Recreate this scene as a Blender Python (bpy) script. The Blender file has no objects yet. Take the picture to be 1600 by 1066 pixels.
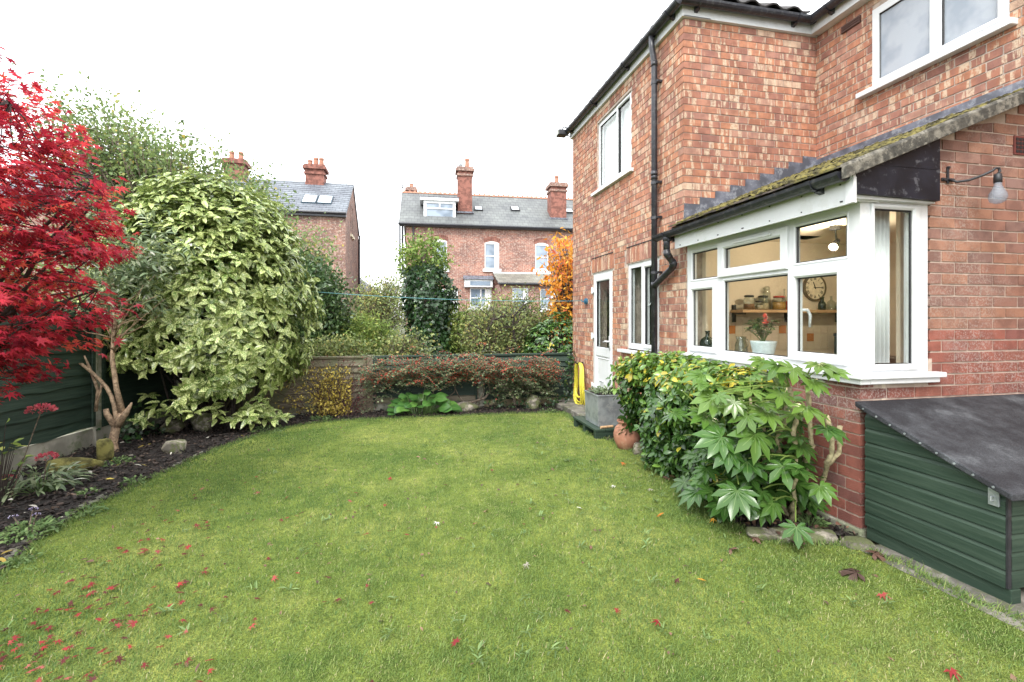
import bpy, bmesh, math, random
import numpy as np
from mathutils import Vector, Matrix

random.seed(11)
rng = np.random.default_rng(7)
R = math.radians
S = bpy.context.scene
C = S.collection

# ------------------------------------------------------------------ camera
EYE = Vector((0.0, 0.0, 1.40))
YAW = R(12.1886)
cd = bpy.data.cameras.new("camera")
cd.sensor_width = 36.0
cd.lens = 36.0 * 750.0 / 1600.0
cd.shift_y = -36.0 / 1600.0
cd.clip_start = 0.05
cd.clip_end = 2000.0
cam = bpy.data.objects.new("camera", cd)
cam.location = EYE
cam.rotation_euler = (R(90), 0, -YAW)
C.objects.link(cam)
S.camera = cam

# ------------------------------------------------------------------ sky, sun, exposure
SUN_EL, SUN_AZ = R(48), R(215)          # azimuth clockwise from +Y
w = bpy.data.worlds.new("World")
S.world = w
w.use_nodes = True
nt = w.node_tree
nt.nodes.clear()
sky = nt.nodes.new("ShaderNodeTexSky")
sky.sky_type = 'NISHITA'
sky.sun_disc = False
sky.sun_elevation = SUN_EL
sky.sun_rotation = SUN_AZ
sky.dust_density = 4.0
hs = nt.nodes.new("ShaderNodeHueSaturation")
hs.inputs['Saturation'].default_value = 0.25
mul = nt.nodes.new("ShaderNodeVectorMath")
mul.operation = 'SCALE'
mul.inputs['Scale'].default_value = 0.10
mx = nt.nodes.new("ShaderNodeMix")
mx.data_type = 'RGBA'
mx.inputs[0].default_value = 0.80
mx.inputs[7].default_value = (0.95, 0.98, 1.0, 1)
bg = nt.nodes.new("ShaderNodeBackground")
bg.inputs['Strength'].default_value = 1.0
out = nt.nodes.new("ShaderNodeOutputWorld")
nt.links.new(sky.outputs[0], hs.inputs['Color'])
nt.links.new(hs.outputs[0], mul.inputs[0])
nt.links.new(mul.outputs[0], mx.inputs[6])
nt.links.new(mx.outputs[2], bg.inputs['Color'])
nt.links.new(bg.outputs[0], out.inputs[0])

sd = bpy.data.lights.new("sun", 'SUN')
sd.energy = 0.9
sd.angle = R(22)
sd.color = (1.0, 0.96, 0.90)
sun = bpy.data.objects.new("sun", sd)
dirv = Vector((math.sin(SUN_AZ) * math.cos(SUN_EL), math.cos(SUN_AZ) * math.cos(SUN_EL), math.sin(SUN_EL)))
sun.rotation_euler = dirv.to_track_quat('Z', 'Y').to_euler()
C.objects.link(sun)

S.view_settings.view_transform = 'Standard'
S.view_settings.look = 'None'
S.view_settings.gamma = 1.0
S.view_settings.use_curve_mapping = False
S.view_settings.exposure = 1.86

# ------------------------------------------------------------------ helpers
ORG = {}


def gz(y):
    return -0.02 * (min(y, 9.0) - 2.6)


def link(o, parent=None):
    C.objects.link(o)
    if parent is not None:
        o.parent = parent
    return o


def tag(o, label=None, cat=None, group=None, kind=None):
    if label:
        o['label'] = label
    if cat:
        o['category'] = cat
    if group:
        o['group'] = group
    if kind:
        o['kind'] = kind
    return o


def thing(name, label, cat, loc=(0, 0, 0), group=None, rz=0.0):
    o = bpy.data.objects.new(name, None)
    o.empty_display_size = 0.1
    o.location = loc
    o.rotation_euler = (0, 0, rz)
    C.objects.link(o)
    tag(o, label, cat, group)
    ORG[o.name] = Vector((0, 0, 0)) if rz else Vector(loc)
    return o


class G:
    """collects polygons with a per-vertex colour attribute"""

    def __init__(self):
        self.v, self.f, self.c, self.mi = [], [], [], []

    def add(self, vs, fs, col=(0.5, 0.5, 0, 0), mi=0):
        b = len(self.v)
        self.v += [tuple(p) for p in vs]
        self.f += [tuple(i + b for i in q) for q in fs]
        self.c += [tuple(col)] * len(vs)
        self.mi += [mi] * len(fs)
        return self

    def box(self, x0, x1, y0, y1, z0, z1, col=(0.5, 0.5, 0, 0), mi=0):
        x0, x1 = min(x0, x1), max(x0, x1)
        y0, y1 = min(y0, y1), max(y0, y1)
        z0, z1 = min(z0, z1), max(z0, z1)
        vs = [(x0, y0, z0), (x1, y0, z0), (x1, y1, z0), (x0, y1, z0), (x0, y0, z1), (x1, y0, z1), (x1, y1, z1), (x0, y1, z1)]
        fs = [(0, 3, 2, 1), (4, 5, 6, 7), (0, 1, 5, 4), (1, 2, 6, 5), (2, 3, 7, 6), (3, 0, 4, 7)]
        return self.add(vs, fs, col, mi)

    def hexa(self, vs, col=(0.5, 0.5, 0, 0), mi=0):
        fs = [(0, 3, 2, 1), (4, 5, 6, 7), (0, 1, 5, 4), (1, 2, 6, 5), (2, 3, 7, 6), (3, 0, 4, 7)]
        return self.add(vs, fs, col, mi)

    def prism(self, poly, d, col=(0.5, 0.5, 0, 0), mi=0):
        """poly: planar list of points, d: extrusion vector"""
        n = len(poly)
        vs = [tuple(p) for p in poly] + [tuple(Vector(p) + Vector(d)) for p in poly]
        fs = [tuple(range(n))[::-1], tuple(range(n, 2 * n))]
        fs += [(i, (i + 1) % n, n + (i + 1) % n, n + i) for i in range(n)]
        return self.add(vs, fs, col, mi)

    def tube(self, pts, rad, n=6, col=(0.5, 0.5, 0, 0), cap=True, mi=0):
        pts = [Vector(p) for p in pts]
        if not hasattr(rad, '__len__'):
            rad = [rad] * len(pts)
        vs, fs = [], []
        t0 = (pts[1] - pts[0]).normalized()
        ref = Vector((0, 0, 1)) if abs(t0.z) < 0.9 else Vector((1, 0, 0))
        x = t0.cross(ref).normalized()
        for i, p in enumerate(pts):
            if i == 0:
                t = t0
            elif i == len(pts) - 1:
                t = (pts[i] - pts[i - 1]).normalized()
            else:
                t = (pts[i + 1] - pts[i - 1]).normalized()
            x = (x - t * x.dot(t))
            if x.length < 1e-5:
                x = t.orthogonal()
            x.normalize()
            y = t.cross(x)
            for k in range(n):
                a = 2 * math.pi * k / n
                vs.append(p + (x * math.cos(a) + y * math.sin(a)) * rad[i])
        for i in range(len(pts) - 1):
            for k in range(n):
                fs.append((i * n + k, i * n + (k + 1) % n, (i + 1) * n + (k + 1) % n, (i + 1) * n + k))
        if cap:
            fs.append(tuple(range(n))[::-1])
            fs.append(tuple(range((len(pts) - 1) * n, len(pts) * n)))
        return self.add(vs, fs, col, mi)

    def lathe(self, prof, c=(0, 0, 0), n=20, col=(0.5, 0.5, 0, 0), mi=0):
        vs, fs = [], []
        for r, z in prof:
            for k in range(n):
                a = 2 * math.pi * k / n
                vs.append((c[0] + r * math.cos(a), c[1] + r * math.sin(a), c[2] + z))
        for i in range(len(prof) - 1):
            for k in range(n):
                fs.append((i * n + k, i * n + (k + 1) % n, (i + 1) * n + (k + 1) % n, (i + 1) * n + k))
        fs.append(tuple(range(n))[::-1])
        fs.append(tuple(range((len(prof) - 1) * n, len(prof) * n)))
        return self.add(vs, fs, col, mi)

    def build(self, name, mats, parent=None, org=None, smooth=False, bevel=0.0, kind=None, label=None, cat=None, group=None):
        if org is None:
            org = ORG.get(parent.name, Vector((0, 0, 0))) if parent is not None else Vector((0, 0, 0))
        org = Vector(org)
        me = bpy.data.meshes.new(name)
        me.from_pydata([(p[0] - org.x, p[1] - org.y, p[2] - org.z) for p in self.v], [], self.f)
        a = me.attributes.new('col', 'FLOAT_COLOR', 'POINT')
        a.data.foreach_set('color', np.array(self.c, dtype=np.float32).ravel())
        if not isinstance(mats, (list, tuple)):
            mats = [mats]
        for m in mats:
            me.materials.append(m)
        me.polygons.foreach_set('material_index', self.mi)
        if smooth:
            me.polygons.foreach_set('use_smooth', [True] * len(me.polygons))
        me.update()
        o = bpy.data.objects.new(name, me)
        link(o, parent)
        if parent is None:
            o.location = org
        ORG[o.name] = org
        if bevel:
            md = o.modifiers.new('bevel', 'BEVEL')
            md.width = bevel
            md.segments = 2
            md.limit_method = 'ANGLE'
        tag(o, label, cat, group, kind)
        return o


# ---- node material helper
def new_mat(name):
    m = bpy.data.materials.new(name)
    m.use_nodes = True
    t = m.node_tree
    t.nodes.clear()
    o = t.nodes.new('ShaderNodeOutputMaterial')
    b = t.nodes.new('ShaderNodeBsdfPrincipled')
    t.links.new(b.outputs[0], o.inputs[0])
    return m, t, b, o


def N(t, typ, **kw):
    n = t.nodes.new(typ)
    for k, v in kw.items():
        if hasattr(n, k) and k not in n.inputs:
            setattr(n, k, v)
        else:
            n.inputs[k].default_value = v
    return n


def ramp(t, fac, stops, interp='LINEAR'):
    r = t.nodes.new('ShaderNodeValToRGB')
    r.color_ramp.interpolation = interp
    e = r.color_ramp.elements
    while len(e) < len(stops):
        e.new(0.5)
    for i, (p, c) in enumerate(stops):
        e[i].position = p
        e[i].color = (c[0], c[1], c[2], 1)
    t.links.new(fac, r.inputs[0])
    return r.outputs[0]


def mixc(t, fac, a, b, mode='MIX'):
    m = t.nodes.new('ShaderNodeMix')
    m.data_type = 'RGBA'
    m.blend_type = mode
    for sock, v in ((m.inputs[0], fac), (m.inputs[6], a), (m.inputs[7], b)):
        if isinstance(v, (int, float)):
            sock.default_value = v
        elif isinstance(v, tuple):
            sock.default_value = (v[0], v[1], v[2], 1)
        else:
            t.links.new(v, sock)
    return m.outputs[2]


def math_(t, op, a, b=0.0, clamp=False):
    m = t.nodes.new('ShaderNodeMath')
    m.operation = op
    m.use_clamp = clamp
    for sock, v in ((m.inputs[0], a), (m.inputs[1], b)):
        if isinstance(v, (int, float)):
            sock.default_value = v
        else:
            t.links.new(v, sock)
    return m.outputs[0]


def pos(t, scale=(1, 1, 1), obj=False):
    if obj:
        g = t.nodes.new('ShaderNodeTexCoord').outputs['Object']
    else:
        g = t.nodes.new('ShaderNodeNewGeometry').outputs['Position']
    m = t.nodes.new('ShaderNodeMapping')
    m.inputs['Scale'].default_value = scale
    t.links.new(g, m.inputs[0])
    return m.outputs[0]


def noise(t, vec, scale, detail=4.0, rough=0.55):
    n = t.nodes.new('ShaderNodeTexNoise')
    n.inputs['Scale'].default_value = scale
    n.inputs['Detail'].default_value = detail
    n.inputs['Roughness'].default_value = rough
    t.links.new(vec, n.inputs['Vector'])
    r = t.nodes.new('ShaderNodeMapRange')
    r.inputs[1].default_value = 0.29
    r.inputs[2].default_value = 0.71
    t.links.new(n.outputs[0], r.inputs[0])
    return r.outputs[0]


def bump(t, b, h, strength=0.3, dist=0.01):
    n = t.nodes.new('ShaderNodeBump')
    n.inputs['Strength'].default_value = strength
    n.inputs['Distance'].default_value = dist
    t.links.new(h, n.inputs['Height'])
    t.links.new(n.outputs[0], b.inputs['Normal'])


def attr(t):
    a = t.nodes.new('ShaderNodeAttribute')
    a.attribute_name = 'col'
    s = t.nodes.new('ShaderNodeSeparateColor')
    t.links.new(a.outputs['Color'], s.inputs[0])
    return s.outputs[0], s.outputs[1], s.outputs[2], a.outputs['Alpha']


def simple(name, col, rough=0.5, var=0.12, scale=8.0, metal=0.0, bmp=0.0, bscale=60.0, spec=0.5, dirt=None):
    m, t, b, o = new_mat(name)
    p = pos(t)
    n = noise(t, p, scale)
    lo = tuple(c * (1 - var) for c in col)
    hi = tuple(min(1, c * (1 + var)) for c in col)
    c = ramp(t, n, [(0.3, lo), (0.7, hi)])
    if dirt:
        n2 = noise(t, p, dirt[1], 6, 0.7)
        c = mixc(t, ramp(t, n2, [(dirt[2], (0, 0, 0)), (dirt[2] + 0.15, (dirt[3],) * 3)]), c, dirt[0])
    t.links.new(c, b.inputs['Base Color'])
    b.inputs['Roughness'].default_value = rough
    b.inputs['Metallic'].default_value = metal
    b.inputs['Specular IOR Level'].default_value = spec
    if bmp:
        bump(t, b, noise(t, p, bscale, 5), bmp, 0.005)
    return m


def leaf_mat(name, stops, trans=0.3, rough=0.45, spec=0.4, midrib=None, spots=None, under=None):
    m, t, b, o = new_mat(name)
    r, g, bl, al = attr(t)
    c = ramp(t, r, stops)
    if spots:
        p = pos(t)
        n = noise(t, p, spots[1], 2.0, 0.5)
        th = math_(t, 'ADD', n, math_(t, 'MULTIPLY', math_(t, 'SUBTRACT', g, 0.5), 0.22))
        f = ramp(t, th, [(spots[2], (0, 0, 0)), (spots[2] + 0.06, (1, 1, 1))])
        c = mixc(t, f, c, spots[0])
    if midrib:
        f = ramp(t, bl, [(0.0, (1, 1, 1)), (midrib[1], (0, 0, 0))])
        c = mixc(t, math_(t, 'MULTIPLY', f, midrib[2]), c, midrib[0])
    br = math_(t, 'ADD', math_(t, 'MULTIPLY', g, 0.6), 0.7)
    hsv = t.nodes.new('ShaderNodeHueSaturation')
    t.links.new(br, hsv.inputs['Value'])
    t.links.new(c, hsv.inputs['Color'])
    c = hsv.outputs[0]
    if under:
        gm = t.nodes.new('ShaderNodeNewGeometry')
        c = mixc(t, gm.outputs['Backfacing'], c, mixc(t, 0.6, c, under))
    t.links.new(c, b.inputs['Base Color'])
    b.inputs['Roughness'].default_value = rough
    b.inputs['Specular IOR Level'].default_value = spec
    tr = t.nodes.new('ShaderNodeBsdfTranslucent')
    t.links.new(c, tr.inputs[0])
    ms = t.nodes.new('ShaderNodeMixShader')
    ms.inputs[0].default_value = trans
    t.links.new(b.outputs[0], ms.inputs[1])
    t.links.new(tr.outputs[0], ms.inputs[2])
    t.links.new(ms.outputs[0], o.inputs[0])
    return m


def glass_mat(name, tint=(0.96, 0.98, 0.97), rough=0.0, gain=1.0):
    m, t, b, o = new_mat(name)
    t.nodes.remove(b)
    tr = t.nodes.new('ShaderNodeBsdfTransparent')
    tr.inputs[0].default_value = (*tint, 1)
    gl = t.nodes.new('ShaderNodeBsdfGlossy')
    gl.inputs['Roughness'].default_value = rough
    gm = t.nodes.new('ShaderNodeNewGeometry')
    dt = t.nodes.new('ShaderNodeVectorMath')
    dt.operation = 'DOT_PRODUCT'
    t.links.new(gm.outputs['Incoming'], dt.inputs[0])
    t.links.new(gm.outputs['Normal'], dt.inputs[1])
    k = math_(t, 'SUBTRACT', 1.0, math_(t, 'ABSOLUTE', dt.outputs['Value']), True)
    f = math_(t, 'ADD', math_(t, 'MULTIPLY', math_(t, 'POWER', k, 5.0), 0.96), 0.04)
    ms = t.nodes.new('ShaderNodeMixShader')
    t.links.new(math_(t, 'MULTIPLY', f, gain, True), ms.inputs[0])
    t.links.new(tr.outputs[0], ms.inputs[1])
    t.links.new(gl.outputs[0], ms.inputs[2])
    t.links.new(ms.outputs[0], o.inputs[0])
    return m


# ---- vectorised scatter
class Tm:
    """triangle template"""

    def __init__(self, v, f, b=None, a=None):
        self.v = np.array(v, dtype=np.float64)
        tri = []
        for q in f:
            for k in range(1, len(q) - 1):
                tri.append((q[0], q[k], q[k + 1]))
        self.f = np.array(tri, dtype=np.int64)
        self.b = np.zeros(len(v)) if b is None else np.array(b)
        self.a = self.v[:, 1] if a is None else np.array(a)


def blade_leaf(n=3, width=0.3, peak=0.45, fold=0.25, droop=0.25, tip=1.0):
    """pointed leaf along +y, length 1"""
    v, f, b = [(0, 0, 0)], [], [0.0]
    rows = []
    for i in range(1, n + 1):
        y = i / (n + 1)
        wd = width * 0.5 * (math.sin(math.pi * (y ** (math.log(0.5) / math.log(peak)))) ** 0.8)
        z = -droop * y * y
        k = len(v)
        v += [(0, y, z), (-wd, y, z + fold * wd), (wd, y, z + fold * wd)]
        b += [0.0, 1.0, 1.0]
        rows.append(k)
    k = len(v)
    v.append((0, tip, -droop * tip * tip))
    b.append(0.3)
    f += [(0, rows[0], rows[0] + 1), (0, rows[0] + 2, rows[0])]
    for i in range(n - 1):
        p, q = rows[i], rows[i + 1]
        f += [(p, q, q + 1, p + 1), (p, p + 2, q + 2, q)]
    f += [(rows[-1], k, rows[-1] + 1), (rows[-1], rows[-1] + 2, k)]
    return Tm(v, f, b)


def palm_leaf(lobes=7, spread=125, depth=0.35, lw=0.28, droop=0.3, centre=0.25, fold=0.15, base=0.36):
    """palmate leaf with pointed lobes, base at origin, pointing +y; overall size about 1"""
    v, f, b = [(0, centre, 0)], [], [0.0]
    ring = []
    for i in range(lobes):
        s = (i / (lobes - 1)) * 2 - 1
        a = R(spread) * s
        ln = (1.0 - 0.5 * abs(s) ** 1.4) * (1 - centre)
        d = (math.sin(a), math.cos(a))
        pz = (-d[1], d[0])

        def P(u, wd):
            x = d[0] * u * ln - d[1] * wd
            y = centre + d[1] * u * ln + d[0] * wd
            z = -droop * (x * x + (y - centre) ** 2) + fold * abs(wd)
            return (x, y, z)
        k = len(v)
        lwn = lw * ln
        v += [P(depth, -lwn * base), P(0.64, -lwn * 0.5), P(1.0, 0), P(0.64, lwn * 0.5), P(depth, lwn * base), P(0.62, 0)]
        b += [0.8, 1.0, 0.4, 1.0, 0.8, 0.0]
        # P uses +wd to the left of d; order them so neighbours join
        ring.append(k)
        f += [(0, k, k + 1, k + 5), (k + 5, k + 1, k + 2), (k + 5, k + 2, k + 3), (0, k + 5, k + 3, k + 4)]
    for i in range(lobes - 1):
        p, q = ring[i], ring[i + 1]
        f.append((0, p, q + 4))
    return Tm(v, f, b)


def star_leaf(lobes=7, spread=135, droop=0.35, valley=0.3):
    v, f, b = [(0, 0.22, 0)], [], [0.0]
    n = lobes
    out = []
    for i in range(n):
        s = (i / (n - 1)) * 2 - 1
        a = R(spread) * s
        ln = (1.0 - 0.55 * abs(s) ** 1.3) * 0.8
        x, y = math.sin(a) * ln, math.cos(a) * ln
        if i:
            am = R(spread) * (s - 1.0 / (n - 1))
            xv, yv = math.sin(am) * valley, math.cos(am) * valley
            out.append((xv, yv))
        out.append((x, y))
    for x, y in out:
        v.append((x, y + 0.22, -droop * (x * x + y * y) + 0.06))
        b.append(0.8)
    for k in range(1, len(out)):
        f.append((0, k + 1, k))
    return Tm(v, f, b)


def quad_leaf():
    return Tm([(0, 0, 0), (0.5, 0.5, 0.06), (0, 1, -0.1), (-0.5, 0.5, 0.06)], [(0, 1, 2, 3)], [0, 1, 0.5, 1])


class Sc:
    """arrays of placed leaves"""

    def __init__(self):
        self.P, self.A, self.Nn, self.S, self.W, self.Rr, self.Gg = [], [], [], [], [], [], []

    def put(self, P, A, Nn, S_, r=None, g=None, wid=1.0):
        M = len(P)
        self.P.append(np.asarray(P, float))
        self.A.append(np.asarray(A, float))
        self.Nn.append(np.broadcast_to(np.asarray(Nn, float), (M, 3)))
        self.S.append(np.broadcast_to(np.asarray(S_, float), (M,)))
        self.W.append(np.broadcast_to(np.asarray(wid, float), (M,)))
        self.Rr.append(rng.random(M) if r is None else np.broadcast_to(r, (M,)))
        self.Gg.append(rng.random(M) if g is None else np.broadcast_to(g, (M,)))

    def cat(self):
        return [np.concatenate(x) for x in (self.P, self.A, self.Nn, self.S, self.W, self.Rr, self.Gg)]


def unit(a):
    return a / np.maximum(np.linalg.norm(a, axis=-1, keepdims=True), 1e-9)


def frames(A, Nn):
    A = unit(A)
    X = np.cross(A, Nn)
    bad = np.linalg.norm(X, axis=1) < 1e-3
    if bad.any():
        X[bad] = np.cross(A[bad], np.array([0.31, 0.9, 0.3]))
    X = unit(X)
    Z = np.cross(X, A)
    return X, A, Z


def raw_mesh(name, V, T, col, mats, smooth=False):
    me = bpy.data.meshes.new(name)
    me.vertices.add(len(V))
    me.vertices.foreach_set('co', np.ascontiguousarray(V, dtype=np.float32).ravel())
    me.loops.add(T.size)
    me.loops.foreach_set('vertex_index', np.ascontiguousarray(T, dtype=np.int32).ravel())
    me.polygons.add(len(T))
    me.polygons.foreach_set('loop_start', np.arange(0, T.size, 3, dtype=np.int32))
    try:
        me.polygons.foreach_set('loop_total', np.full(len(T), 3, dtype=np.int32))
    except Exception:
        pass
    if smooth:
        me.polygons.foreach_set('use_smooth', np.ones(len(T), dtype=bool))
    me.update(calc_edges=True)
    a = me.attributes.new('col', 'FLOAT_COLOR', 'POINT')
    a.data.foreach_set('color', np.ascontiguousarray(col, dtype=np.float32).ravel())
    for m in (mats if isinstance(mats, (list, tuple)) else [mats]):
        me.materials.append(m)
    return me


def scatter(name, tm, arr, mat, parent=None, kind='stuff', smooth=False, label=None, cat=None, group=None, org=None):
    P, A, Nn, Sz, W, r, g = arr
    M, k = len(P), len(tm.v)
    X, Y, Z = frames(A, Nn)
    if org is None:
        org = ORG.get(parent.name, Vector((0, 0, 0))) if parent is not None else Vector((0, 0, 0))
    tv = tm.v
    V = (P - np.array(org))[:, None, :] + Sz[:, None, None] * (
        tv[None, :, 0:1] * X[:, None, :] * W[:, None, None] + tv[None, :, 1:2] * Y[:, None, :] + tv[None, :, 2:3] * Z[:, None, :])
    T = tm.f[None] + (np.arange(M) * k)[:, None, None]
    col = np.empty((M, k, 4))
    col[..., 0] = r[:, None]
    col[..., 1] = g[:, None]
    col[..., 2] = tm.b[None]
    col[..., 3] = tm.a[None]
    me = raw_mesh(name, V.reshape(-1, 3), T.reshape(-1, 3), col.reshape(-1, 4), mat, smooth)
    o = bpy.data.objects.new(name, me)
    link(o, parent)
    if parent is None:
        o.location = org
    ORG[o.name] = Vector(org)
    tag(o, label, cat, group, kind)
    return o


def leaf_parts(name, tm, arr, mat, parent, variants=8, smooth=True):
    """each leaf its own object, sharing a few meshes"""
    P, A, Nn, Sz, W, r, g = arr
    X, Y, Z = frames(A, Nn)
    org = np.array(ORG.get(parent.name, Vector((0, 0, 0))))
    order = np.argsort(r)
    mes = []
    for q in range(variants):
        idx = order[min(len(order) - 1, int((q + 0.5) / variants * len(order)))]
        col = np.stack([np.full(len(tm.v), r[idx]), np.full(len(tm.v), g[idx]), tm.b, tm.a], 1)
        mes.append(raw_mesh(name, tm.v, tm.f, col, mat, smooth))
    rank = np.empty(len(order), int)
    rank[order] = np.arange(len(order))
    for i in range(len(P)):
        me = mes[min(variants - 1, rank[i] * variants // len(order))]
        o = bpy.data.objects.new(name, me)
        s = Sz[i]
        x, y, z = X[i] * s * W[i], Y[i] * s, Z[i] * s
        p = P[i] - org
        C.objects.link(o)
        o.parent = parent
        o.matrix_local = Matrix(((x[0], y[0], z[0], p[0]), (x[1], y[1], z[1], p[1]), (x[2], y[2], z[2], p[2]), (0, 0, 0, 1)))


def split_leaves(arr, score, n):
    order = np.argsort(-score)
    a, b = order[:n], order[n:]
    return [x[a] for x in arr], [x[b] for x in arr]


def emit(parent, tm, sc, mat, n_parts=0, centre=None, low=None, leaf='leaf', rest='foliage', smooth=True):
    arr = sc.cat()
    if n_parts:
        to = unit(np.array([0, 0, 1.4]) - np.array(centre))
        s = (arr[0] - np.array(centre)) @ to + 0.15 * np.linalg.norm(arr[0] - np.array(centre), axis=1) + rng.random(len(arr[0])) * 0.1
        s += arr[3] * 3
        a, arr = split_leaves(arr, s, n_parts)
        leaf_parts(leaf, tm, a, mat, parent, smooth=smooth)
    if len(arr[0]):
        scatter(rest, low or tm, arr, mat, parent, smooth=smooth)


def rsphere(M):
    v = rng.normal(size=(M, 3))
    return unit(v)


def lumps(D, n=14, amp=0.16, k=10.0, seed=0):
    """smooth bumps over the sphere"""
    g = np.random.default_rng(seed)
    c = unit(g.normal(size=(n, 3)))
    a = g.uniform(-1, 1, n) * amp
    out = np.zeros(len(D))
    for ci, ai in zip(c, a):
        out += ai * np.exp(k * (D @ ci - 1))
    return 1 + out


def curve(p0, p1, bend, n=6, jit=0.0):
    p0, p1, bend = Vector(p0), Vector(p1), Vector(bend)
    o = []
    for i in range(n):
        t = i / (n - 1)
        p = p0.lerp(p1, t) + bend * (4 * t * (1 - t)) * 0.5
        if 0 < i < n - 1 and jit:
            p += Vector((random.uniform(-jit, jit), random.uniform(-jit, jit), random.uniform(-jit, jit)))
        o.append(p)
    return o


def holes_plate(g, u0, u1, z0, z1, holes, fn, col=(0.5, 0.5, 0, 0), mi=0):
    """plate with rectangular openings, fn(u0,u1,z0,z1) adds one piece"""
    us = sorted({u0, u1, *[min(max(h[k], u0), u1) for h in holes for k in (0, 1)]})
    zs = sorted({z0, z1, *[min(max(h[k], z0), z1) for h in holes for k in (2, 3)]})
    for j in range(len(zs) - 1):
        run = None
        for i in range(len(us) - 1):
            cu, cz = (us[i] + us[i + 1]) / 2, (zs[j] + zs[j + 1]) / 2
            solid = not any(h[0] < cu < h[1] and h[2] < cz < h[3] for h in holes)
            if solid:
                run = (run[0], us[i + 1]) if run else (us[i], us[i + 1])
            if run and (not solid or i == len(us) - 2):
                fn(run[0], run[1], zs[j], zs[j + 1])
                run = None


# ------------------------------------------------------------------ materials
def brick_mat(name, stops, band=None, frost=None):
    m, t, b, o = new_mat(name)
    r, g, bl, al = attr(t)
    c = ramp(t, r, stops)
    p = pos(t)
    n1 = noise(t, p, 9.0, 3)
    nw = noise(t, pos(t, (1, 1, 0.45)), 1.1, 5, 0.65)
    c = mixc(t, 0.45, c, ramp(t, nw, [(0.2, (0.36, 0.345, 0.34)), (0.8, (0.62, 0.62, 0.62))]), 'OVERLAY')
    c = mixc(t, 0.5, c, ramp(t, n1, [(0.3, (0.35, 0.33, 0.33)), (0.7, (0.66, 0.64, 0.62))]), 'OVERLAY')
    if band:
        sx = t.nodes.new('ShaderNodeSeparateXYZ')
        t.links.new(t.nodes.new('ShaderNodeNewGeometry').outputs['Position'], sx.inputs[0])
        al_ = math_(t, 'ADD', sx.outputs[0], sx.outputs[1])
        cx = t.nodes.new('ShaderNodeCombineXYZ')
        t.links.new(math_(t, 'MULTIPLY', al_, 19.0), cx.inputs[0])
        t.links.new(math_(t, 'MULTIPLY', sx.outputs[2], 1.6), cx.inputs[1])
        t.links.new(math_(t, 'MULTIPLY', g, 37.0), cx.inputs[2])
        nb = noise(t, cx.outputs[0], 1.0, 3, 0.6)
        f = ramp(t, nb, [(0.60, (0, 0, 0)), (0.68, (1, 1, 1))])
        nf = noise(t, p, 45.0, 4, 0.7)
        f2 = math_(t, 'MULTIPLY', f, ramp(t, nf, [(0.25, (0.2,) * 3), (0.55, (1,) * 3)]))
        c = mixc(t, math_(t, 'MULTIPLY', f2, 0.8), c, band)
        fd = ramp(t, nb, [(0.18, (1, 1, 1)), (0.34, (0, 0, 0))])
        c = mixc(t, math_(t, 'MULTIPLY', fd, 0.35), c, (0.22, 0.11, 0.095))
    if frost:
        nf = noise(t, p, 70.0, 5, 0.75)
        f = ramp(t, nf, [(0.52, (0, 0, 0)), (0.62, (1, 1, 1))])
        n3 = noise(t, p, 1.7, 3)
        f = math_(t, 'MULTIPLY', f, ramp(t, n3, [(0.45, (0.03,) * 3), (0.75, (0.5,) * 3)]))
        c = mixc(t, f, c, frost)
    t.links.new(c, b.inputs['Base Color'])
    b.inputs['Roughness'].default_value = 0.9
    b.inputs['Specular IOR Level'].default_value = 0.25
    bump(t, b, noise(t, p, 120.0, 5), 0.45, 0.004)
    return m


M = {}
M['brick_rustic'] = brick_mat('rustic_brick', [(0.0, (0.25, 0.125, 0.098)), (0.2, (0.30, 0.14, 0.10)), (0.45, (0.35, 0.158, 0.100)), (0.68, (0.385, 0.178, 0.106)), (0.85, (0.32, 0.165, 0.125)), (0.95, (0.37, 0.21, 0.155)), (1.0, (0.47, 0.35, 0.255))], band=(0.55, 0.44, 0.32))
M['brick_red'] = brick_mat('smooth_red_brick', [(0.0, (0.19, 0.080, 0.068)), (0.3, (0.225, 0.084, 0.066)), (0.7, (0.25, 0.09, 0.066)), (0.9, (0.27, 0.108, 0.08)), (1.0, (0.20, 0.105, 0.098))], frost=(0.42, 0.37, 0.34))
M['brick_buff'] = brick_mat('weathered_gable_brick', [(0.0, (0.185, 0.110, 0.092)), (0.25, (0.22, 0.118, 0.092)), (0.5, (0.25, 0.126, 0.092)), (0.75, (0.285, 0.148, 0.098)), (1.0, (0.20, 0.128, 0.115))], band=None, frost=(0.40, 0.34, 0.30))
M['mortar'] = simple('mortar', (0.40, 0.33, 0.28), 0.95, 0.15, 14, bmp=0.3)
M['mortar_pink'] = simple('pale_pink_mortar', (0.44, 0.355, 0.295), 0.95, 0.12, 14, bmp=0.3)
M['upvc'] = simple('white_upvc', (0.63, 0.645, 0.66), 0.32, 0.02, 3, dirt=((0.45, 0.46, 0.42), 5.0, 0.62, 0.25))
M['black_plastic'] = simple('black_plastic', (0.022, 0.023, 0.03), 0.35, 0.2, 10, dirt=((0.09, 0.09, 0.09), 22, 0.6, 0.5))
M['gasket'] = simple('black_gasket', (0.012, 0.012, 0.014), 0.5)
M['lead'] = simple('lead_flashing', (0.10, 0.105, 0.13), 0.55, 0.3, 7, dirt=((0.28, 0.29, 0.31), 14, 0.58, 0.5))
M['black_panel'] = simple('black_painted_panel', (0.010, 0.011, 0.017), 0.5, 0.3, 5, spec=0.25, dirt=((0.20, 0.20, 0.22), 13, 0.66, 0.28))
M['glass'] = glass_mat('window_glass')
M['glass_obscure'] = None
M['concrete'] = simple('concrete', (0.30, 0.29, 0.24), 0.95, 0.25, 3, bmp=0.4, bscale=90, dirt=((0.13, 0.16, 0.08), 4, 0.50, 0.7))
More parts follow.
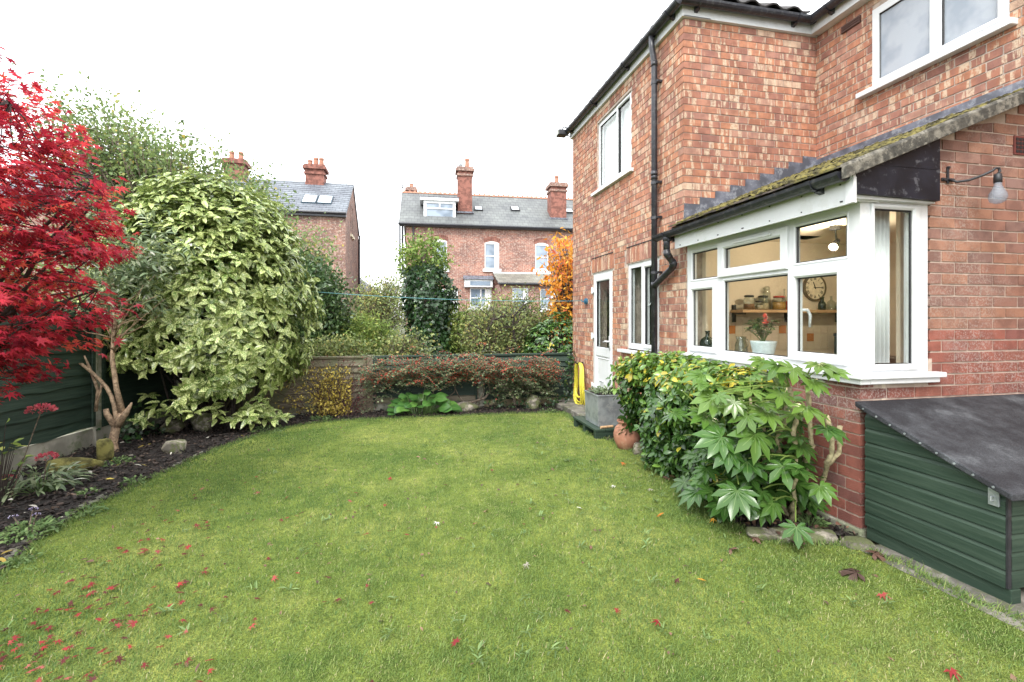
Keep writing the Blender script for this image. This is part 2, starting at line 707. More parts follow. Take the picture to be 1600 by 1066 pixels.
M['stone'] = simple('garden_stone', (0.20, 0.18, 0.145), 0.95, 0.45, 14, bmp=0.8, bscale=40, dirt=((0.085, 0.10, 0.035), 9, 0.40, 0.85))
M['fence_green'] = None
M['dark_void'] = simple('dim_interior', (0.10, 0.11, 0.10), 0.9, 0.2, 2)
M['interior'] = simple('kitchen_plaster', (0.60, 0.52, 0.41), 0.8, 0.04, 2)
M['ceiling'] = simple('kitchen_ceiling', (0.70, 0.62, 0.50), 0.8, 0.04, 2)
M['white_sheet'] = simple('plain_white', (0.78, 0.79, 0.80), 0.8, 0.03, 4)
M['worktop'] = simple('worktop', (0.10, 0.08, 0.07), 0.4)
M['wood_pale'] = simple('pale_wood', (0.45, 0.29, 0.16), 0.6, 0.15, 12)
M['cream'] = simple('cream', (0.70, 0.62, 0.46), 0.6, 0.08, 30)
M['dark'] = simple('dark_iron', (0.02, 0.02, 0.024), 0.5, 0.2, 30)
M['steel'] = simple('zinc_steel', (0.33, 0.36, 0.38), 0.45, 0.2, 6, metal=0.55, dirt=((0.45, 0.47, 0.48), 9, 0.5, 0.6))
M['terracotta'] = simple('terracotta', (0.33, 0.15, 0.095), 0.75, 0.15, 7, dirt=((0.42, 0.26, 0.18), 11, 0.58, 0.5))
M['hose'] = simple('yellow_hose', (0.62, 0.55, 0.06), 0.45, 0.08, 20)
M['white_ceramic'] = simple('pale_glazed_pot', (0.55, 0.62, 0.63), 0.35, 0.06, 40)
M['slate_blue'] = simple('slate_blue_enamel', (0.045, 0.07, 0.095), 0.4)
M['jar_glass'] = glass_mat('jar_glass', tint=(0.80, 0.84, 0.82), gain=2.2)
M['dark_glass'] = simple('dark_green_glass', (0.008, 0.02, 0.018), 0.08, spec=0.8)
M['blue_card'] = simple('blue_card', (0.02, 0.03, 0.20), 0.5)
M['red_card'] = simple('red_card', (0.45, 0.05, 0.02), 0.5)
M['line'] = simple('blue_nylon', (0.10, 0.30, 0.34), 0.5)
M['soil'] = simple('dark_soil', (0.018, 0.013, 0.011), 0.95, 0.5, 18, bmp=0.9, bscale=35)
M['bark'] = simple('grey_bark', (0.13, 0.10, 0.075), 0.9, 0.35, 30, bmp=0.5)
M['bark_tan'] = simple('tan_peeling_bark', (0.36, 0.255, 0.165), 0.8, 0.3, 22, bmp=0.7, dirt=((0.17, 0.11, 0.07), 35, 0.5, 0.8))
M['bark_dark'] = simple('dark_wet_bark', (0.035, 0.026, 0.022), 0.8, 0.3, 30)
M['bark_fatsia'] = simple('ringed_fatsia_bark', (0.34, 0.29, 0.17), 0.8, 0.25, 35, bmp=0.6)
M['slab'] = simple('stone_slab', (0.15, 0.14, 0.12), 0.9, 0.35, 7, bmp=0.5, dirt=((0.07, 0.08, 0.035), 6, 0.5, 0.7))


def plank_mat(name, base, hi, green=None):
    m, t, b, o = new_mat(name)
    r, g, bl, al = attr(t)
    p = pos(t, (3.0, 3.0, 60.0))
    n = noise(t, p, 1.0, 5, 0.6)
    c = ramp(t, n, [(0.3, base), (0.75, hi)])
    c = mixc(t, math_(t, 'MULTIPLY', r, 0.65), c, tuple(x * 0.55 for x in base))
    if green:
        n2 = noise(t, pos(t), 3.0, 5, 0.65)
        c = mixc(t, ramp(t, n2, [(0.45, (0, 0, 0)), (0.65, (0.7,) * 3)]), c, green)
    t.links.new(c, b.inputs['Base Color'])
    b.inputs['Roughness'].default_value = 0.6
    b.inputs['Specular IOR Level'].default_value = 0.35
    bump(t, b, n, 0.25, 0.004)
    return m


M['fence_green'] = plank_mat('green_stained_board', (0.020, 0.040, 0.029), (0.042, 0.070, 0.050))
M['fence_grey'] = plank_mat('weathered_board', (0.15, 0.122, 0.085), (0.30, 0.25, 0.175), (0.14, 0.15, 0.075))
M['shed_green'] = plank_mat('green_painted_shiplap', (0.022, 0.043, 0.029), (0.038, 0.063, 0.044))
M['barge'] = simple('lichened_barge_board', (0.12, 0.11, 0.09), 0.9, 0.5, 16, bmp=0.6, dirt=((0.035, 0.033, 0.028), 13, 0.5, 0.85))


def felt_mat():
    m, t, b, o = new_mat('roofing_felt')
    p = pos(t)
    n = noise(t, p, 4.0, 6, 0.65)
    n2 = noise(t, p, 160.0, 3)
    c = ramp(t, n, [(0.3, (0.022, 0.022, 0.026)), (0.62, (0.045, 0.047, 0.053)), (0.85, (0.085, 0.09, 0.098))])
    c = mixc(t, 0.35, c, ramp(t, n2, [(0.35, (0.2,) * 3), (0.7, (0.8,) * 3)]), 'OVERLAY')
    t.links.new(c, b.inputs['Base Color'])
    b.inputs['Roughness'].default_value = 0.8
    b.inputs['Specular IOR Level'].default_value = 0.3
    bump(t, b, n2, 0.5, 0.004)
    return m


M['felt'] = felt_mat()


def far_brick(name, a, bcol, mort, axis):
    m, t, b, o = new_mat(name)
    tc = t.nodes.new('ShaderNodeTexCoord').outputs['Object']
    sx = t.nodes.new('ShaderNodeSeparateXYZ')
    t.links.new(tc, sx.inputs[0])
    cx = t.nodes.new('ShaderNodeCombineXYZ')
    t.links.new(math_(t, 'ADD', sx.outputs[0], sx.outputs[1]), cx.inputs[0])
    t.links.new(sx.outputs[2], cx.inputs[1])
    br = t.nodes.new('ShaderNodeTexBrick')
    t.links.new(cx.outputs[0], br.inputs['Vector'])
    br.inputs['Color1'].default_value = (*a, 1)
    br.inputs['Color2'].default_value = (*bcol, 1)
    br.inputs['Mortar'].default_value = (*mort, 1)
    br.inputs['Scale'].default_value = 1.0
    br.inputs['Mortar Size'].default_value = 0.008
    br.inputs['Brick Width'].default_value = 0.235
    br.inputs['Row Height'].default_value = 0.078
    br.inputs['Bias'].default_value = 0.0
    n = noise(t, cx.outputs[0], 1.3, 5, 0.7)
    c = mixc(t, 0.55, br.outputs[0], ramp(t, n, [(0.3, (0.3, 0.29, 0.3)), (0.72, (0.72, 0.68, 0.64))]), 'OVERLAY')
    n2 = noise(t, cx.outputs[0], 9.0, 4, 0.7)
    c = mixc(t, ramp(t, n2, [(0.58, (0, 0, 0)), (0.68, (0.55,) * 3)]), c, (0.50, 0.40, 0.33))
    t.links.new(c, b.inputs['Base Color'])
    b.inputs['Roughness'].default_value = 0.95
    return m


M['far_brick'] = far_brick('terrace_brick', (0.30, 0.13, 0.095), (0.21, 0.10, 0.085), (0.34, 0.28, 0.24), 0)
M['far_brick_dark'] = far_brick('sooty_brick', (0.25, 0.12, 0.09), (0.17, 0.095, 0.08), (0.27, 0.225, 0.195), 0)
M['far_red'] = simple('hard_red_brick', (0.205, 0.085, 0.064), 0.9, 0.3, 6)


def slate_mat(name, a, bcol, row=0.22):
    m, t, b, o = new_mat(name)
    tc = t.nodes.new('ShaderNodeTexCoord').outputs['Object']
    sx = t.nodes.new('ShaderNodeSeparateXYZ')
    t.links.new(tc, sx.inputs[0])
    cx = t.nodes.new('ShaderNodeCombineXYZ')
    t.links.new(sx.outputs[0], cx.inputs[0])
    t.links.new(sx.outputs[2], cx.inputs[1])
    br = t.nodes.new('ShaderNodeTexBrick')
    t.links.new(cx.outputs[0], br.inputs['Vector'])
    br.inputs['Color1'].default_value = (*a, 1)
    br.inputs['Color2'].default_value = (*bcol, 1)
    br.inputs['Mortar'].default_value = (a[0] * 0.4, a[1] * 0.4, a[2] * 0.4, 1)
    br.inputs['Scale'].default_value = 1.0
    br.inputs['Mortar Size'].default_value = 0.012
    br.inputs['Brick Width'].default_value = 0.32
    br.inputs['Row Height'].default_value = row
    n = noise(t, tc, 0.8, 6, 0.7)
    c = mixc(t, 0.6, br.outputs[0], ramp(t, n, [(0.3, (0.36,) * 3), (0.7, (0.66, 0.67, 0.62))]), 'OVERLAY')
    t.links.new(c, b.inputs['Base Color'])
    b.inputs['Roughness'].default_value = 0.55
    return m


M['slate'] = slate_mat('old_slates', (0.135, 0.142, 0.145), (0.10, 0.106, 0.11))
M['slate_new'] = slate_mat('blue_grey_slates', (0.165, 0.18, 0.215), (0.135, 0.15, 0.18), 0.16)
M['stone_tile'] = slate_mat('mossy_stone_tiles', (0.24, 0.23, 0.20), (0.18, 0.175, 0.15), 0.12)
M['tile_brown'] = simple('mossy_roof_tile', (0.075, 0.06, 0.05), 0.9, 0.35, 12, bmp=0.5, dirt=((0.13, 0.12, 0.03), 9, 0.48, 0.8))
M['tile_dark'] = simple('dark_roof_tile', (0.05, 0.045, 0.045), 0.85, 0.3, 8, bmp=0.4)
M['moss'] = simple('roof_moss', (0.095, 0.080, 0.022), 1.0, 0.75, 9, bmp=0.8, bscale=90)
M['skyglass'] = simple('skylight_glass', (0.55, 0.60, 0.64), 0.08, 0.02, 1, spec=1.0)
def obscure_glass(name='obscure_glass', clear=0.42):
    m, t, b, o = new_mat(name)
    p = pos(t)
    n = noise(t, p, 3.0, 3)
    t.links.new(ramp(t, n, [(0.3, (0.40, 0.45, 0.52)), (0.7, (0.56, 0.60, 0.66))]), b.inputs['Base Color'])
    b.inputs['Roughness'].default_value = 0.12
    b.inputs['Specular IOR Level'].default_value = 0.8
    bump(t, b, noise(t, p, 160.0, 3), 0.5, 0.004)
    tr = t.nodes.new('ShaderNodeBsdfTransparent')
    tr.inputs[0].default_value = (0.8, 0.85, 0.9, 1)
    ms = t.nodes.new('ShaderNodeMixShader')
    ms.inputs[0].default_value = clear
    t.links.new(b.outputs[0], ms.inputs[1])
    t.links.new(tr.outputs[0], ms.inputs[2])
    t.links.new(ms.outputs[0], o.inputs[0])
    return m


M['glass_obscure'] = obscure_glass()  # textured glass whose pale base colour also stands in for reflected sky
M['bulb_glass'] = obscure_glass('hazy_bulb_glass', 0.68)
M['far_pane'] = None


def far_pane():
    m, t, b, o = new_mat('far_window_pane')
    n = noise(t, pos(t), 0.9, 2)
    c = ramp(t, n, [(0.35, (0.10, 0.14, 0.19)), (0.65, (0.24, 0.30, 0.38))])
    t.links.new(c, b.inputs['Base Color'])
    b.inputs['Roughness'].default_value = 0.04
    b.inputs['Specular IOR Level'].default_value = 1.0
    return m


M['far_pane'] = far_pane()
# foliage
M['leaf_maple'] = leaf_mat('maple_leaf', [(0.0, (0.20, 0.014, 0.034)), (0.3, (0.37, 0.024, 0.050)), (0.65, (0.55, 0.042, 0.064)), (0.9, (0.68, 0.075, 0.075)), (1.0, (0.66, 0.12, 0.07))], 0.48, 0.5, 0.3)
M['leaf_fallen'] = leaf_mat('fallen_red_leaf', [(0.0, (0.07, 0.020, 0.018)), (0.4, (0.15, 0.018, 0.02)), (0.85, (0.27, 0.025, 0.026)), (1.0, (0.30, 0.10, 0.08))], 0.15, 0.6, 0.3)
M['leaf_aucuba'] = leaf_mat('spotted_laurel_leaf', [(0.0, (0.055, 0.12, 0.020)), (0.5, (0.13, 0.215, 0.040)), (1.0, (0.26, 0.33, 0.09))], 0.22, 0.30, 0.5, midrib=((0.30, 0.38, 0.12), 0.14, 0.6), spots=((0.53, 0.57, 0.25), 75.0, 0.54))
M['leaf_laurel'] = leaf_mat('glossy_hedge_leaf', [(0.0, (0.022, 0.060, 0.016)), (0.4, (0.052, 0.125, 0.026)), (0.75, (0.115, 0.215, 0.038)), (0.96, (0.19, 0.29, 0.05)), (1.0, (0.50, 0.42, 0.05))], 0.2, 0.25, 0.55, midrib=((0.16, 0.24, 0.07), 0.12, 0.5))
M['leaf_fatsia'] = leaf_mat('fatsia_leaf', [(0.0, (0.022, 0.062, 0.014)), (0.35, (0.050, 0.12, 0.022)), (0.7, (0.09, 0.175, 0.030)), (1.0, (0.148, 0.24, 0.046))], 0.25, 0.20, 0.5, midrib=((0.30, 0.40, 0.14), 0.07, 0.45))
M['leaf_bergenia'] = leaf_mat('bergenia_leaf', [(0.0, (0.025, 0.075, 0.018)), (0.6, (0.055, 0.14, 0.03)), (1.0, (0.10, 0.20, 0.04))], 0.2, 0.28, 0.5, midrib=((0.2, 0.3, 0.1), 0.1, 0.5))
M['leaf_tree'] = leaf_mat('pale_tree_leaf', [(0.0, (0.10, 0.16, 0.065)), (0.5, (0.18, 0.25, 0.09)), (0.85, (0.26, 0.31, 0.10)), (1.0, (0.40, 0.32, 0.08))], 0.35, 0.5, 0.35)
M['leaf_hedge'] = leaf_mat('hedge_leaf', [(0.0, (0.028, 0.062, 0.024)), (0.6, (0.07, 0.125, 0.042)), (1.0, (0.14, 0.20, 0.055))], 0.2, 0.35, 0.45)
M['leaf_ivy'] = leaf_mat('ivy_leaf', [(0.0, (0.012, 0.034, 0.013)), (0.6, (0.028, 0.070, 0.022)), (0.93, (0.055, 0.115, 0.03)), (1.0, (0.16, 0.20, 0.04))], 0.15, 0.3, 0.5)
M['leaf_lime'] = leaf_mat('lime_leaf', [(0.0, (0.11, 0.18, 0.045)), (0.6, (0.23, 0.32, 0.075)), (1.0, (0.38, 0.38, 0.10))], 0.35, 0.5, 0.3)
M['leaf_orange'] = leaf_mat('orange_autumn_leaf', [(0.0, (0.55, 0.12, 0.06)), (0.25, (0.68, 0.24, 0.04)), (0.7, (0.76, 0.36, 0.045)), (1.0, (0.76, 0.46, 0.08))], 0.4, 0.5, 0.3)
M['leaf_olive'] = leaf_mat('olive_shrub_leaf', [(0.0, (0.12, 0.165, 0.065)), (0.5, (0.20, 0.25, 0.09)), (0.85, (0.34, 0.35, 0.11)), (1.0, (0.46, 0.37, 0.13))], 0.3, 0.5, 0.3)
M['leaf_yellow'] = leaf_mat('yellow_leaf', [(0.0, (0.28, 0.20, 0.05)), (0.5, (0.52, 0.40, 0.08)), (1.0, (0.62, 0.52, 0.14))], 0.3, 0.5, 0.3)
M['leaf_purple'] = leaf_mat('purple_brown_twig_leaf', [(0.0, (0.06, 0.025, 0.028)), (0.6, (0.12, 0.05, 0.045)), (1.0, (0.26, 0.03, 0.04))], 0.3, 0.5, 0.3)
M['leaf_coton'] = leaf_mat('cotoneaster_leaf', [(0.0, (0.065, 0.11, 0.05)), (0.5, (0.135, 0.185, 0.085)), (0.88, (0.25, 0.29, 0.16)), (0.96, (0.33, 0.17, 0.06)), (1.0, (0.55, 0.09, 0.07))], 0.25, 0.4, 0.4)
M['berry'] = leaf_mat('red_berry', [(0.0, (0.50, 0.030, 0.022)), (1.0, (0.66, 0.09, 0.045))], 0.0, 0.35, 0.5)
M['leaf_grey'] = leaf_mat('grey_green_leaf', [(0.0, (0.12, 0.17, 0.095)), (0.6, (0.20, 0.26, 0.14)), (0.93, (0.30, 0.34, 0.20)), (1.0, (0.52, 0.52, 0.47))], 0.3, 0.5, 0.3)
M['leaf_weed'] = leaf_mat('weed_leaf', [(0.0, (0.075, 0.145, 0.045)), (1.0, (0.19, 0.27, 0.10))], 0.25, 0.5, 0.3)
M['flower_pink'] = leaf_mat('pink_flower', [(0.0, (0.42, 0.05, 0.09)), (1.0, (0.58, 0.16, 0.17))], 0.3, 0.6, 0.2)
M['flower_violet'] = leaf_mat('violet_flower', [(0.0, (0.22, 0.14, 0.45)), (1.0, (0.7, 0.65, 0.8))], 0.3, 0.6, 0.2)
M['leaf_brown'] = leaf_mat('brown_dead_leaf', [(0.0, (0.075, 0.045, 0.035)), (0.5, (0.16, 0.085, 0.06)), (1.0, (0.28, 0.17, 0.11))], 0.1, 0.6, 0.3)
M['leaf_pale'] = leaf_mat('pale_dead_leaf', [(0.0, (0.36, 0.33, 0.26)), (1.0, (0.55, 0.54, 0.49))], 0.1, 0.6, 0.3)
M['chip'] = leaf_mat('bark_chip', [(0.0, (0.010, 0.008, 0.007)), (0.6, (0.028, 0.020, 0.017)), (0.93, (0.065, 0.045, 0.036)), (1.0, (0.16, 0.11, 0.08))], 0.0, 0.7, 0.4)
M['grass_blade'] = leaf_mat('grass_blade', [(0.0, (0.065, 0.130, 0.034)), (0.3, (0.120, 0.205, 0.054)), (0.65, (0.215, 0.285, 0.078)), (0.9, (0.325, 0.355, 0.13)), (1.0, (0.44, 0.39, 0.23))], 0.35, 0.5, 0.25)


def lawn_mat():
    m, t, b, o = new_mat('mossy_lawn')
    p = pos(t)
    n1 = noise(t, p, 1.1, 5, 0.6)
    n2 = noise(t, p, 9.0, 5, 0.7)
    n3 = noise(t, p, 130.0, 4, 0.7)
    c = ramp(t, n1, [(0.2, (0.115, 0.17, 0.044)), (0.5, (0.19, 0.24, 0.062)), (0.8, (0.27, 0.30, 0.095))])
    c = mixc(t, 0.55, c, ramp(t, n2, [(0.3, (0.32, 0.36, 0.3)), (0.7, (0.70, 0.68, 0.55))]), 'OVERLAY')
    c = mixc(t, 0.7, c, ramp(t, n3, [(0.3, (0.22, 0.25, 0.2)), (0.7, (0.75, 0.75, 0.65))]), 'OVERLAY')
    t.links.new(c, b.inputs['Base Color'])
    b.inputs['Roughness'].default_value = 0.95
    b.inputs['Specular IOR Level'].default_value = 0.1
    bump(t, b, n3, 0.9, 0.012)
    return m


M['lawn'] = lawn_mat()
M['ground'] = simple('rough_ground', (0.06, 0.06, 0.03), 0.95, 0.4, 2.0)

# ------------------------------------------------------------------ ground
g = G()
ys = [-60, -10, 0, 9, 30, 200, 900]
for i in range(len(ys) - 1):
    g.add([(-500, ys[i], gz(ys[i]) - 0.012), (500, ys[i], gz(ys[i]) - 0.012), (500, ys[i + 1], gz(ys[i + 1]) - 0.012), (-500, ys[i + 1], gz(ys[i + 1]) - 0.012)], [(0, 1, 2, 3)])
g.build('ground', M['ground'], kind='structure')

LAWN = [(-1.45, -2.0), (-1.75, 1.6), (-1.98, 2.5), (-2.18, 3.16), (-2.28, 3.58), (-2.33, 4.13), (-2.22, 4.95), (-2.10, 5.86), (-1.86, 6.53), (-1.62, 6.92), (-1.38, 7.16), (-1.05, 7.29), (-0.71, 7.34), (0.0, 7.33), (0.58, 7.30), (1.57, 7.28), (2.36, 7.22), (2.33, 6.6), (2.28, 6.24), (2.20, 5.6), (2.34, 5.25), (2.38, 4.7), (2.36, 4.1), (2.30, 3.5), (2.17, 2.9), (2.16, 2.66), (2.32, 2.53), (2.64, 2.42), (2.70, 2.2), (2.71, 1.6), (2.68, 0.0), (2.62, -2.0)]
FENCE_X = lambda y: -3.543 + 0.0988 * (y - 6.43)


def sheet(name, poly, z, mat, kind='structure', **kw):
    me = bpy.data.meshes.new(name)
    bm = bmesh.new()
    vs = [bm.verts.new((x, y, gz(y) + z)) for x, y in poly]
    bm.faces.new(vs)
    bmesh.ops.triangulate(bm, faces=bm.faces[:])
    bm.to_mesh(me)
    bm.free()
    me.materials.append(mat)
    o = bpy.data.objects.new(name, me)
    C.objects.link(o)
    return tag(o, kind=kind, **kw)


sheet('lawn', LAWN, 0.006, M['lawn'])
lp = np.array(LAWN)


def inside(poly, x, y):
    x, y = np.asarray(x), np.asarray(y)
    res = np.zeros(x.shape, bool)
    n = len(poly)
    j = n - 1
    for i in range(n):
        xi, yi = poly[i]
        xj, yj = poly[j]
        c = ((yi > y) != (yj > y)) & (x < (xj - xi) * (y - yi) / (yj - yi + 1e-12) + xi)
        res ^= c
        j = i
    return res


BED_L = [(-1.45, -2.0)] + LAWN[1:17] + [(2.36, 7.22), (2.80, 7.6), (2.80, 8.02), (-3.38, 8.02), (-3.543, 6.43), (-3.66, 5.28), (-4.0, 1.6), (-4.3, -2.0)]
sheet('flower_bed', BED_L, 0.0, M['soil'])
BED_R = [(2.20, 5.6), (2.34, 5.25), (2.38, 4.7), (2.36, 4.1), (2.30, 3.5), (2.17, 2.9), (2.16, 2.66), (2.32, 2.53), (2.80, 2.53), (2.82, 5.6)]
sheet('flower_bed', BED_R, 0.0, M['soil'])
sheet('concrete_path', [(2.64, 2.40), (2.84, 2.40), (5.0, 2.50), (5.0, -2.0), (2.55, -2.0), (2.60, 0.0), (2.63, 1.6)], 0.008, M['slab'])
sheet('paved_strip', [(2.36, 7.22), (2.33, 6.6), (2.30, 6.3), (2.82, 6.3), (2.82, 8.0), (2.6, 8.0)], 0.004, M['soil'])

# grass
def frustum_ok(x, y, z=0.0, margin=60):
    D = x * math.sin(YAW) + y * math.cos(YAW)
    r = x * math.cos(YAW) - y * math.sin(YAW)
    px = 800 + 750 * r / np.maximum(D, 0.01)
    py = 497 + 750 * 1.4 / np.maximum(D, 0.01)
    return (D > 0.9) & (px > -margin) & (px < 1600 + margin) & (py < 1150)


def patch(x, y):
    return 0.5 + 0.5 * np.sin(2.1 * x + 1.3 * np.sin(1.7 * y)) * np.cos(1.6 * y + 0.9 * np.sin(2.3 * x + 1)) * 0.6 + 0.2 * np.sin(7 * x + 3 * y) * np.sin(6 * y - 2 * x)


def grass():
    n = 2000000
    x = rng.uniform(-2.5, 2.8, n)
    y = rng.uniform(1.2, 7.4, n)
    D = x * math.sin(YAW) + y * math.cos(YAW)
    keep = rng.random(n) < np.clip((2.0 / np.maximum(D, 1.0)) ** 1.3, 0, 1) * 0.42
    x, y = x[keep], y[keep]
    # ragged outline
    k = inside(LAWN, x + rng.normal(0, 0.02, len(x)), y + rng.normal(0, 0.02, len(x))) & frustum_ok(x, y)
    x, y = x[k], y[k]
    n = len(x)
    pt = patch(x, y)
    z = -0.02 * (y - 2.6) + 0.004
    P = np.stack([x, y, z], 1)
    a = rng.uniform(0, 2 * np.pi, n)
    lean = rng.uniform(0.2, 1.25, n)
    A = np.stack([np.cos(a) * lean, np.sin(a) * lean, np.ones(n)], 1)
    L = rng.gamma(4.0, 0.0038, n) * (1.2 - 0.5 * pt)
    L = np.clip(L, 0.006, 0.05)
    tm = Tm([(-0.5, 0, 0), (0.5, 0, 0), (0.42, 0.5, 0.04), (-0.42, 0.5, 0.04), (0, 1, -0.12)], [(0, 1, 2, 3), (3, 2, 4)], [0, 0, 0, 0, 0])
    Nn = np.stack([np.sin(a) * 0.3 - np.cos(a), -np.cos(a) * 0.3 - np.sin(a), np.full(n, 0.6)], 1)
    D = x * math.sin(YAW) + y * math.cos(YAW)
    wid = 0.0024 * (1 + np.clip(D - 2.0, 0, 6) * 0.22) / L
    big = 0.5 + 0.5 * np.sin(0.9 * x + 0.6 * np.sin(1.3 * y)) * np.cos(0.8 * y + 0.5)
    mot = np.sin(17 * x + 3 * np.sin(9 * y)) * np.sin(15 * y + 2 * np.sin(11 * x))
    r = np.clip(0.20 + 0.32 * pt + 0.14 * big + 0.12 * mot + 0.10 * np.clip(x + 0.5, -1.2, 1) + rng.normal(0, 0.17, n), 0, 1)
    r = np.where(rng.random(n) < 0.03, 1.0, r)
    scatter('grass', tm, [P, A, Nn, L, wid, r, rng.random(n)], M['grass_blade'], None)
    print('grass blades', n)


grass()

def edge_grass():
    pts = LAWN[1:-1]
    P, A = [], []
    for a, b in zip(pts[:-1], pts[1:]):
        L = math.hypot(b[0] - a[0], b[1] - a[1])
        nx, ny = (b[1] - a[1]) / L, -(b[0] - a[0]) / L
        if inside(LAWN, np.array([(a[0] + b[0]) / 2 + nx * .02]), np.array([(a[1] + b[1]) / 2 + ny * .02]))[0]:
            nx, ny = -nx, -ny
        m = int(L * 900)
        t = rng.random(m)
        off = rng.normal(-.005, .02, m) + .02 * np.sin(t * L * 11 + a[0] * 5) + .012 * np.sin(t * L * 29)
        P.append(np.stack([a[0] + (b[0] - a[0]) * t + nx * off, a[1] + (b[1] - a[1]) * t + ny * off], 1))
        A.append(np.tile([nx, ny], (m, 1)))
    P, A = np.concatenate(P), np.concatenate(A)
    k = frustum_ok(P[:, 0], P[:, 1])
    P, A = P[k], A[k]
    n = len(P)
    P3 = np.stack([P[:, 0], P[:, 1], -0.02 * (P[:, 1] - 2.6) + .003], 1)
    A3 = np.stack([A[:, 0] * .5 + rng.normal(0, .5, n), A[:, 1] * .5 + rng.normal(0, .5, n), rng.uniform(.4, 1.2, n)], 1)
    L = rng.uniform(.02, .06, n)
    tm = Tm([(-0.5, 0, 0), (0.5, 0, 0), (0.42, 0.5, 0.04), (-0.42, 0.5, 0.04), (0, 1, -0.2)], [(0, 1, 2, 3), (3, 2, 4)], [0] * 5)
    scatter('edge_grass', tm, [P3, A3, rng.normal(size=(n, 3)) + [0, 0, .6], L, .0035 / L, np.clip(rng.normal(.42, .22, n), 0, 1), rng.random(n)], M['grass_blade'])


edge_grass()
n = 900
x, y = rng.uniform(-2.2, 2.6, n), rng.uniform(1.3, 7.2, n)
k = inside(LAWN, x, y)
x, y = x[k], y[k]
n = len(x)
sc = Sc()
sc.put(np.stack([x, y, -0.02 * (y - 2.6) + rng.uniform(.008, .022, n)], 1), rng.normal(size=(n, 3)) * [1, 1, .25], np.array([0, 0, 1]) + .4 * rng.normal(size=(n, 3)), rng.gamma(2.5, .006, n) + .006, r=rng.random(n) ** 1.6, wid=rng.uniform(.4, 1.4, n))
scatter('lawn_litter', blade_leaf(1, .5), sc.cat(), M['leaf_brown'])

# coarser weeds and tufts in the lawn
sc = Sc()
for i in range(150):
    for _ in range(50):
        x, y = rng.uniform(-2.1, 2.55), rng.uniform(1.3, 6.5)
        if inside(LAWN, x, y) and (x > 0.2 or rng.random() < 0.35):
            break
    m = rng.integers(5, 12)
    a = rng.uniform(0, 2 * np.pi, m)
    el = rng.uniform(0.1, 1.3, m)
    P = np.stack([x + rng.normal(0, 0.012, m), y + rng.normal(0, 0.012, m), np.full(m, gz(y) + 0.015)], 1)
    A = np.stack([np.cos(a), np.sin(a), el], 1)
    sc.put(P, A, (0, 0, 1), rng.uniform(0.02, 0.055, m), r=rng.uniform(0.3, 1, m), wid=rng.uniform(0.25, 0.8))
scatter('lawn_weeds', blade_leaf(2, 0.3, 0.5, 0.3, 0.3), sc.cat(), M['leaf_weed'])

# bark mulch on the beds
def mulch(name, poly, n, box, zoff=0.006, s=(0.012, 0.05)):
    x = rng.uniform(box[0], box[1], n)
    y = rng.uniform(box[2], box[3], n)
    k = inside(poly, x, y)
    x, y = x[k], y[k]
    n = len(x)
    P = np.stack([x, y, -0.02 * (np.minimum(y, 9) - 2.6) + zoff + rng.uniform(0, 0.03, n)], 1)
    A = unit(np.stack([rng.normal(size=n), rng.normal(size=n), rng.normal(0, 0.35, n)], 1))
    Nn = np.stack([rng.normal(0, 0.4, n), rng.normal(0, 0.4, n), np.ones(n)], 1)
    tm = Tm([(-0.2, -0.5, -0.07), (0.22, -0.5, -0.07), (0.2, 0.5, -0.07), (-0.15, 0.45, -0.07), (-0.17, -0.4, 0.08), (0.2, -0.45, 0.08), (0.16, 0.42, 0.08), (-0.12, 0.5, 0.08)],
            [(0, 3, 2, 1), (4, 5, 6, 7), (0, 1, 5, 4), (1, 2, 6, 5), (2, 3, 7, 6), (3, 0, 4, 7)], [0.5] * 8)
    scatter(name, tm, [P, A, Nn, rng.uniform(*s, n), rng.uniform(0.8, 1.8, n), rng.random(n) ** 1.3, rng.random(n)], M['chip'])


mulch('bark_mulch', BED_L, 30000, (-4.3, 2.4, 1.6, 8.0))
mulch('bark_mulch', BED_R, 5000, (2.1, 2.85, 2.4, 5.7), s=(0.01, 0.04))


# ------------------------------------------------------------------ the house
XL, YG, YN, YF, XM = 2.825, 2.531, 4.547, 8.02, 4.474
ZE = 4.55                      # brick top under the eaves
house = thing('brick_house', 'two storey red brick house with white windows and a lean-to kitchen beside the lawn', 'house', (XL, YF, gz(YF)))
ROOF_A, ROOF_X0, ROOF_Z0 = math.tan(R(22.3)), 2.62, 2.33


def roof_z(x):
    return ROOF_Z0 + ROOF_A * (x - ROOF_X0)


BR = []      # (corner verts, rnd, style, wall)
CH, BL, BD = 0.075, 0.225, 0.1025
Z0 = 0.049 - 0.15


def proj_area(vs):
    P = np.array(vs)
    D = P[:, 0] * math.sin(YAW) + P[:, 1] * math.cos(YAW)
    r = P[:, 0] * math.cos(YAW) - P[:, 1] * math.sin(YAW)
    if (D < 0.3).any():
        return 0.0
    px, py = 800 + 750 * r / D, 497 - 750 * (P[:, 2] - 1.4) / D
    if px.max() < 0 or px.min() > 1600 or py.max() < 0 or py.min() > 1066:
        return 0.0
    w_, h_ = min(px.max(), 1600) - max(px.min(), 0), min(py.max(), 1066) - max(py.min(), 0)
    return max(w_, 0) * max(h_, 0)


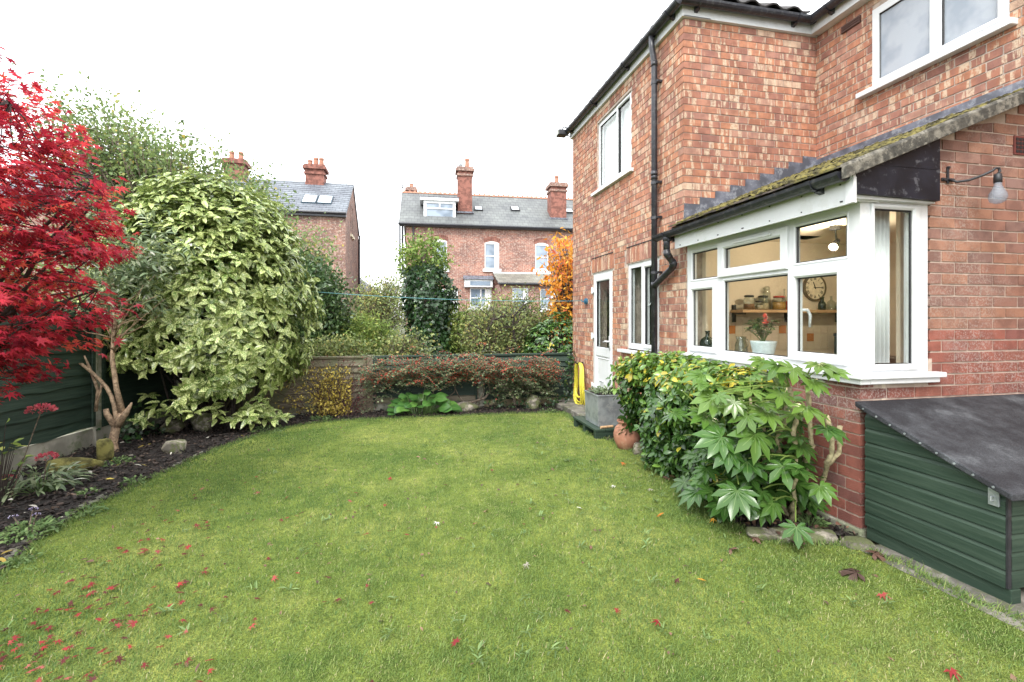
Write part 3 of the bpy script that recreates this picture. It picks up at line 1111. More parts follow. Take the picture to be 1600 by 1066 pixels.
def wall_bricks(axis, face, sgn, u0, u1, z0, z1, holes, style, wall, top=None, mort=0.01, proud=0.0015, hide=None):
    """axis 'y': wall in plane x=face facing -x; axis 'x': plane y=face facing -y. u0,u1 may be (even, odd)"""
    rnd = random.Random(int(face * 1000) + int(z0 * 100) + style * 7)
    i0, i1 = int(math.floor((z0 - Z0) / CH)), int(math.ceil((z1 - Z0) / CH))
    for i in range(i0, i1):
        par = i % 2
        a0 = u0[par] if isinstance(u0, tuple) else u0
        a1 = u1[par] if isinstance(u1, tuple) else u1
        zb, zt = max(Z0 + i * CH + mort / 2, z0), min(Z0 + (i + 1) * CH - mort / 2, z1)
        if zt - zb < 0.02:
            continue
        off = (BL / 2 if par else 0.0) + 0.0
        k0 = int(math.floor((a0 - off) / BL)) - 1
        k1 = int(math.ceil((a1 - off) / BL)) + 1
        for k in range(k0, k1):
            s0, s1 = k * BL + off + mort / 2, (k + 1) * BL + off - mort / 2
            segs = [(max(s0, a0 + 0.0), min(s1, a1 - 0.0))]
            for h in holes:
                if zb < h[3] - 0.02 and zt > h[2] + 0.02:
                    ns = []
                    for q in segs:
                        if q[1] <= h[0] or q[0] >= h[1]:
                            ns.append(q)
                        else:
                            if q[0] < h[0]:
                                ns.append((q[0], h[0] - 0.003))
                            if q[1] > h[1]:
                                ns.append((h[1] + 0.003, q[1]))
                    segs = ns
            for q in segs:
                if q[1] - q[0] < 0.022:
                    continue
                tz0 = tz1 = zt
                if top:
                    tz0, tz1 = min(zt, top(q[0])), min(zt, top(q[1]))
                    if min(tz0, tz1) - zb < 0.012:
                        continue
                if hide and hide((q[0] + q[1]) / 2, (zb + zt) / 2):
                    continue
                j = [rnd.uniform(-0.0015, 0.0015) for _ in range(4)]
                f = rnd.uniform(-proud, proud)
                cc = (rnd.random(), rnd.random(), 0, 0)
                if axis == 'y':
                    x0, x1 = face + f, face + BD
                    vs = [(x0, q[0], zb + j[0]), (x1, q[0], zb), (x1, q[1], zb), (x0, q[1], zb + j[1]), (x0, q[0], tz0 + j[2]), (x1, q[0], tz0), (x1, q[1], tz1), (x0, q[1], tz1 + j[3])]
                    vs = [vs[i_] for i_ in (0, 1, 2, 3, 4, 5, 6, 7)]
                else:
                    y0, y1 = face + f, face + BD
                    vs = [(q[0], y0, zb + j[0]), (q[1], y0, zb + j[1]), (q[1], y1, zb), (q[0], y1, zb), (q[0], y0, tz0 + j[2]), (q[1], y0, tz1 + j[3]), (q[1], y1, tz1), (q[0], y1, tz0)]
                BR.append((vs, cc, style, wall))


def soldiers(face, u0, u1, z0, z1, style, wall):
    n = int(round((u1 - u0) / 0.075))
    for i in range(n):
        a, b = u0 + i * 0.075 + 0.005, u0 + (i + 1) * 0.075 - 0.005
        f = random.uniform(-0.002, 0.002)
        x0, x1 = face + f, face + BD
        vs = [(x0, a, z0), (x1, a, z0), (x1, b, z0), (x0, b, z0), (x0, a, z1), (x1, a, z1), (x1, b, z1), (x0, b, z1)]
        BR.append((vs, (random.random(), random.random(), 0, 0), style, wall))


def mortar_wall(axis, face, u0, u1, z0, z1, holes, mat, rec=0.006, thick=0.24, top=None, label=None):
    g = G()

    def pc(a, b, c, d):
        if axis == 'y':
            g.box(face + rec, face + thick, a, b, c, d)
        else:
            g.box(a, b, face + rec, face + thick, c, d)
    if top:
        # shrink under a slope: thin vertical strips with sloping heads
        us = list(np.arange(u0, u1, 0.08)) + [u1]
        for a, b in zip(us[:-1], us[1:]):
            lo = z0
            for h in holes:
                if h[0] <= (a + b) / 2 <= h[1]:
                    lo = h[3]
                    if z0 < h[2]:
                        pc(a, b, z0, h[2])
            ta, tb = min(z1, top(a)), min(z1, top(b))
            if min(ta, tb) <= lo + 0.002:
                continue
            y0, y1 = face + rec, face + thick
            g.hexa([(a, y0, lo), (b, y0, lo), (b, y1, lo), (a, y1, lo), (a, y0, ta), (b, y0, tb), (b, y1, tb), (a, y1, ta)])
    else:
        holes_plate(g, u0, u1, z0, z1, holes, pc)
    return g.build('wall', mat, house, label=label)


# openings (u0,u1,z0,z1)
UPW = (5.762, 6.907, 3.32, 4.37)
DOOR = (6.345, 7.09, 0.06, 2.092)
LOW = (5.05, 5.874, 0.985, 2.105)
BAYW = (YG - 0.2, 4.476, 0.985, 2.50)
h_left = [UPW, DOOR, LOW]
tray1, tray2 = (6.28, 7.16, 2.10, 2.318), (4.98, 5.94, 2.113, 2.318)

ZS = Z0 + 33 * CH
w1 = mortar_wall('y', XL, 4.48, YF, -0.35, ZE + 0.1, h_left + [(4.4, YN + 0.008, ZS, 9.0)], M['mortar'])
wall_bricks('y', XL, -1, 4.48, YF, -0.2, ZS, h_left + [tray1, tray2], 0, w1)
wall_bricks('y', XL, -1, (YN, YN + 0.1075), (YF, YF), ZS, ZE, h_left, 0, w1)
soldiers(XL, 6.30, 7.125, 2.105, 2.314, 0, w1)
soldiers(XL, 5.0, 5.90, 2.118, 2.314, 0, w1)
# near wall of the two storey wing (only what stands above the lean-to roof)
w2 = mortar_wall('x', YN, XL + 0.012, XM + 0.1, 2.32, ZE + 0.1, [], M['mortar'])
wall_bricks('x', YN, -1, (XL + 0.1075, XL), (XM, XM), 2.40, ZE, [], 0, w2, hide=lambda u, z: z < roof_z(u) - 0.05)
# main wall above the lean-to
MW = (2.774, 3.878, 3.64, 4.43)
w3 = mortar_wall('y', XM, -4.0, YN - 0.002, 2.75, ZE + 0.1, [MW], M['mortar'])
wall_bricks('y', XM, -1, 0.3, YN, 3.0, ZE, [MW, (4.0, 4.22, 4.385, 4.47)], 2, w3, mort=0.013)
w6 = mortar_wall('y', XM, -4.0, YG - 0.125, -0.3, 2.749, [], M['mortar'])
wall_bricks('y', XM, -1, 0.3, YG - 0.125, 0.0, 2.999, [], 2, w6, mort=0.013)
# lean-to: below the window
w4 = mortar_wall('y', XL, YG + 0.012, 4.478, -0.3, 0.99, [], M['mortar_pink'], thick=0.2)
wall_bricks('y', XL, -1, (YG, YG + 0.1125), (4.478, 4.478), 0.049, 0.985, [], 1, w4, mort=0.0115, proud=0.001)
# lean-to gable wall
GW = (XL, 3.371, 0.985, 2.535)
top_g = lambda x: roof_z(x) - 0.07
w5 = mortar_wall('x', YG, XL + 0.012, XM + 0.05, -0.3, 3.4, [(XL - 0.2, 3.371, 0.99, 2.50)], M['mortar_pink'], thick=0.2, top=top_g)
wall_bricks('x', YG, -1, (XL + 0.1125, XL), (XM, XM), 0.049, 1.32, [GW], 1, w5, mort=0.0115, proud=0.001, top=top_g)
wall_bricks('x', YG, -1, 3.371, XM, 1.325, 3.4, [GW, (4.12, 4.33, 2.54, 2.67)], 3, w5, mort=0.0115, proud=0.0015, top=top_g)
# plinth (rough concrete) under the lean-to
g = G()
g.box(XL - 0.012, XL + 0.2, YG - 0.012, 4.5, -0.3, 0.046)
g.box(XL + 0.2, XM, YG - 0.012, YG + 0.2, -0.3, 0.046)
g.build('plinth', M['concrete'], house, bevel=0.01)

styles = [M['brick_rustic'], M['brick_red'], M['brick_rustic'], M['brick_buff']]
score = np.array([proj_area(b[0]) for b in BR])
order = np.argsort(-score)
rest = G()
FB = [(0, 3, 2, 1), (4, 5, 6, 7), (0, 1, 5, 4), (1, 2, 6, 5), (3, 0, 4, 7), (2, 3, 7, 6)]
for n_, i in enumerate(order):
    vs, cc, st, wl = BR[i]
    if n_ < 300:
        gg = G()
        c0 = Vector(vs[0])
        gg.add(vs, FB, cc)
        o = gg.build('brick', styles[st], wl, org=c0)
        o.location = c0 - ORG[wl.name]
    else:
        rest.add(vs, FB, cc, mi=st)
rest.build('brickwork', styles, house, kind='stuff')

# cavity trays: thin black slots above the two lintels
for u0, u1 in ((6.33, 7.1), (5.03, 5.87)):
    g = G()
    k = u0
    while k < u1:
        g.box(XL - 0.007, XL + 0.02, k, k + 0.045, 2.318 + random.uniform(0, 0.006), 2.334)
        k += 0.062
    g.build('cavity_tray', M['gasket'], house, kind='stuff')

# air bricks
g = G()
g.box(XM - 0.012, XM + 0.05, 4.0, 4.215, 4.39, 4.465)
for i in range(3):
    g.box(XM - 0.02, XM - 0.012, 4.005, 4.21, 4.395 + i * 0.024, 4.409 + i * 0.024)
g.build('air_brick', simple('brown_vent', (0.10, 0.05, 0.04), 0.7), house)
g = G()
g.box(4.12, 4.33, YG - 0.006, YG + 0.05, 2.54, 2.67)
ab = g.build('air_brick', simple('maroon_vent_frame', (0.12, 0.03, 0.025), 0.6), house)
g = G()
for i in range(6):
    for j in range(4):
        g.box(4.135 + i * 0.031, 4.158 + i * 0.031, YG - 0.009, YG - 0.0055, 2.552 + j * 0.028, 2.572 + j * 0.028)
g.build('vent_hole', M['gasket'], ab, kind='stuff')


# ---- windows
class Frame:
    """helper that maps (u, depth, z) to the wall: axis 'y' wall at x=face, axis 'x' wall at y=face; depth outward"""

    def __init__(self, axis, face):
        self.axis, self.face = axis, face

    def box(self, g, u0, u1, d0, d1, z0, z1, **k):
        if self.axis == 'y':
            g.box(self.face - d1, self.face - d0, u0, u1, z0, z1, **k)
        else:
            g.box(u0, u1, self.face - d1, self.face - d0, z0, z1, **k)

    def ring(self, g, u0, u1, z0, z1, w_, d0, d1):
        iu0, iu1, iz0, iz1 = u0 + w_[0], u1 - w_[1], z0 + w_[2], z1 - w_[3]
        def c(u, z, d):
            return (self.face - d, u, z) if self.axis == 'y' else (u, self.face - d, z)
        o = [(u0, z0), (u1, z0), (u1, z1), (u0, z1)]
        i = [(iu0, iz0), (iu1, iz0), (iu1, iz1), (iu0, iz1)]
        b = 0.006
        ob = [(u0 + b, z0 + b), (u1 - b, z0 + b), (u1 - b, z1 - b), (u0 + b, z1 - b)]
        ib = [(iu0 - b * 2, iz0 - b * 2), (iu1 + b * 2, iz0 - b * 2), (iu1 + b * 2, iz1 + b * 2), (iu0 - b * 2, iz1 + b * 2)]
        vs = [c(u, z, d0) for u, z in o] + [c(u, z, d1 - b) for u, z in o] + [c(u, z, d1) for u, z in ob] + [c(u, z, d1) for u, z in ib] + [c(u, z, d1 - b * 2) for u, z in i] + [c(u, z, d0) for u, z in i]
        fs = []
        for L in range(5):
            for k in range(4):
                fs.append((L * 4 + k, L * 4 + (k + 1) % 4, (L + 1) * 4 + (k + 1) % 4, (L + 1) * 4 + k))
        for k in range(4):
            fs.append((20 + k, 20 + (k + 1) % 4, (k + 1) % 4, k))
        g.add(vs, fs)

    def pane(self, win, u0, u1, z0, z1, d=-0.02, mat=None):
        g = G()
        self.box(g, u0, u1, d - 0.004, d, z0, z1)
        g.build('pane', mat or M['glass'], win)
        g = G()
        self.ring(g, u0 - 0.003, u1 + 0.003, z0 - 0.003, z1 + 0.003, (0.008, 0.008, 0.007, 0.012), d - 0.006, d + 0.014)
        g.build('gasket', M['gasket'], win)


fl = Frame('y', XL)
# kitchen corner window, garden side
g = G()
gl = [(3.972, 4.384, 1.790, 2.055), (4.039, 4.373, 1.120, 1.680), (3.194, 3.870, 1.848, 2.032), (3.136, 3.879, 1.104, 1.732), (2.632, 3.055, 1.810, 2.076), (2.690, 3.043, 1.152, 1.696)]
holes_plate(g, YG, 4.476, 1.045, 2.14, [(a - 0.02, b + 0.02, c - 0.02, d + 0.02) for a, b, c, d in gl], lambda a, b, c, d: fl.box(g, a, b, -0.06, 0.0, c, d))
win = g.build('window', M['upvc'], house, label='garden side of the white corner window of the kitchen, six panes')
g = G()
for a, b, c, d in [gl[0], gl[3], gl[4]]:
    fl.ring(g, a - 0.022, b + 0.022, c - 0.022, d + 0.022, (0.022,) * 4, -0.03, 0.006)
g.build('glazing_bead', M['upvc'], win)
for (a, b, c, d), w_ in ((gl[1], (4.0 - 0.02, 4.425, 1.068, 1.735)), (gl[2], (3.117, 3.955, 1.772, 2.097)), (gl[5], (2.616, 3.105, 1.085, 1.768))):
    g = G()
    fl.ring(g, *w_, (a - w_[0], w_[1] - b, c - w_[2], w_[3] - d), -0.05, 0.024)
    g.build('sash', M['upvc'], win)
for q in gl:
    fl.pane(win, *q, d=-0.018)
g = G()
fl.box(g, 3.27, 3.72, 0.024, 0.036, 2.052, 2.072)
g.build('trickle_vent', M['upvc'], win, bevel=0.004)
g = G()
g.tube([(XL + 0.05, 3.05, 1.46), (XL + 0.10, 3.05, 1.46), (XL + 0.115, 3.04, 1.42), (XL + 0.11, 3.04, 1.33)], [0.012, 0.012, 0.011, 0.008], 8)
g.build('handle', M['upvc'], win, smooth=True)
# corner window, gable side
fg = Frame('x', YG)
gq = (2.935, 3.239, 1.100, 2.106)
g = G()
holes_plate(g, XL + 0.002, 3.371, 1.045, 2.173, [(gq[0] - 0.02, gq[1] + 0.02, gq[2] - 0.02, gq[3] + 0.02)], lambda a, b, c, d: fg.box(g, a, b, -0.07, -0.002, c, d))
win2 = g.build('window', M['upvc'], house, label='narrow gable side pane of the white corner window')
g = G()
fg.ring(g, gq[0] - 0.03, gq[1] + 0.05, gq[2] - 0.04, gq[3] + 0.03, (0.03, 0.05, 0.04, 0.03), -0.04, 0.014)
g.build('sash', M['upvc'], win2)
fg.pane(win2, *gq, d=-0.012)
# sill running round the corner
g = G()
fl.box(g, YG - 0.066, 4.50, -0.03, 0.066, 1.012, 1.045)
fl.box(g, YG - 0.048, 4.49, -0.03, 0.048, 0.978, 1.011)
fg.box(g, XL + 0.031, 3.442, -0.03, 0.066, 1.0125, 1.0455)
fg.box(g, XL + 0.031, 3.41, -0.03, 0.048, 0.9785, 1.0115)
g.build('window_sill', M['upvc'], house, bevel=0.005)
g = G()
g.box(3.372, 3.40, YG - 0.003, YG + 0.02, 1.047, 1.13)
g.build('mortar_patch', M['mortar_pink'], house)

# upper left window (two panes, white sheet added behind in place of reflected sky)
g = G()
holes_plate(g, UPW[0], UPW[1], 3.33, UPW[3], [(5.83, 6.21, 3.40, 4.31), (6.27, 6.845, 3.40, 4.31)], lambda a, b, c, d: fl.box(g, a, b, -0.09, -0.03, c, d))
win3 = g.build('window', M['upvc'], house, label='white upper window above the back door')
g = G()
fl.ring(g, 5.785, 6.235, 3.355, 4.345, (0.045, 0.025, 0.045, 0.035), -0.07, -0.012)
g.build('sash', M['upvc'], win3)
fl.pane(win3, 5.83, 6.21, 3.40, 4.31, d=-0.045)
fl.pane(win3, 6.27, 6.845, 3.40, 4.31, d=-0.045)
g = G()
fl.box(g, 5.69, 7.05, -0.05, 0.05, 3.285, 3.329)
g.build('sill', M['upvc'], win3, bevel=0.005)
g = G()
fl.box(g, 5.78, 6.89, -0.125, -0.115, 3.33, 4.36)
g.build('white_sheet', M['white_sheet'], win3)  # added close to the panes to whiten them like mirrored sky

# lower window between door and drainpipe
g = G()
holes_plate(g, LOW[0], LOW[1], 1.0, LOW[3], [(5.11, 5.42, 1.075, 2.02), (5.52, 5.815, 1.075, 2.045)], lambda a, b, c, d: fl.box(g, a, b, -0.08, -0.02, c, d))
win4 = g.build('window', M['upvc'], house, label='white two pane window partly behind the black downpipe')
g = G()
fl.ring(g, 5.065, 5.465, 1.03, 2.07, (0.045, 0.045, 0.045, 0.05), -0.05, 0.0)
g.build('sash', M['upvc'], win4)
fl.pane(win4, 5.11, 5.42, 1.075, 2.02, d=-0.04)
fl.pane(win4, 5.52, 5.815, 1.075, 2.045, d=-0.04)
g = G()
fl.box(g, 4.98, 6.04, -0.03, 0.07, 0.945, 0.985)
g.build('sill', M['upvc'], win4, bevel=0.005)
g = G()
g.tube([(XL + 0.06, 5.40, 1.55), (XL + 0.10, 5.40, 1.60), (XL + 0.10, 5.38, 1.50), (XL + 0.095, 5.38, 1.42)], 0.011, 8)
g.build('handle', M['upvc'], win4, smooth=True)

# back door
g = G()
holes_plate(g, DOOR[0], DOOR[1], DOOR[2], DOOR[3], [(6.46, 6.965, 0.96, 1.955)], lambda a, b, c, d: fl.box(g, a, b, -0.07, -0.02, c, d))
door = g.build('door', M['upvc'], house, label='white back door with tall glass pane and cat flap')
g = G()
fl.ring(g, 6.40, 7.035, 0.16, 2.035, (0.06, 0.07, 0.06, 0.08), -0.05, 0.0)
fl.box(g, 6.46, 6.965, -0.05, -0.004, 0.83, 0.955)
g.build('door_leaf', M['upvc'], door)
g = G()
fl.ring(g, 6.485, 6.94, 0.20, 0.80, (0.02,) * 4, -0.04, -0.01)
g.build('door_panel', M['upvc'], door)
fl.pane(door, 6.46, 6.965, 0.96, 1.955, d=-0.04)
g = G()
fl.ring(g, 6.66, 6.86, 0.24, 0.46, (0.02,) * 4, -0.02, -0.004)
fl.box(g, 6.68, 6.84, -0.02, -0.016, 0.26, 0.44, )
g.build('cat_flap', simple('grey_flap', (0.55, 0.57, 0.58), 0.3), door)
for zz in (0.35, 1.12, 1.83):
    g = G()
    g.tube([(XL - 0.022, 7.06, zz - 0.05), (XL - 0.022, 7.06, zz + 0.05)], 0.014, 8)
    fl.box(g, 7.035, 7.085, -0.01, 0.02, zz - 0.03, zz + 0.03)
    g.build('hinge', M['upvc'], door, bevel=0.002)
g = G()
g.tube([(XL + 0.0, 6.43, 1.06), (XL - 0.05, 6.43, 1.06), (XL - 0.055, 6.46, 1.065), (XL - 0.05, 6.56, 1.05)], [0.014, 0.013, 0.012, 0.009], 8)
fl.box(g, 6.415, 6.445, 0.0, 0.01, 0.94, 1.14)
g.build('handle', M['upvc'], door, smooth=True)
g = G()
fl.box(g, 6.30, 7.13, -0.1, 0.03, -0.02, 0.058)
g.build('door_step', M['concrete'], house, bevel=0.006)

# upper right window (obscure glass, reflected pale sky put into its colour)
fm = Frame('y', XM)
g = G()
holes_plate(g, MW[0], MW[1], 3.655, MW[3], [(2.845, 3.245, 3.73, 4.36), (3.345, 3.81, 3.725, 4.36)], lambda a, b, c, d: fm.box(g, a, b, -0.08, 0.0, c, d))
win5 = g.build('window', M['upvc'], house, label='large white upper window with pale obscure glass at the top right')
g = G()
fm.ring(g, 2.80, 3.285, 3.685, 4.40, (0.045, 0.04, 0.045, 0.04), -0.05, 0.02)
g.build('sash', M['upvc'], win5)
fm.pane(win5, 2.845, 3.245, 3.73, 4.36, d=-0.02, mat=M['glass_obscure'])
fm.pane(win5, 3.345, 3.81, 3.725, 4.36, d=-0.02, mat=M['glass_obscure'])
g = G()
fm.box(g, 2.72, 4.0, -0.03, 0.07, 3.605, 3.655)
g.build('sill', M['upvc'], win5, bevel=0.006)
g = G()
g.box(XM + 0.24, XM + 2.4, 2.2, 4.4, 3.3, 3.31)
g.box(XM + 2.4, XM + 2.41, 2.2, 4.4, 3.3, 4.6)
g.box(XM + 0.24, XM + 2.4, 4.4, 4.41, 3.3, 4.6)
g.box(XM + 0.24, XM + 2.4, 2.19, 2.2, 3.3, 4.6)
g.box(XM + 0.24, XM + 2.4, 2.2, 4.4, 4.6, 4.61)
g.build('bathroom_lining', simple('bathroom_tiles', (0.32, 0.34, 0.36), 0.5), house)
g = G()
g.box(XL + 0.25, XL + 1.6, 4.80, 8.0, 3.0, 3.01)
g.box(XL + 1.6, XL + 1.61, 4.80, 8.0, 3.0, 4.7)
g.box(XL + 0.25, XL + 1.6, 4.79, 4.80, 3.0, 4.7)
g.box(XL + 0.25, XL + 1.6, 8.0, 8.01, 3.0, 4.7)
g.box(XL + 0.25, XL + 1.6, 4.8, 8.0, 4.7, 4.71)
g.build('bedroom_lining', M['white_sheet'], house)
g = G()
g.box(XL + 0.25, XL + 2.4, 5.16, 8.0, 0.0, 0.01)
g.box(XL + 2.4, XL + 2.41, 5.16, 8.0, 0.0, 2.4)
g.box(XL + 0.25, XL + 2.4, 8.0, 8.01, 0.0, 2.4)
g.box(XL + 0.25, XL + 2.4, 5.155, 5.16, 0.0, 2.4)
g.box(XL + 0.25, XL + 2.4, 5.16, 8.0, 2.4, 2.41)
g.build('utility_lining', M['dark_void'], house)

# ---- eaves of the two storey part
g = G()
g.box(XL - 0.035, XL + 0.3, YN - 0.035, YF + 0.05, ZE, ZE + 0.012)
g.box(XL - 0.035, XL - 0.015, YN - 0.035, YF + 0.05, ZE + 0.012, ZE + 0.15)
g.box(XL - 0.015, XM - 0.03, YN - 0.035, YN - 0.015, ZE + 0.002, ZE + 0.15)
g.box(XL - 0.015, XM + 0.1, YN - 0.0149, YN + 0.2, ZE - 0.001, ZE + 0.010)
g.box(XM - 0.10, XM - 0.08, 0.5, YN - 0.036, ZE, ZE + 0.15)
g.box(XM - 0.08, XM + 0.1, 0.5, YN - 0.036, ZE + 0.001, ZE + 0.013)
g.box(XL - 0.035, XL + 1.0, YF + 0.03, YF + 0.05, ZE + 0.012, ZE + 0.15)
g.build('fascia', M['upvc'], house)


def gutter(p0, p1, r=0.056, side=(1, 0, 0), name='gutter', back=None):
    """half round channel from p0 to p1"""
    p0, p1 = Vector(p0), Vector(p1)
    t = (p1 - p0).normalized()
    s = Vector(side).normalized()
    up = Vector((0, 0, 1))
    g = G()
    n = 9
    vs = []
    for p in (p0, p1):
        for rr in (r, r - 0.005):
            for k in range(n):
                a = math.pi * k / (n - 1)
                vs.append(p + s * (math.cos(a) * rr) - up * (math.sin(a) * rr))
    fs = []
    for k in range(n - 1):
        fs.append((k, k + 1, 2 * n + k + 1, 2 * n + k))
        fs.append((n + k, 3 * n + k, 3 * n + k + 1, n + k + 1))
    fs += [(0, 2 * n, 3 * n, n), (n - 1, 2 * n - 1, 4 * n - 1, 3 * n - 1)]
    g.add(vs, fs)
    # stop ends and collars
    for q in (0.0, 1.0):
        p = p0.lerp(p1, q)
        g.prism([p + s * (math.cos(math.pi * k / 8) * (r + 0.003)) - up * (math.sin(math.pi * k / 8) * (r + 0.003)) for k in range(9)], t * (0.012 if q == 0 else -0.012))
    o = g.build(name, M['black_plastic'], house, smooth=False)
    L = (p1 - p0).length
    m = max(2, int(L / 0.85))
    for i in range(m):
        p = p0 + t * (0.22 + (L - 0.44) * i / (m - 1))
        g = G()
        for k in range(8):
            a0, a1 = math.pi * k / 8, math.pi * (k + 1) / 8
            c0 = s * math.cos(a0) - up * math.sin(a0)
            c1 = s * math.cos(a1) - up * math.sin(a1)
            q = [p + c0 * (r + 0.001), p + c1 * (r + 0.001), p + c1 * (r + 0.009), p + c0 * (r + 0.009)]
            g.prism([v - t * 0.014 for v in q], t * 0.028)
        g.prism([p + s * r - t * 0.02 + up * 0.0, p + s * (r + 0.03) - t * 0.02, p + s * (r + 0.03) - t * 0.02 - up * 0.09, p + s * 0.2 * r - t * 0.02 - up * (r + 0.012)], t * 0.04)
        g.build('gutter_bracket', M['black_plastic'], o)
    return o


gutter((XL - 0.095, YN - 0.1, ZE + 0.13), (XL - 0.095, YF + 0.1, ZE + 0.13), side=(1, 0, 0))
gutter((XL - 0.1, YN - 0.10, ZE + 0.131), (XM - 0.12, YN - 0.10, ZE + 0.131), side=(0, 1, 0))
gutter((XM - 0.16, 0.5, ZE + 0.13), (XM - 0.16, YN - 0.1, ZE + 0.13), side=(1, 0, 0))

# roof sheets (hipped) and their bottom course of tiles
rf = G()
zt = ZE + 0.17
rise = math.tan(R(32))
x0, y0, y1 = XL - 0.10, YN - 0.10, YF + 0.1
k = (y1 - y0) / 2
rf.add([(x0, y0, zt), (x0 + 9, y0, zt), (x0 + 9, y0 + k, zt + k * rise), (x0 + k, y0 + k, zt + k * rise), (x0, y1, zt), (x0 + 9, y1, zt)],
       [(0, 1, 2, 3), (0, 3, 4), (4, 3, 2, 5)])
xr = XM - 0.17
rf.add([(xr, -4, zt), (xr, y0 + 0.6, zt), (xr + 3.2, y0 + 0.6, zt + 3.2 * rise), (xr + 3.2, -4, zt + 3.2 * rise)], [(0, 3, 2, 1)])
roof = rf.build('roof', M['tile_dark'], house)


def eave_tiles(p0, p1, up_dir, w_=0.25, ln=0.32):
    p0, p1, up_dir = Vector(p0), Vector(p1), Vector(up_dir).normalized()
    t = (p1 - p0).normalized()
    n_ = t.cross(up_dir)
    if n_.z < 0:
        n_ = -n_
    L = (p1 - p0).length
    m = int(L / w_)
    for i in range(m):
        g = G()
        a = p0 + t * (i * L / m)
        vs = []
        K = 6
        for e in (0.0, ln):
            for th in (0.0, 0.016):
                for j in range(K + 1):
                    u = j / K
                    hgt = 0.022 * math.sin(math.pi * 2 * u) + random.uniform(-.0, .001)
                    vs.append(a + t * (u * L / m * 1.01) + up_dir * e + n_ * (0.012 + hgt + th))
        fs = []
        q = K + 1
        for j in range(K):
            fs += [(j, j + 1, 2 * q + j + 1, 2 * q + j), (q + j, 3 * q + j, 3 * q + j + 1, q + j + 1), (j, q + j, q + j + 1, j + 1)]
        g.add(vs, fs)
        g.build('roof_tile', M['tile_dark'], roof)


sl = math.cos(R(32))
eave_tiles((XL - 0.11, YN - 0.12, zt - 0.005), (XM - 0.2, YN - 0.12, zt - 0.005), (0, sl, rise * sl))
eave_tiles((XL - 0.085, YN - 0.10, zt - 0.022), (XL - 0.085, YF + 0.08, zt - 0.022), (sl, 0, rise * sl))

# ---- lean-to roof
XE = 2.635
g = G()
z_u = -0.055
g.hexa([(XE + 0.05, YG - 0.03, roof_z(XE + 0.05) + z_u), (XM, YG - 0.03, roof_z(XM) + z_u), (XM, YN, roof_z(XM) + z_u), (XE + 0.05, YN, roof_z(XE + 0.05) + z_u),
        (XE + 0.05, YG - 0.03, roof_z(XE + 0.05) - 0.012), (XM, YG - 0.03, roof_z(XM) - 0.012), (XM, YN, roof_z(XM) - 0.012), (XE + 0.05, YN, roof_z(XE + 0.05) - 0.012)])
lroof = g.build('lean_to_roof', M['tile_brown'], house)
g = G()
ca_, sa_ = math.cos(R(22.3)), math.sin(R(22.3))
nrow, wt = 18, 0.168
for i in range(nrow):
    xs = XE + i * 0.102
    j = 0
    y = YG - 0.085
    y -= (wt / 2 if i % 2 else 0)
    while y < YN - 0.02:
        ya, yb = max(y, YG - 0.085) + 0.003, min(y + wt, YN - 0.004) - 0.003
        y += wt
        if yb - ya < 0.03:
            continue
        xa, xb = xs, min(xs + 0.155, XM - 0.002)
        if xb - xa < 0.03:
            continue
        za = roof_z(xa) + 0.014 + random.uniform(-0.003, 0.004)
        zb = roof_z(xa) + (xb - xa) * (ROOF_A - 0.09) + 0.006
        g.hexa([(xa, ya, za - 0.012), (xb, ya, zb - 0.012), (xb, yb, zb - 0.012), (xa, yb, za - 0.012), (xa, ya, za), (xb, ya, zb), (xb, yb, zb), (xa, yb, za)], (random.random(), random.random(), 0, 0))
g.build('roof_tiles', M['tile_brown'], lroof, kind='stuff')
# moss cushions
me_sc = Sc()
n = 5600
mxs = XE + rng.beta(1.2, 1.6, n) * (XM - XE)
mys = rng.uniform(YG - 0.08, YN, n)
kk = (np.sin(mxs * 9 + 2 * np.sin(mys * 5)) + np.sin(mys * 11 + mxs * 4) + rng.normal(0, 0.7, n)) > 0.1
mxs, mys = mxs[kk], mys[kk]
n = len(mxs)
oct_ = Tm([(0, -1, 0), (0.9, 0, 0.0), (0, 1, 0), (-0.9, 0, 0), (0.1, 0.05, 0.75), (0.5, 0.5, 0.45), (-0.5, 0.4, 0.5), (-0.4, -0.5, 0.4), (0.5, -0.5, 0.5)],
          [(0, 1, 8), (1, 2, 5), (2, 3, 6), (3, 0, 7), (8, 1, 5, 4), (5, 2, 6, 4), (6, 3, 7, 4), (7, 0, 8, 4)], [0] * 9)
me_sc.put(np.stack([mxs, mys, ROOF_Z0 + ROOF_A * (mxs - ROOF_X0) + 0.012], 1), rsphere(n) * np.array([1, 1, 0.15]), (0, 0, 1), rng.uniform(0.008, 0.03, n))
scatter('moss', oct_, me_sc.cat(), M['moss'], lroof, smooth=True)
# fascia, soffit
g = G()
g.box(2.695, 2.715, YG - 0.075, 4.50, 2.115, 2.275)
g.box(2.7151, 2.95, YG - 0.02, 4.50, 2.141, 2.152)
lf = g.build('fascia', M['upvc'], house)
g = G()
for yy in np.linspace(YG + 0.02, 4.4, 7):
    for zz in (2.14, 2.25):
        g.tube([(2.6955, yy + random.uniform(-.02, .02), zz), (2.691, yy, zz)], 0.005, 6)
g.build('nail_head', M['dark'], lf, kind='stuff')
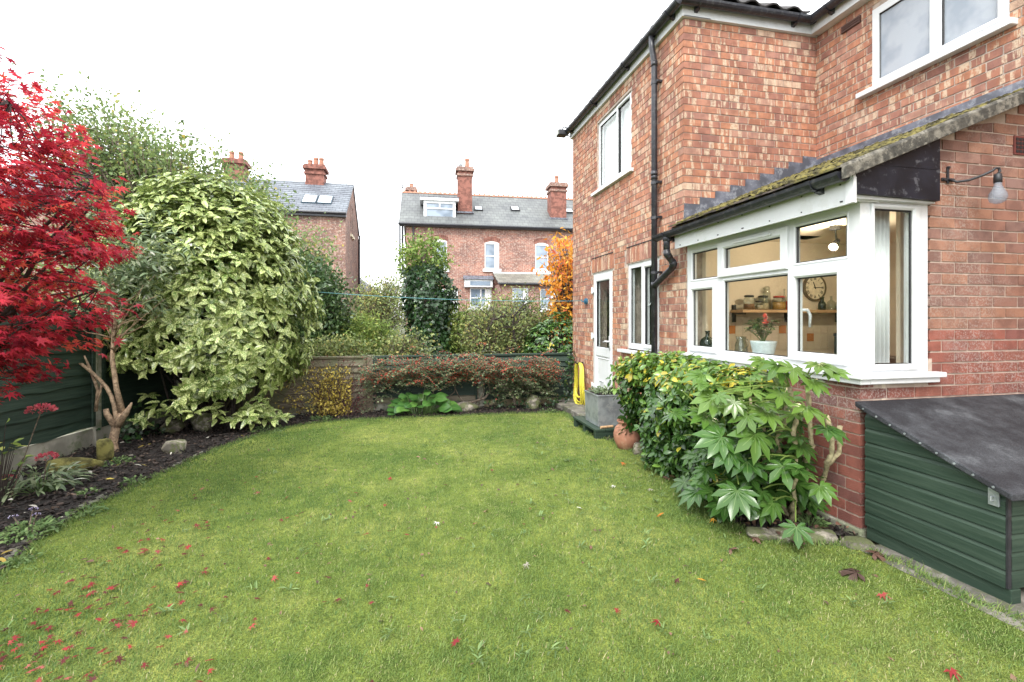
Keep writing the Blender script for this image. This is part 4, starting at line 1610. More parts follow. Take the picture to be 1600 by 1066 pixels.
# black painted end panel above the gable light, with its white edge
g = G()
g.prism([(2.697, YG - 0.074, 2.175), (3.372, YG - 0.074, 2.160), (3.372, YG - 0.074, roof_z(3.372) - 0.06), (2.697, YG - 0.074, roof_z(2.697) - 0.06)], (0, 0.03, 0))
g.prism([(2.697, YG - 0.0762, 2.36), (3.371, YG - 0.0762, 2.36), (3.371, YG - 0.0762, 2.366), (2.697, YG - 0.0762, 2.366)], (0, 0.003, 0))
g.build('end_panel', M['black_panel'], house)
g = G()
g.box(2.680, 2.6965, YG - 0.085, YG - 0.03, 2.115, 2.30)
g.build('fascia_end', M['upvc'], house)
g = G()
g.box(2.7, 3.372, YG - 0.044, YG + 0.05, 2.150, 2.1735)
g.build('soffit', M['upvc'], house)
# verge: barge board following the slope
g = G()
for a, b in ((2.60, 3.2), (3.203, 3.9), (3.903, XM + 0.0)):
    y0_, y1_ = YG - 0.115, YG - 0.0755
    g.hexa([(a, y0_, roof_z(a) - 0.072), (b, y0_, roof_z(b) - 0.072), (b, y1_, roof_z(b) - 0.072), (a, y1_, roof_z(a) - 0.072),
            (a, y0_, roof_z(a) + 0.004), (b, y0_, roof_z(b) + 0.004), (b, y1_, roof_z(b) + 0.004), (a, y1_, roof_z(a) + 0.004)], (random.random() * .5, 0, 0, 0))
g.build('barge_board', M['barge'], house, bevel=0.004)
# mortar bedding under the verge tiles
g = G()
a, b = 2.62, XM
g.hexa([(a, YG - 0.114, roof_z(a) + 0.0045), (b, YG - 0.114, roof_z(b) + 0.0045), (b, YG - 0.05, roof_z(b) + 0.0045), (a, YG - 0.05, roof_z(a) + 0.0045),
        (a, YG - 0.10, roof_z(a) + 0.022), (b, YG - 0.10, roof_z(b) + 0.022), (b, YG - 0.05, roof_z(b) + 0.022), (a, YG - 0.05, roof_z(a) + 0.022)])
g.build('verge_bedding', M['barge'], house)
# gutter of the lean-to
gutter((2.638, YG - 0.06, 2.305), (2.638, 4.78, 2.285), r=0.055, side=(1, 0, 0))
# lead flashing: straight along the main wall, stepped up the wing wall
g = G()
g.box(XM - 0.008, XM - 0.002, YG - 0.08, YN - 0.009, roof_z(XM) - 0.02, 3.172)
g.hexa([(XM - 0.16, YG - 0.08, roof_z(XM - 0.16) + 0.022), (XM - 0.002, YG - 0.08, roof_z(XM) + 0.022), (XM - 0.002, YN - 0.01, roof_z(XM) + 0.022), (XM - 0.16, YN - 0.01, roof_z(XM - 0.16) + 0.022),
        (XM - 0.16, YG - 0.08, roof_z(XM - 0.16) + 0.028), (XM - 0.002, YG - 0.08, roof_z(XM) + 0.028), (XM - 0.002, YN - 0.01, roof_z(XM) + 0.028), (XM - 0.16, YN - 0.01, roof_z(XM - 0.16) + 0.028)])
g.build('flashing', M['lead'], house, label='straight lead flashing along the main wall')
xs = XL - 0.006
i = 0
while xs < XM - 0.01:
    xe = min(xs + 0.183, XM - 0.009)
    zc = math.floor((roof_z((xs + xe) / 2) + 0.185 - Z0) / CH) * CH + Z0
    g = G()
    y_ = YN - 0.010 + 0.0012 * (i % 2)
    g.prism([(xs, y_, roof_z(xs) - 0.02), (xe + 0.012, y_, roof_z(xe + 0.012) - 0.02), (xe + 0.012, y_, zc), (xs + 0.012, y_, zc + 0.004)], (0, 0.004, 0))
    g.build('flashing', M['lead'], house)
    xs = xe if xe < XM - 0.01 else XM
    i += 1

# ---- downpipes
g = G()
PX, PY = 2.765, 5.05
g.tube([(PX, PY, -0.1), (PX, PY, 4.30), (PX - 0.01, PY, 4.40), (XL - 0.09, PY, 4.50), (XL - 0.095, PY, 4.64)], 0.034, 14)
for zz in (0.6, 1.78, 3.02, 3.06, 4.32):
    g.tube([(PX, PY, zz - 0.03), (PX, PY, zz + 0.03)], 0.038, 14)
dp = g.build('downpipe', M['black_plastic'], house, smooth=True)
for zz in (2.55, 2.95, 4.1, 1.92):
    g = G()
    g.tube([(PX, PY, zz - 0.016), (PX, PY, zz + 0.016)], 0.040, 14)
    g.box(PX, XL, PY - 0.075, PY - 0.03, zz - 0.012, zz + 0.012)
    g.build('pipe_clip', M['black_plastic'], dp)
g = G()
g.tube([(2.638, 4.56, 2.27), (2.638, 4.56, 2.11)], 0.034, 14)
g.tube([(2.638, 4.56, 2.26), (2.638, 4.56, 2.20)], 0.04, 14)
g.tube([(2.638, 4.56, 2.125), (2.638, 4.56, 2.085), (2.66, 4.57, 2.05), (2.735, 4.60, 1.985), (2.755, 4.62, 1.955), (2.758, 4.68, 1.925), (2.762, 4.98, 1.80), (2.764, 5.04, 1.76)], 0.034, 14)
g.tube([(2.72, 4.594, 2.0), (2.745, 4.605, 1.972), (2.757, 4.65, 1.94)], 0.039, 14)
g.tube([(2.638, 4.56, 2.10), (2.645, 4.563, 2.068), (2.68, 4.576, 2.035)], 0.039, 14)
g.build('swan_neck', M['black_plastic'], house, smooth=True)

# ------------------------------------------------------------------ kitchen behind the corner window
KX0, KX1, KY0, KY1, KZ0, KZ1 = 3.03, 5.8, 2.735, 5.0, 0.1, 2.30
g = G()
g.box(KX0, KX1, KY1 + 0.004, KY1 + 0.05, KZ0, KZ1 + 0.02)
g.box(KX1, KX1 + 0.05, KY0, KY1, KZ0, KZ1 + 0.02)
holes_plate(g, KY0 - 0.2, KY1, KZ0, KZ1 + 0.02, [(2.4, 4.42, 1.03, 2.15)], lambda a, b, c, d: g.box(KX0 - 0.03, KX0, a, b, c, d))
holes_plate(g, KX0, KX1, KZ0, KZ1 + 0.02, [(2.8, 3.36, 1.03, 2.18)], lambda a, b, c, d: g.box(a, b, KY0 - 0.03, KY0, c, d))
kw = g.build('kitchen_lining', M['interior'], house)
g = G()
g.box(2.84, KX1 + 0.05, 2.55, KY1 + 0.05, KZ1 + 0.02, KZ1 + 0.04)
g.build('kitchen_ceiling', M['ceiling'], house)
g = G()
g.box(KX0, KX1, KY0, KY1, KZ0 - 0.05, KZ0)
g.build('kitchen_floor', M['worktop'], house)
g = G()
g.box(2.89, 3.26, 2.61, 4.42, 1.02, 1.062)
g.build('inner_sill', M['upvc'], house, bevel=0.006)
# tiles above the worktop
tm_a = simple('cream_wall_tile', (0.55, 0.48, 0.38), 0.22, 0.03, 3)
tm_b = simple('orange_wall_tile', (0.42, 0.17, 0.06), 0.25, 0.05, 3)
g0 = None
accent = {(1, 2), (8, 2), (12, 1)}
for i in range(21):
    for j in range(4):
        g = G()
        x, z = 3.585 + i * 0.1, 1.012 + j * 0.1
        g.box(x + 0.002, x + 0.098, KY1 - 0.004, KY1 + 0.004, z + 0.002, z + 0.098)
        g.build('tile', tm_b if (i, j) in accent else tm_a, kw)
g = G()
g.box(3.4, 5.75, 4.42, 4.995, 0.90, 0.94)
g.build('worktop', M['worktop'], house)
# shelf and what stands on it
sh = thing('wall_shelf', 'pale wooden shelf on the kitchen back wall under the clock', 'shelf', (4.55, KY1, 1.46))
g = G()
g.box(3.72, 5.45, 4.78, KY1, 1.462, 1.495)
g.build('board', M['wood_pale'], sh, bevel=0.003)
for x in (3.74, 4.46, 5.2):
    g = G()
    g.box(x, x + 0.035, 4.97, KY1, 1.35, 1.555)
    g.box(x, x + 0.035, 4.80, 4.97, 1.44, 1.461)
    g.build('bracket', M['dark'], sh)
zs = 1.496


def jar(x, w_, h, label, fill, lid, y=4.87):
    t = thing('storage_jar', label, 'jar', (x, y, zs), 'storage jars on the kitchen shelf')
    r = w_ / 2
    g = G()
    g.lathe([(r * .9, 0), (r, .01), (r, h * .72), (r * .75, h * .84), (r * .75, h * .86)], (x, y, zs), 16)
    g.build('body', M['jar_glass'], t, smooth=True)
    if fill:
        g = G()
        g.lathe([(r * .85, .006), (r * .93, .015), (r * .93, h * fill[0])], (x, y, zs), 14)
        g.build('contents', fill[1], t, smooth=True)
    g = G()
    g.lathe([(r * .8, h * .86), (r * .86, h * .88), (r * .86, h * .96), (r * .6, h)], (x, y, zs), 16)
    g.build('lid', lid, t, smooth=True)


pasta = simple('brown_contents', (0.20, 0.09, 0.04), 0.8, 0.3, 90)
oats = simple('pale_contents', (0.45, 0.36, 0.24), 0.8, 0.3, 90)
amber = simple('amber_contents', (0.42, 0.22, 0.05), 0.6, 0.2, 60)
redlid = simple('red_rubber_lid', (0.30, 0.03, 0.02), 0.5)
jar(3.87, 0.125, 0.17, 'glass jar half full of brown food, leftmost on the kitchen shelf', (0.4, pasta), M['dark'])
jar(4.005, 0.095, 0.105, 'short glass jar between the two taller jars on the shelf', (0.5, oats), M['dark'])
jar(4.10, 0.13, 0.17, 'glass jar of pale food in the middle of the shelf', (0.45, oats), M['dark'], 4.92)
jar(4.275, 0.15, 0.165, 'glass jar of amber food with a red lid', (0.55, amber), redlid)
jar(4.165, 0.085, 0.28, 'tall clear jar with a glass stopper behind the others', None, M['jar_glass'], 4.94)


def bottle(name, label, cat, x, y, z, r, h, mat, neck=0.3, group=None):
    g = G()
    g.lathe([(r * .9, 0), (r, .008), (r, h * .45), (r * .85, h * .58), (r * neck, h * .72), (r * neck, h * .94), (r * neck * 1.25, h * .95), (r * neck * 1.25, h)], (x, y, z), 16)
    return g.build(name, mat, org=(x, y, z), smooth=True, label=label, cat=cat, group=group)


bottle('oil_bottle', 'slim clear bottle at the right end of the jars', 'bottle', 4.375, 4.9, zs, 0.032, 0.25, M['jar_glass'])
for nm, x, mat, lb in (('spice_box', 4.392, M['red_card'], 'small red box between the jars and the blue box'), ('spice_box', 4.462, M['blue_card'], 'small blue box on the shelf beside the window mullion')):
    g = G()
    wd = 0.042 if 'red' in lb else 0.08
    g.box(x - wd / 2, x + wd / 2, 4.84, 4.90, zs, zs + 0.105)
    g.box(x - wd / 2 - .001, x + wd / 2 + .001, 4.8385, 4.84, zs + 0.03, zs + 0.06, mi=1)
    g.build(nm, [mat, M['cream']], org=(x, 4.87, zs), label=lb, cat='box')
bottle('wine_bottle', 'dark squat bottle on the shelf under the clock', 'bottle', 4.887, 4.88, zs, 0.042, 0.155, M['dark_glass'], 0.5)
bottle('decanter', 'clear round decanter with dark stopper right of the dark bottle', 'decanter', 5.02, 4.88, zs, 0.05, 0.17, M['jar_glass'], 0.25)
bottle('decanter', 'clear decanter at the far right of the shelf', 'decanter', 5.13, 4.88, zs, 0.045, 0.15, M['jar_glass'], 0.25)
# clock
ck = thing('wall_clock', 'round cream wall clock with roman numerals above the kitchen shelf', 'clock', (4.875, KY1, 1.77))
cx_, cz_, cr_ = 4.875, 1.772, 0.155


def disc(r0, r1, y0, y1, n=36):
    g = G()
    prof = []
    vs, fs = [], []
    for k in range(n):
        a = 2 * math.pi * k / n
        for (r, y) in ((r0, y0), (r1, y0), (r1, y1), (r0, y1)):
            vs.append((cx_ + r * math.cos(a), y, cz_ + r * math.sin(a)))
    for k in range(n):
        q = (k + 1) % n
        for s in range(4):
            fs.append((k * 4 + s, k * 4 + (s + 1) % 4, q * 4 + (s + 1) % 4, q * 4 + s))
    return g.add(vs, fs)


disc(0.0005, cr_, KY1 - 0.03, KY1 - 0.001).build('face', M['cream'], ck)
disc(cr_ - 0.012, cr_ + 0.004, KY1 - 0.042, KY1 - 0.002).build('rim', simple('brown_clock_rim', (0.10, 0.07, 0.045), 0.5), ck)
g = G()


def stroke(g, p, q, wd, y):
    p, q = Vector((p[0], 0, p[1])), Vector((q[0], 0, q[1]))
    d = (q - p).normalized()
    s = Vector((-d.z, 0, d.x)) * wd / 2
    g.prism([(v.x, y, v.z) for v in (p - s, p + s, q + s, q - s)], (0, -0.002, 0))


NUM = ['XII', 'I', 'II', 'III', 'IIII', 'V', 'VI', 'VII', 'VIII', 'IX', 'X', 'XI']
for i, s_ in enumerate(NUM):
    a = math.pi / 2 - i * math.pi / 6
    rad, tan = (math.cos(a), math.sin(a)), (math.sin(a), -math.cos(a))
    wds = {'I': 0.0095, 'V': 0.019, 'X': 0.019}
    tot = sum(wds[c] for c in s_)
    u = -tot / 2
    rin, rout = 0.096, 0.132

    def PT(uu, rr):
        return (cx_ + rad[0] * rr + tan[0] * uu, cz_ + rad[1] * rr + tan[1] * uu)
    for ch in s_:
        wd = wds[ch]
        m_ = u + wd / 2
        if ch == 'I':
            stroke(g, PT(m_, rin), PT(m_, rout), 0.005, KY1 - 0.0305)
        elif ch == 'V':
            stroke(g, PT(m_ - wd * .38, rout), PT(m_, rin), 0.005, KY1 - 0.0305)
            stroke(g, PT(m_ + wd * .38, rout), PT(m_, rin), 0.003, KY1 - 0.0305)
        else:
            stroke(g, PT(m_ - wd * .38, rout), PT(m_ + wd * .38, rin), 0.005, KY1 - 0.0305)
            stroke(g, PT(m_ + wd * .38, rout), PT(m_ - wd * .38, rin), 0.003, KY1 - 0.0305)
        u += wd
g.build('numerals', M['dark'], ck, kind='stuff')
for ang, ln, wd in ((90 - 3, 0.115, 0.008), (110, 0.075, 0.011)):
    pass
for ang, ln, wd in ((2, 0.11, 0.008), (112, 0.075, 0.012)):
    g = G()
    a = R(ang)
    stroke(g, (cx_ - 0.02 * math.cos(a), cz_ - 0.02 * math.sin(a)), (cx_ + ln * math.cos(a), cz_ + ln * math.sin(a)), wd, KY1 - 0.034)
    g.build('hand', M['dark'], ck)
# blue canister on the worktop
g = G()
bx0, bx1, by0, by1, bz = 5.06, 5.33, 4.62, 4.88, 0.94
g.box(bx0, bx1, by0, by1, bz, bz + 0.235)
g.box(bx0 - 0.006, bx1 + 0.006, by0 - 0.006, by1 + 0.006, bz + 0.236, bz + 0.275)
g.tube([(5.19, 4.75, bz + 0.27), (5.19, 4.75, bz + 0.30)], 0.02, 10)
g.build('bread_bin', M['slate_blue'], org=(5.19, 4.75, bz), bevel=0.02, label='dark blue bread bin on the kitchen worktop', cat='bread bin')
# things on the window sill
bz = 1.063
bottle('vase', 'dark green bulbous bottle on the window sill behind the left casement', 'vase', 3.02, 4.42, bz, 0.075, 0.205, M['dark_glass'], 0.28)
jg = thing('glass_jug', 'clear glass jug on the window sill beside the potted plant', 'jug', (3.03, 3.92, bz))
g = G()
g.lathe([(0.06, 0), (0.062, .01), (0.05, .09), (0.036, .13), (0.045, .165), (0.047, .165), (0.04, .13), (0.054, .09), (0.058, .012)], (3.03, 3.92, bz), 18)
g.build('body', M['jar_glass'], jg, smooth=True)
g = G()
g.tube([(3.03, 3.88, bz + .15), (3.03, 3.83, bz + .14), (3.03, 3.825, bz + .08), (3.03, 3.87, bz + .05)], 0.006, 6)
g.build('handle', M['jar_glass'], jg, smooth=True)
hp = thing('potted_plant', 'leafy house plant with red flower spike in a pale blue pot on the window sill', 'plant', (3.04, 3.645, bz))
g = G()
g.lathe([(0.075, 0), (0.08, .005), (0.105, .12), (0.108, .135), (0.10, .137), (0.095, .12), (0.03, .115)], (3.04, 3.645, bz), 24)
g.build('pot', M['white_ceramic'], hp, smooth=True)
g = G()
sc = Sc()
for i in range(26):
    a, el = random.uniform(0, 6.28), random.uniform(0.5, 1.5)
    tip = Vector((3.04 + 0.13 * math.cos(a) * random.random(), 3.645 + 0.15 * math.sin(a) * random.random(), bz + .13 + random.uniform(0.05, 0.2)))
    g.tube(curve((3.04, 3.645, bz + .11), tip, (0, 0, 0.03), 4), [0.004, .003, .003, .002], 5)
    m = 4
    an = rng.uniform(0, 6.28, m)
    sc.put(np.array([tip] * m), np.stack([np.cos(an), np.sin(an), rng.uniform(-.2, .6, m)], 1), (0, 0, 1), rng.uniform(0.05, 0.09, m), r=rng.uniform(0.3, 0.9, m))
g.build('stem', M['leaf_weed'], hp)
scatter('foliage', blade_leaf(2, 0.5), sc.cat(), M['leaf_hedge'], hp)
sc = Sc()
n = 18
sc.put(np.stack([3.04 + rng.normal(0, .008, n), 3.62 + rng.normal(0, .008, n), bz + rng.uniform(.25, .37, n)], 1), rsphere(n), (0, 0, 1), rng.uniform(.012, .02, n))
scatter('flower_spike', oct_, sc.cat(), M['berry'], hp)
# curtain at the gable light
g = G()
vs, fs = [], []
for i in range(25):
    x = 3.07 + 0.17 * i / 24
    y = 2.70 + 0.018 * math.sin(i * 1.25)
    vs += [(x, y, 1.09), (x, y, 2.17), (x, y + 0.004, 1.09), (x, y + 0.004, 2.17)]
for i in range(24):
    a, b = i * 4, i * 4 + 4
    fs += [(a, b, b + 1, a + 1), (a + 2, a + 3, b + 3, b + 2), (a + 1, b + 1, b + 3, a + 3), (a, a + 2, b + 2, b)]
g.add(vs, fs)
g.build('curtain', M['white_sheet'], org=(3.15, 2.70, 1.06), smooth=True, label='white gathered curtain behind the narrow corner window pane', cat='curtain')
# spotlight
sp = thing('ceiling_spotlight', 'lit spotlight hanging from the kitchen ceiling', 'lamp', (4.16, 4.0, KZ1))
g = G()
g.tube([(4.16, 4.0, KZ1 + 0.02), (4.16, 4.0, KZ1 - 0.02)], 0.05, 14)
g.tube([(4.16, 4.0, KZ1), (4.18, 4.0, 2.17)], 0.009, 8)
g.build('stem', M['dark'], sp)
g = G()
g.tube([(4.225, 4.03, 2.18), (4.14, 3.985, 2.125), (4.105, 3.967, 2.10)], [0.022, 0.035, 0.042], 16)
g.build('lamp_shade', M['dark'], sp, smooth=False)
em, t_, b_, o_ = new_mat('lit_bulb')
b_.inputs['Emission Color'].default_value = (1, 0.86, 0.62, 1)
b_.inputs['Emission Strength'].default_value = 3
g = G()
g.tube([(4.106, 3.9675, 2.101), (4.100, 3.964, 2.097)], [0.026, 0.024], 16)
g.build('bulb', em, sp)
pl = bpy.data.lights.new('spotlight_glow', 'POINT')
pl.energy = 11
pl.color = (1.0, 0.84, 0.62)
pl.shadow_soft_size = 0.018
po = bpy.data.objects.new('spotlight_glow', pl)
link(po, sp)
po.location = Vector((4.05, 3.937, 2.06)) - ORG[sp.name]

# ------------------------------------------------------------------ fittings on the house
wl = thing('wall_lamp', 'black iron wall bracket with a clear bulb on the brick gable', 'lamp', (3.55, YG, 2.32))
g = G()
g.box(3.522, 3.538, YG - 0.012, YG - 0.002, 2.30, 2.415)
g.box(3.475, 3.575, YG - 0.013, YG - 0.0035, 2.315, 2.336)
for p in ((3.53, 2.405), (3.485, 2.325), (3.565, 2.325)):
    g.tube([(p[0], YG - 0.002, p[1]), (p[0], YG - 0.02, p[1])], 0.009, 8)
g.build('bracket', M['dark'], wl, bevel=0.003)
g = G()
g.tube([(3.53, YG - 0.012, 2.325), (3.545, YG - 0.05, 2.30), (3.60, YG - 0.08, 2.305), (3.66, YG - 0.12, 2.33), (3.70, YG - 0.15, 2.355), (3.715, YG - 0.155, 2.37), (3.735, YG - 0.16, 2.37), (3.745, YG - 0.16, 2.35), (3.73, YG - 0.16, 2.335)], 0.008, 8)
g.build('arm', M['dark'], wl, smooth=True)
g = G()
bx, by = 3.727, YG - 0.16
g.lathe([(0.010, .03), (0.020, .026), (0.022, 0.0), (0.022, -.03)], (bx, by, 2.305), 14)
g.build('lamp_cap', M['dark'], wl, smooth=True)
g = G()
g.lathe([(0.020, 0), (0.020, -.016), (0.028, -.042), (0.043, -.068), (0.048, -.095), (0.039, -.122), (0.02, -.134), (0.002, -.136)], (bx, by, 2.276), 18)
g.build('bulb', M['bulb_glass'], wl, smooth=True)
fd = thing('floodlight', 'dark floodlight at the far corner of the eaves', 'lamp', (XL - 0.15, YF + 0.05, ZE + 0.12))
g = G()
g.box(XL - 0.26, XL - 0.10, YF - 0.02, YF + 0.14, ZE + 0.05, ZE + 0.15)
g.build('housing', M['dark'], fd, bevel=0.015)
g = G()
g.box(XL - 0.272, XL - 0.262, YF - 0.01, YF + 0.13, ZE + 0.06, ZE + 0.14)
g.build('lens', simple('greenish_lens', (0.25, 0.27, 0.22), 0.15), fd)
g = G()
g.tube([(XL - 0.18, YF + 0.06, ZE + 0.15), (XL - 0.15, YF + 0.06, ZE + 0.22), (XL - 0.05, YF + 0.06, ZE + 0.20), (XL - 0.03, YF + 0.04, ZE + 0.12)], 0.012, 8)
g.tube([(XL - 0.12, YF + 0.03, ZE + 0.07), (XL - 0.03, YF + 0.02, ZE + 0.04)], 0.010, 8)
g.build('bracket', M['dark'], fd, smooth=True)
# line hook and washing line
hk = thing('line_reel', 'small blue hook on the brick wall left of the back door', 'hook', (XL, 7.34, 1.67))
g = G()
g.tube([(XL, 7.34, 1.67), (XL - 0.03, 7.34, 1.67)], 0.05, 14)
g.tube([(XL - 0.03, 7.34, 1.67), (XL - 0.045, 7.34, 1.67)], 0.035, 12)
g.tube([(XL - 0.045, 7.34, 1.67), (XL - 0.08, 7.34, 1.66), (XL - 0.09, 7.34, 1.70)], 0.009, 8)
g.build('reel', simple('blue_reel', (0.03, 0.12, 0.20), 0.45), hk, smooth=False)
g = G()
p0, p1 = Vector((XL - 0.085, 7.34, 1.675)), Vector((-3.3, 7.95, 1.98))
g.tube([p0.lerp(p1, i / 16) - Vector((0, 0, 0.10 * 4 * (i / 16) * (1 - i / 16))) for i in range(17)], 0.004, 6)
g.build('washing_line', M['line'], org=p0, label='thin blue washing line stretched from the house wall across the far fence', cat='washing line')
# hose
hz = thing('garden_hose', 'yellow garden hose hung in a loose coil at the far corner of the house', 'hose', (XL - 0.1, 7.5, 0.6))
g = G()
pts = []
NL = 9
for i in range(NL * 28 + 1):
    a = 2 * math.pi * i / 28
    k = int(i / 28)
    rr = random.Random(k)
    hw, hh = 0.13 + 0.11 * rr.random(), 0.27 + 0.10 * rr.random()
    pts.append((XL - 0.05 - 0.05 * rr.random() - 0.015 * math.sin(a * 3), 7.50 + math.sin(a) * hw * (1.15 - 0.55 * (math.cos(a) + 1) / 2) + 0.03 * rr.random(), 0.66 - hh + math.cos(a) * hh))
g.tube(pts, 0.011, 7)
g.build('coil', M['hose'], hz, smooth=True)
g = G()
g.tube([(XL, 7.50, 0.665), (XL - 0.13, 7.50, 0.655), (XL - 0.14, 7.50, 0.69)], 0.012, 8)
g.build('hook', M['dark'], hz)

# ------------------------------------------------------------------ storage box beside the gable
SX0, SX1, SY0, SY1 = 2.815, 4.45, 1.75, 2.49
shed = thing('storage_box', 'low dark green boarded garden store with a sloping black felt lid against the gable', 'storage box', (SX0, SY0, 0.01))


def lid_z(y):
    return 0.565 + (y - SY0) * (0.84 - 0.565) / (SY1 - SY0)


g = G()
g.box(SX0 + 0.014, SX1, SY0 + 0.014, SY1, 0.10, 0.50)
g.build('carcass', M['dark'], shed)
nb = 8
bh = 0.088
for i in range(nb):
    z0 = 0.095 + i * bh
    z1 = z0 + bh
    # side board (faces the lawn), cut to the slope of the lid
    yb0, yb1 = SY0 + 0.012, SY1
    ztop = lid_z(yb1) - 0.012
    if z0 < ztop:
        g = G()

        def ycut(z):      # where the lid reaches this height
            return max(yb0, SY0 + (z + 0.012 - 0.565) / ((0.84 - 0.565) / (SY1 - SY0)))
        za, zb = z0, min(z1, ztop)
        ya, yb = ycut(za), ycut(zb)
        if yb1 - ya > 0.02:
            lip = 0.024
            prof = [(0.0, za, ya), (0.0, zb - lip, ycut(zb - lip)), (0.011, zb - 0.003, ycut(zb - .003)), (0.012, zb, yb)]
            vs = []
            for d, z, y in prof:
                vs += [(SX0 + d, min(y, yb1 - 0.003), z), (SX0 + d, yb1, z), (SX0 + 0.018, yb1, z), (SX0 + 0.018, min(y, yb1 - 0.003), z)]
            fs = []
            for q in range(3):
                for s in range(4):
                    fs.append((q * 4 + s, q * 4 + (s + 1) % 4, (q + 1) * 4 + (s + 1) % 4, (q + 1) * 4 + s))
            fs += [(0, 3, 2, 1), (12, 13, 14, 15)]
            g.add(vs, fs, (random.random() * .5, 0, 0, 0))
            g.build('board', M['shed_green'], shed)
    # front board
    if z0 < lid_z(SY0) - 0.03:
        g = G()
        zb = min(z1, lid_z(SY0) - 0.012)
        prof = [(0.0, z0), (0.0, zb - 0.024), (0.011, zb - 0.003), (0.012, zb)]
        vs = []
        for d, z in prof:
            vs += [(SX0 + 0.026, SY0 + d, z), (SX1, SY0 + d, z), (SX1, SY0 + 0.018, z), (SX0 + 0.026, SY0 + 0.018, z)]
        fs = []
        for q in range(3):
            for s in range(4):
                fs.append((q * 4 + s, q * 4 + (s + 1) % 4, (q + 1) * 4 + (s + 1) % 4, (q + 1) * 4 + s))
        fs += [(0, 3, 2, 1), (12, 13, 14, 15)]
        g.add(vs, fs, (random.random() * .5, 0, 0, 0))
        g.build('board', M['shed_green'], shed)
g = G()
g.box(SX0 + 0.003, SX0 + 0.024, SY0 + 0.001, SY0 + 0.011, 0.095, lid_z(SY0) - 0.01)
g.build('corner_post', M['dark'], shed)
for k in range(2):
    g = G()
    g.box(SX0 + 0.012 + k * 1.1, SX0 + 0.075 + k * 1.1, SY0 - 0.006, SY1, 0.010, 0.092, col=(0.2, 0, 0, 0))
    g.build('bearer', M['shed_green'], shed, bevel=0.004)
g = G()
y0, y1 = SY0 - 0.045, SY1 + 0.03
xa = SX0 - 0.045
g.hexa([(xa, y0, lid_z(y0) - 0.012), (SX1, y0, lid_z(y0) - 0.012), (SX1, y1, lid_z(y1) - 0.012), (xa, y1, lid_z(y1) - 0.012),
        (xa, y0, lid_z(y0) + 0.022), (SX1, y0, lid_z(y0) + 0.022), (SX1, y1, lid_z(y1) + 0.022), (xa, y1, lid_z(y1) + 0.022)])
lid = g.build('lid', M['felt'], shed, bevel=0.006)
g = G()
for i in range(9):
    y = SY0 + 0.03 + i * 0.085
    g.tube([(xa - 0.0005, y, lid_z(y) + 0.005), (xa - 0.004, y, lid_z(y) + 0.005)], 0.006, 8)
g.build('felt_nail', M['steel'], lid, kind='stuff')
g = G()
g.box(SX0 - 0.012, SX0 - 0.002, SY0 + 0.03, SY0 + 0.075, lid_z(SY0) - 0.085, lid_z(SY0) - 0.004)
g.tube([(SX0 - 0.012, SY0 + 0.052, lid_z(SY0) - 0.06), (SX0 - 0.03, SY0 + 0.052, lid_z(SY0) - 0.06), (SX0 - 0.03, SY0 + 0.052, lid_z(SY0) - 0.04), (SX0 - 0.012, SY0 + 0.052, lid_z(SY0) - 0.04)], 0.004, 6)
g.build('hasp', M['steel'], shed, bevel=0.002)

# ------------------------------------------------------------------ fences
lf_ = thing('fence', 'dark green overlapping board fence between concrete posts along the left border', 'fence', (FENCE_X(5.0), 5.0, gz(5)))
posts = [6.43 - 1.83 * i for i in range(0, 5)] + [8.0]
for y in posts:
    x = FENCE_X(y)
    g = G()
    g.box(x - 0.05, x + 0.05, y - 0.055, y + 0.055, gz(y) - 0.2, 1.62)
    g.build('post', M['concrete'], lf_, bevel=0.012, label='lichened concrete fence post')
ps = sorted(posts)
for a, b in zip(ps[:-1], ps[1:]):
    a0, b0 = a + 0.058, b - 0.058

    def fx(y, o=0.0):
        return FENCE_X(y) + o

    def slab(g, ya, yb, z0a, z0b, z1a, z1b, d0, d1, col=(0.3, .5, 0, 0)):
        g.hexa([(fx(ya, d0), ya, z0a), (fx(ya, d1), ya, z0a), (fx(yb, d1), yb, z0b), (fx(yb, d0), yb, z0b),
                (fx(ya, d0), ya, z1a), (fx(ya, d1), ya, z1a), (fx(yb, d1), yb, z1b), (fx(yb, d0), yb, z1b)], col)
    g = G()
    slab(g, a0, b0, gz(a0) - 0.15, gz(b0) - 0.15, gz(a0) + 0.215, gz(b0) + 0.215, -0.02, 0.02)
    g.build('gravel_board', M['concrete'], lf_, bevel=0.006)
    zb_ = gz((a + b) / 2) + 0.222
    nb = 11
    for i in range(nb):
        g = G()
        z0 = zb_ + i * 0.125
        K = 8
        vs = []
        wav = [random.uniform(-0.012, 0.012) for _ in range(K + 1)]
        wob = random.uniform(-0.0016, 0.0016)
        for q in range(K + 1):
            y = a0 + (b0 - a0) * q / K
            vs += [(fx(y, 0.036), y, z0 - 0.006 + wav[q] + wob * q), (fx(y, 0.004), y, z0 + 0.150 + wob * q), (fx(y, -0.010), y, z0 + 0.150 + wob * q), (fx(y, 0.020), y, z0 - 0.006 + wav[q] + wob * q)]
        fs = []
        for q in range(K):
            for s in range(4):
                fs.append((q * 4 + s, q * 4 + (s + 1) % 4, q * 4 + 4 + (s + 1) % 4, q * 4 + 4 + s))
        fs += [(0, 3, 2, 1), (K * 4, K * 4 + 1, K * 4 + 2, K * 4 + 3)]
        g.add(vs, fs, (random.random(), random.random(), 0, 0))
        g.build('board', M['fence_green'], lf_)
    for y in (a0 + 0.02, b0 - 0.02):
        g = G()
        slab(g, y - 0.02, y + 0.02, zb_, zb_, zb_ + 1.40, zb_ + 1.40, 0.037, 0.055)
        g.build('batten', M['fence_green'], lf_)
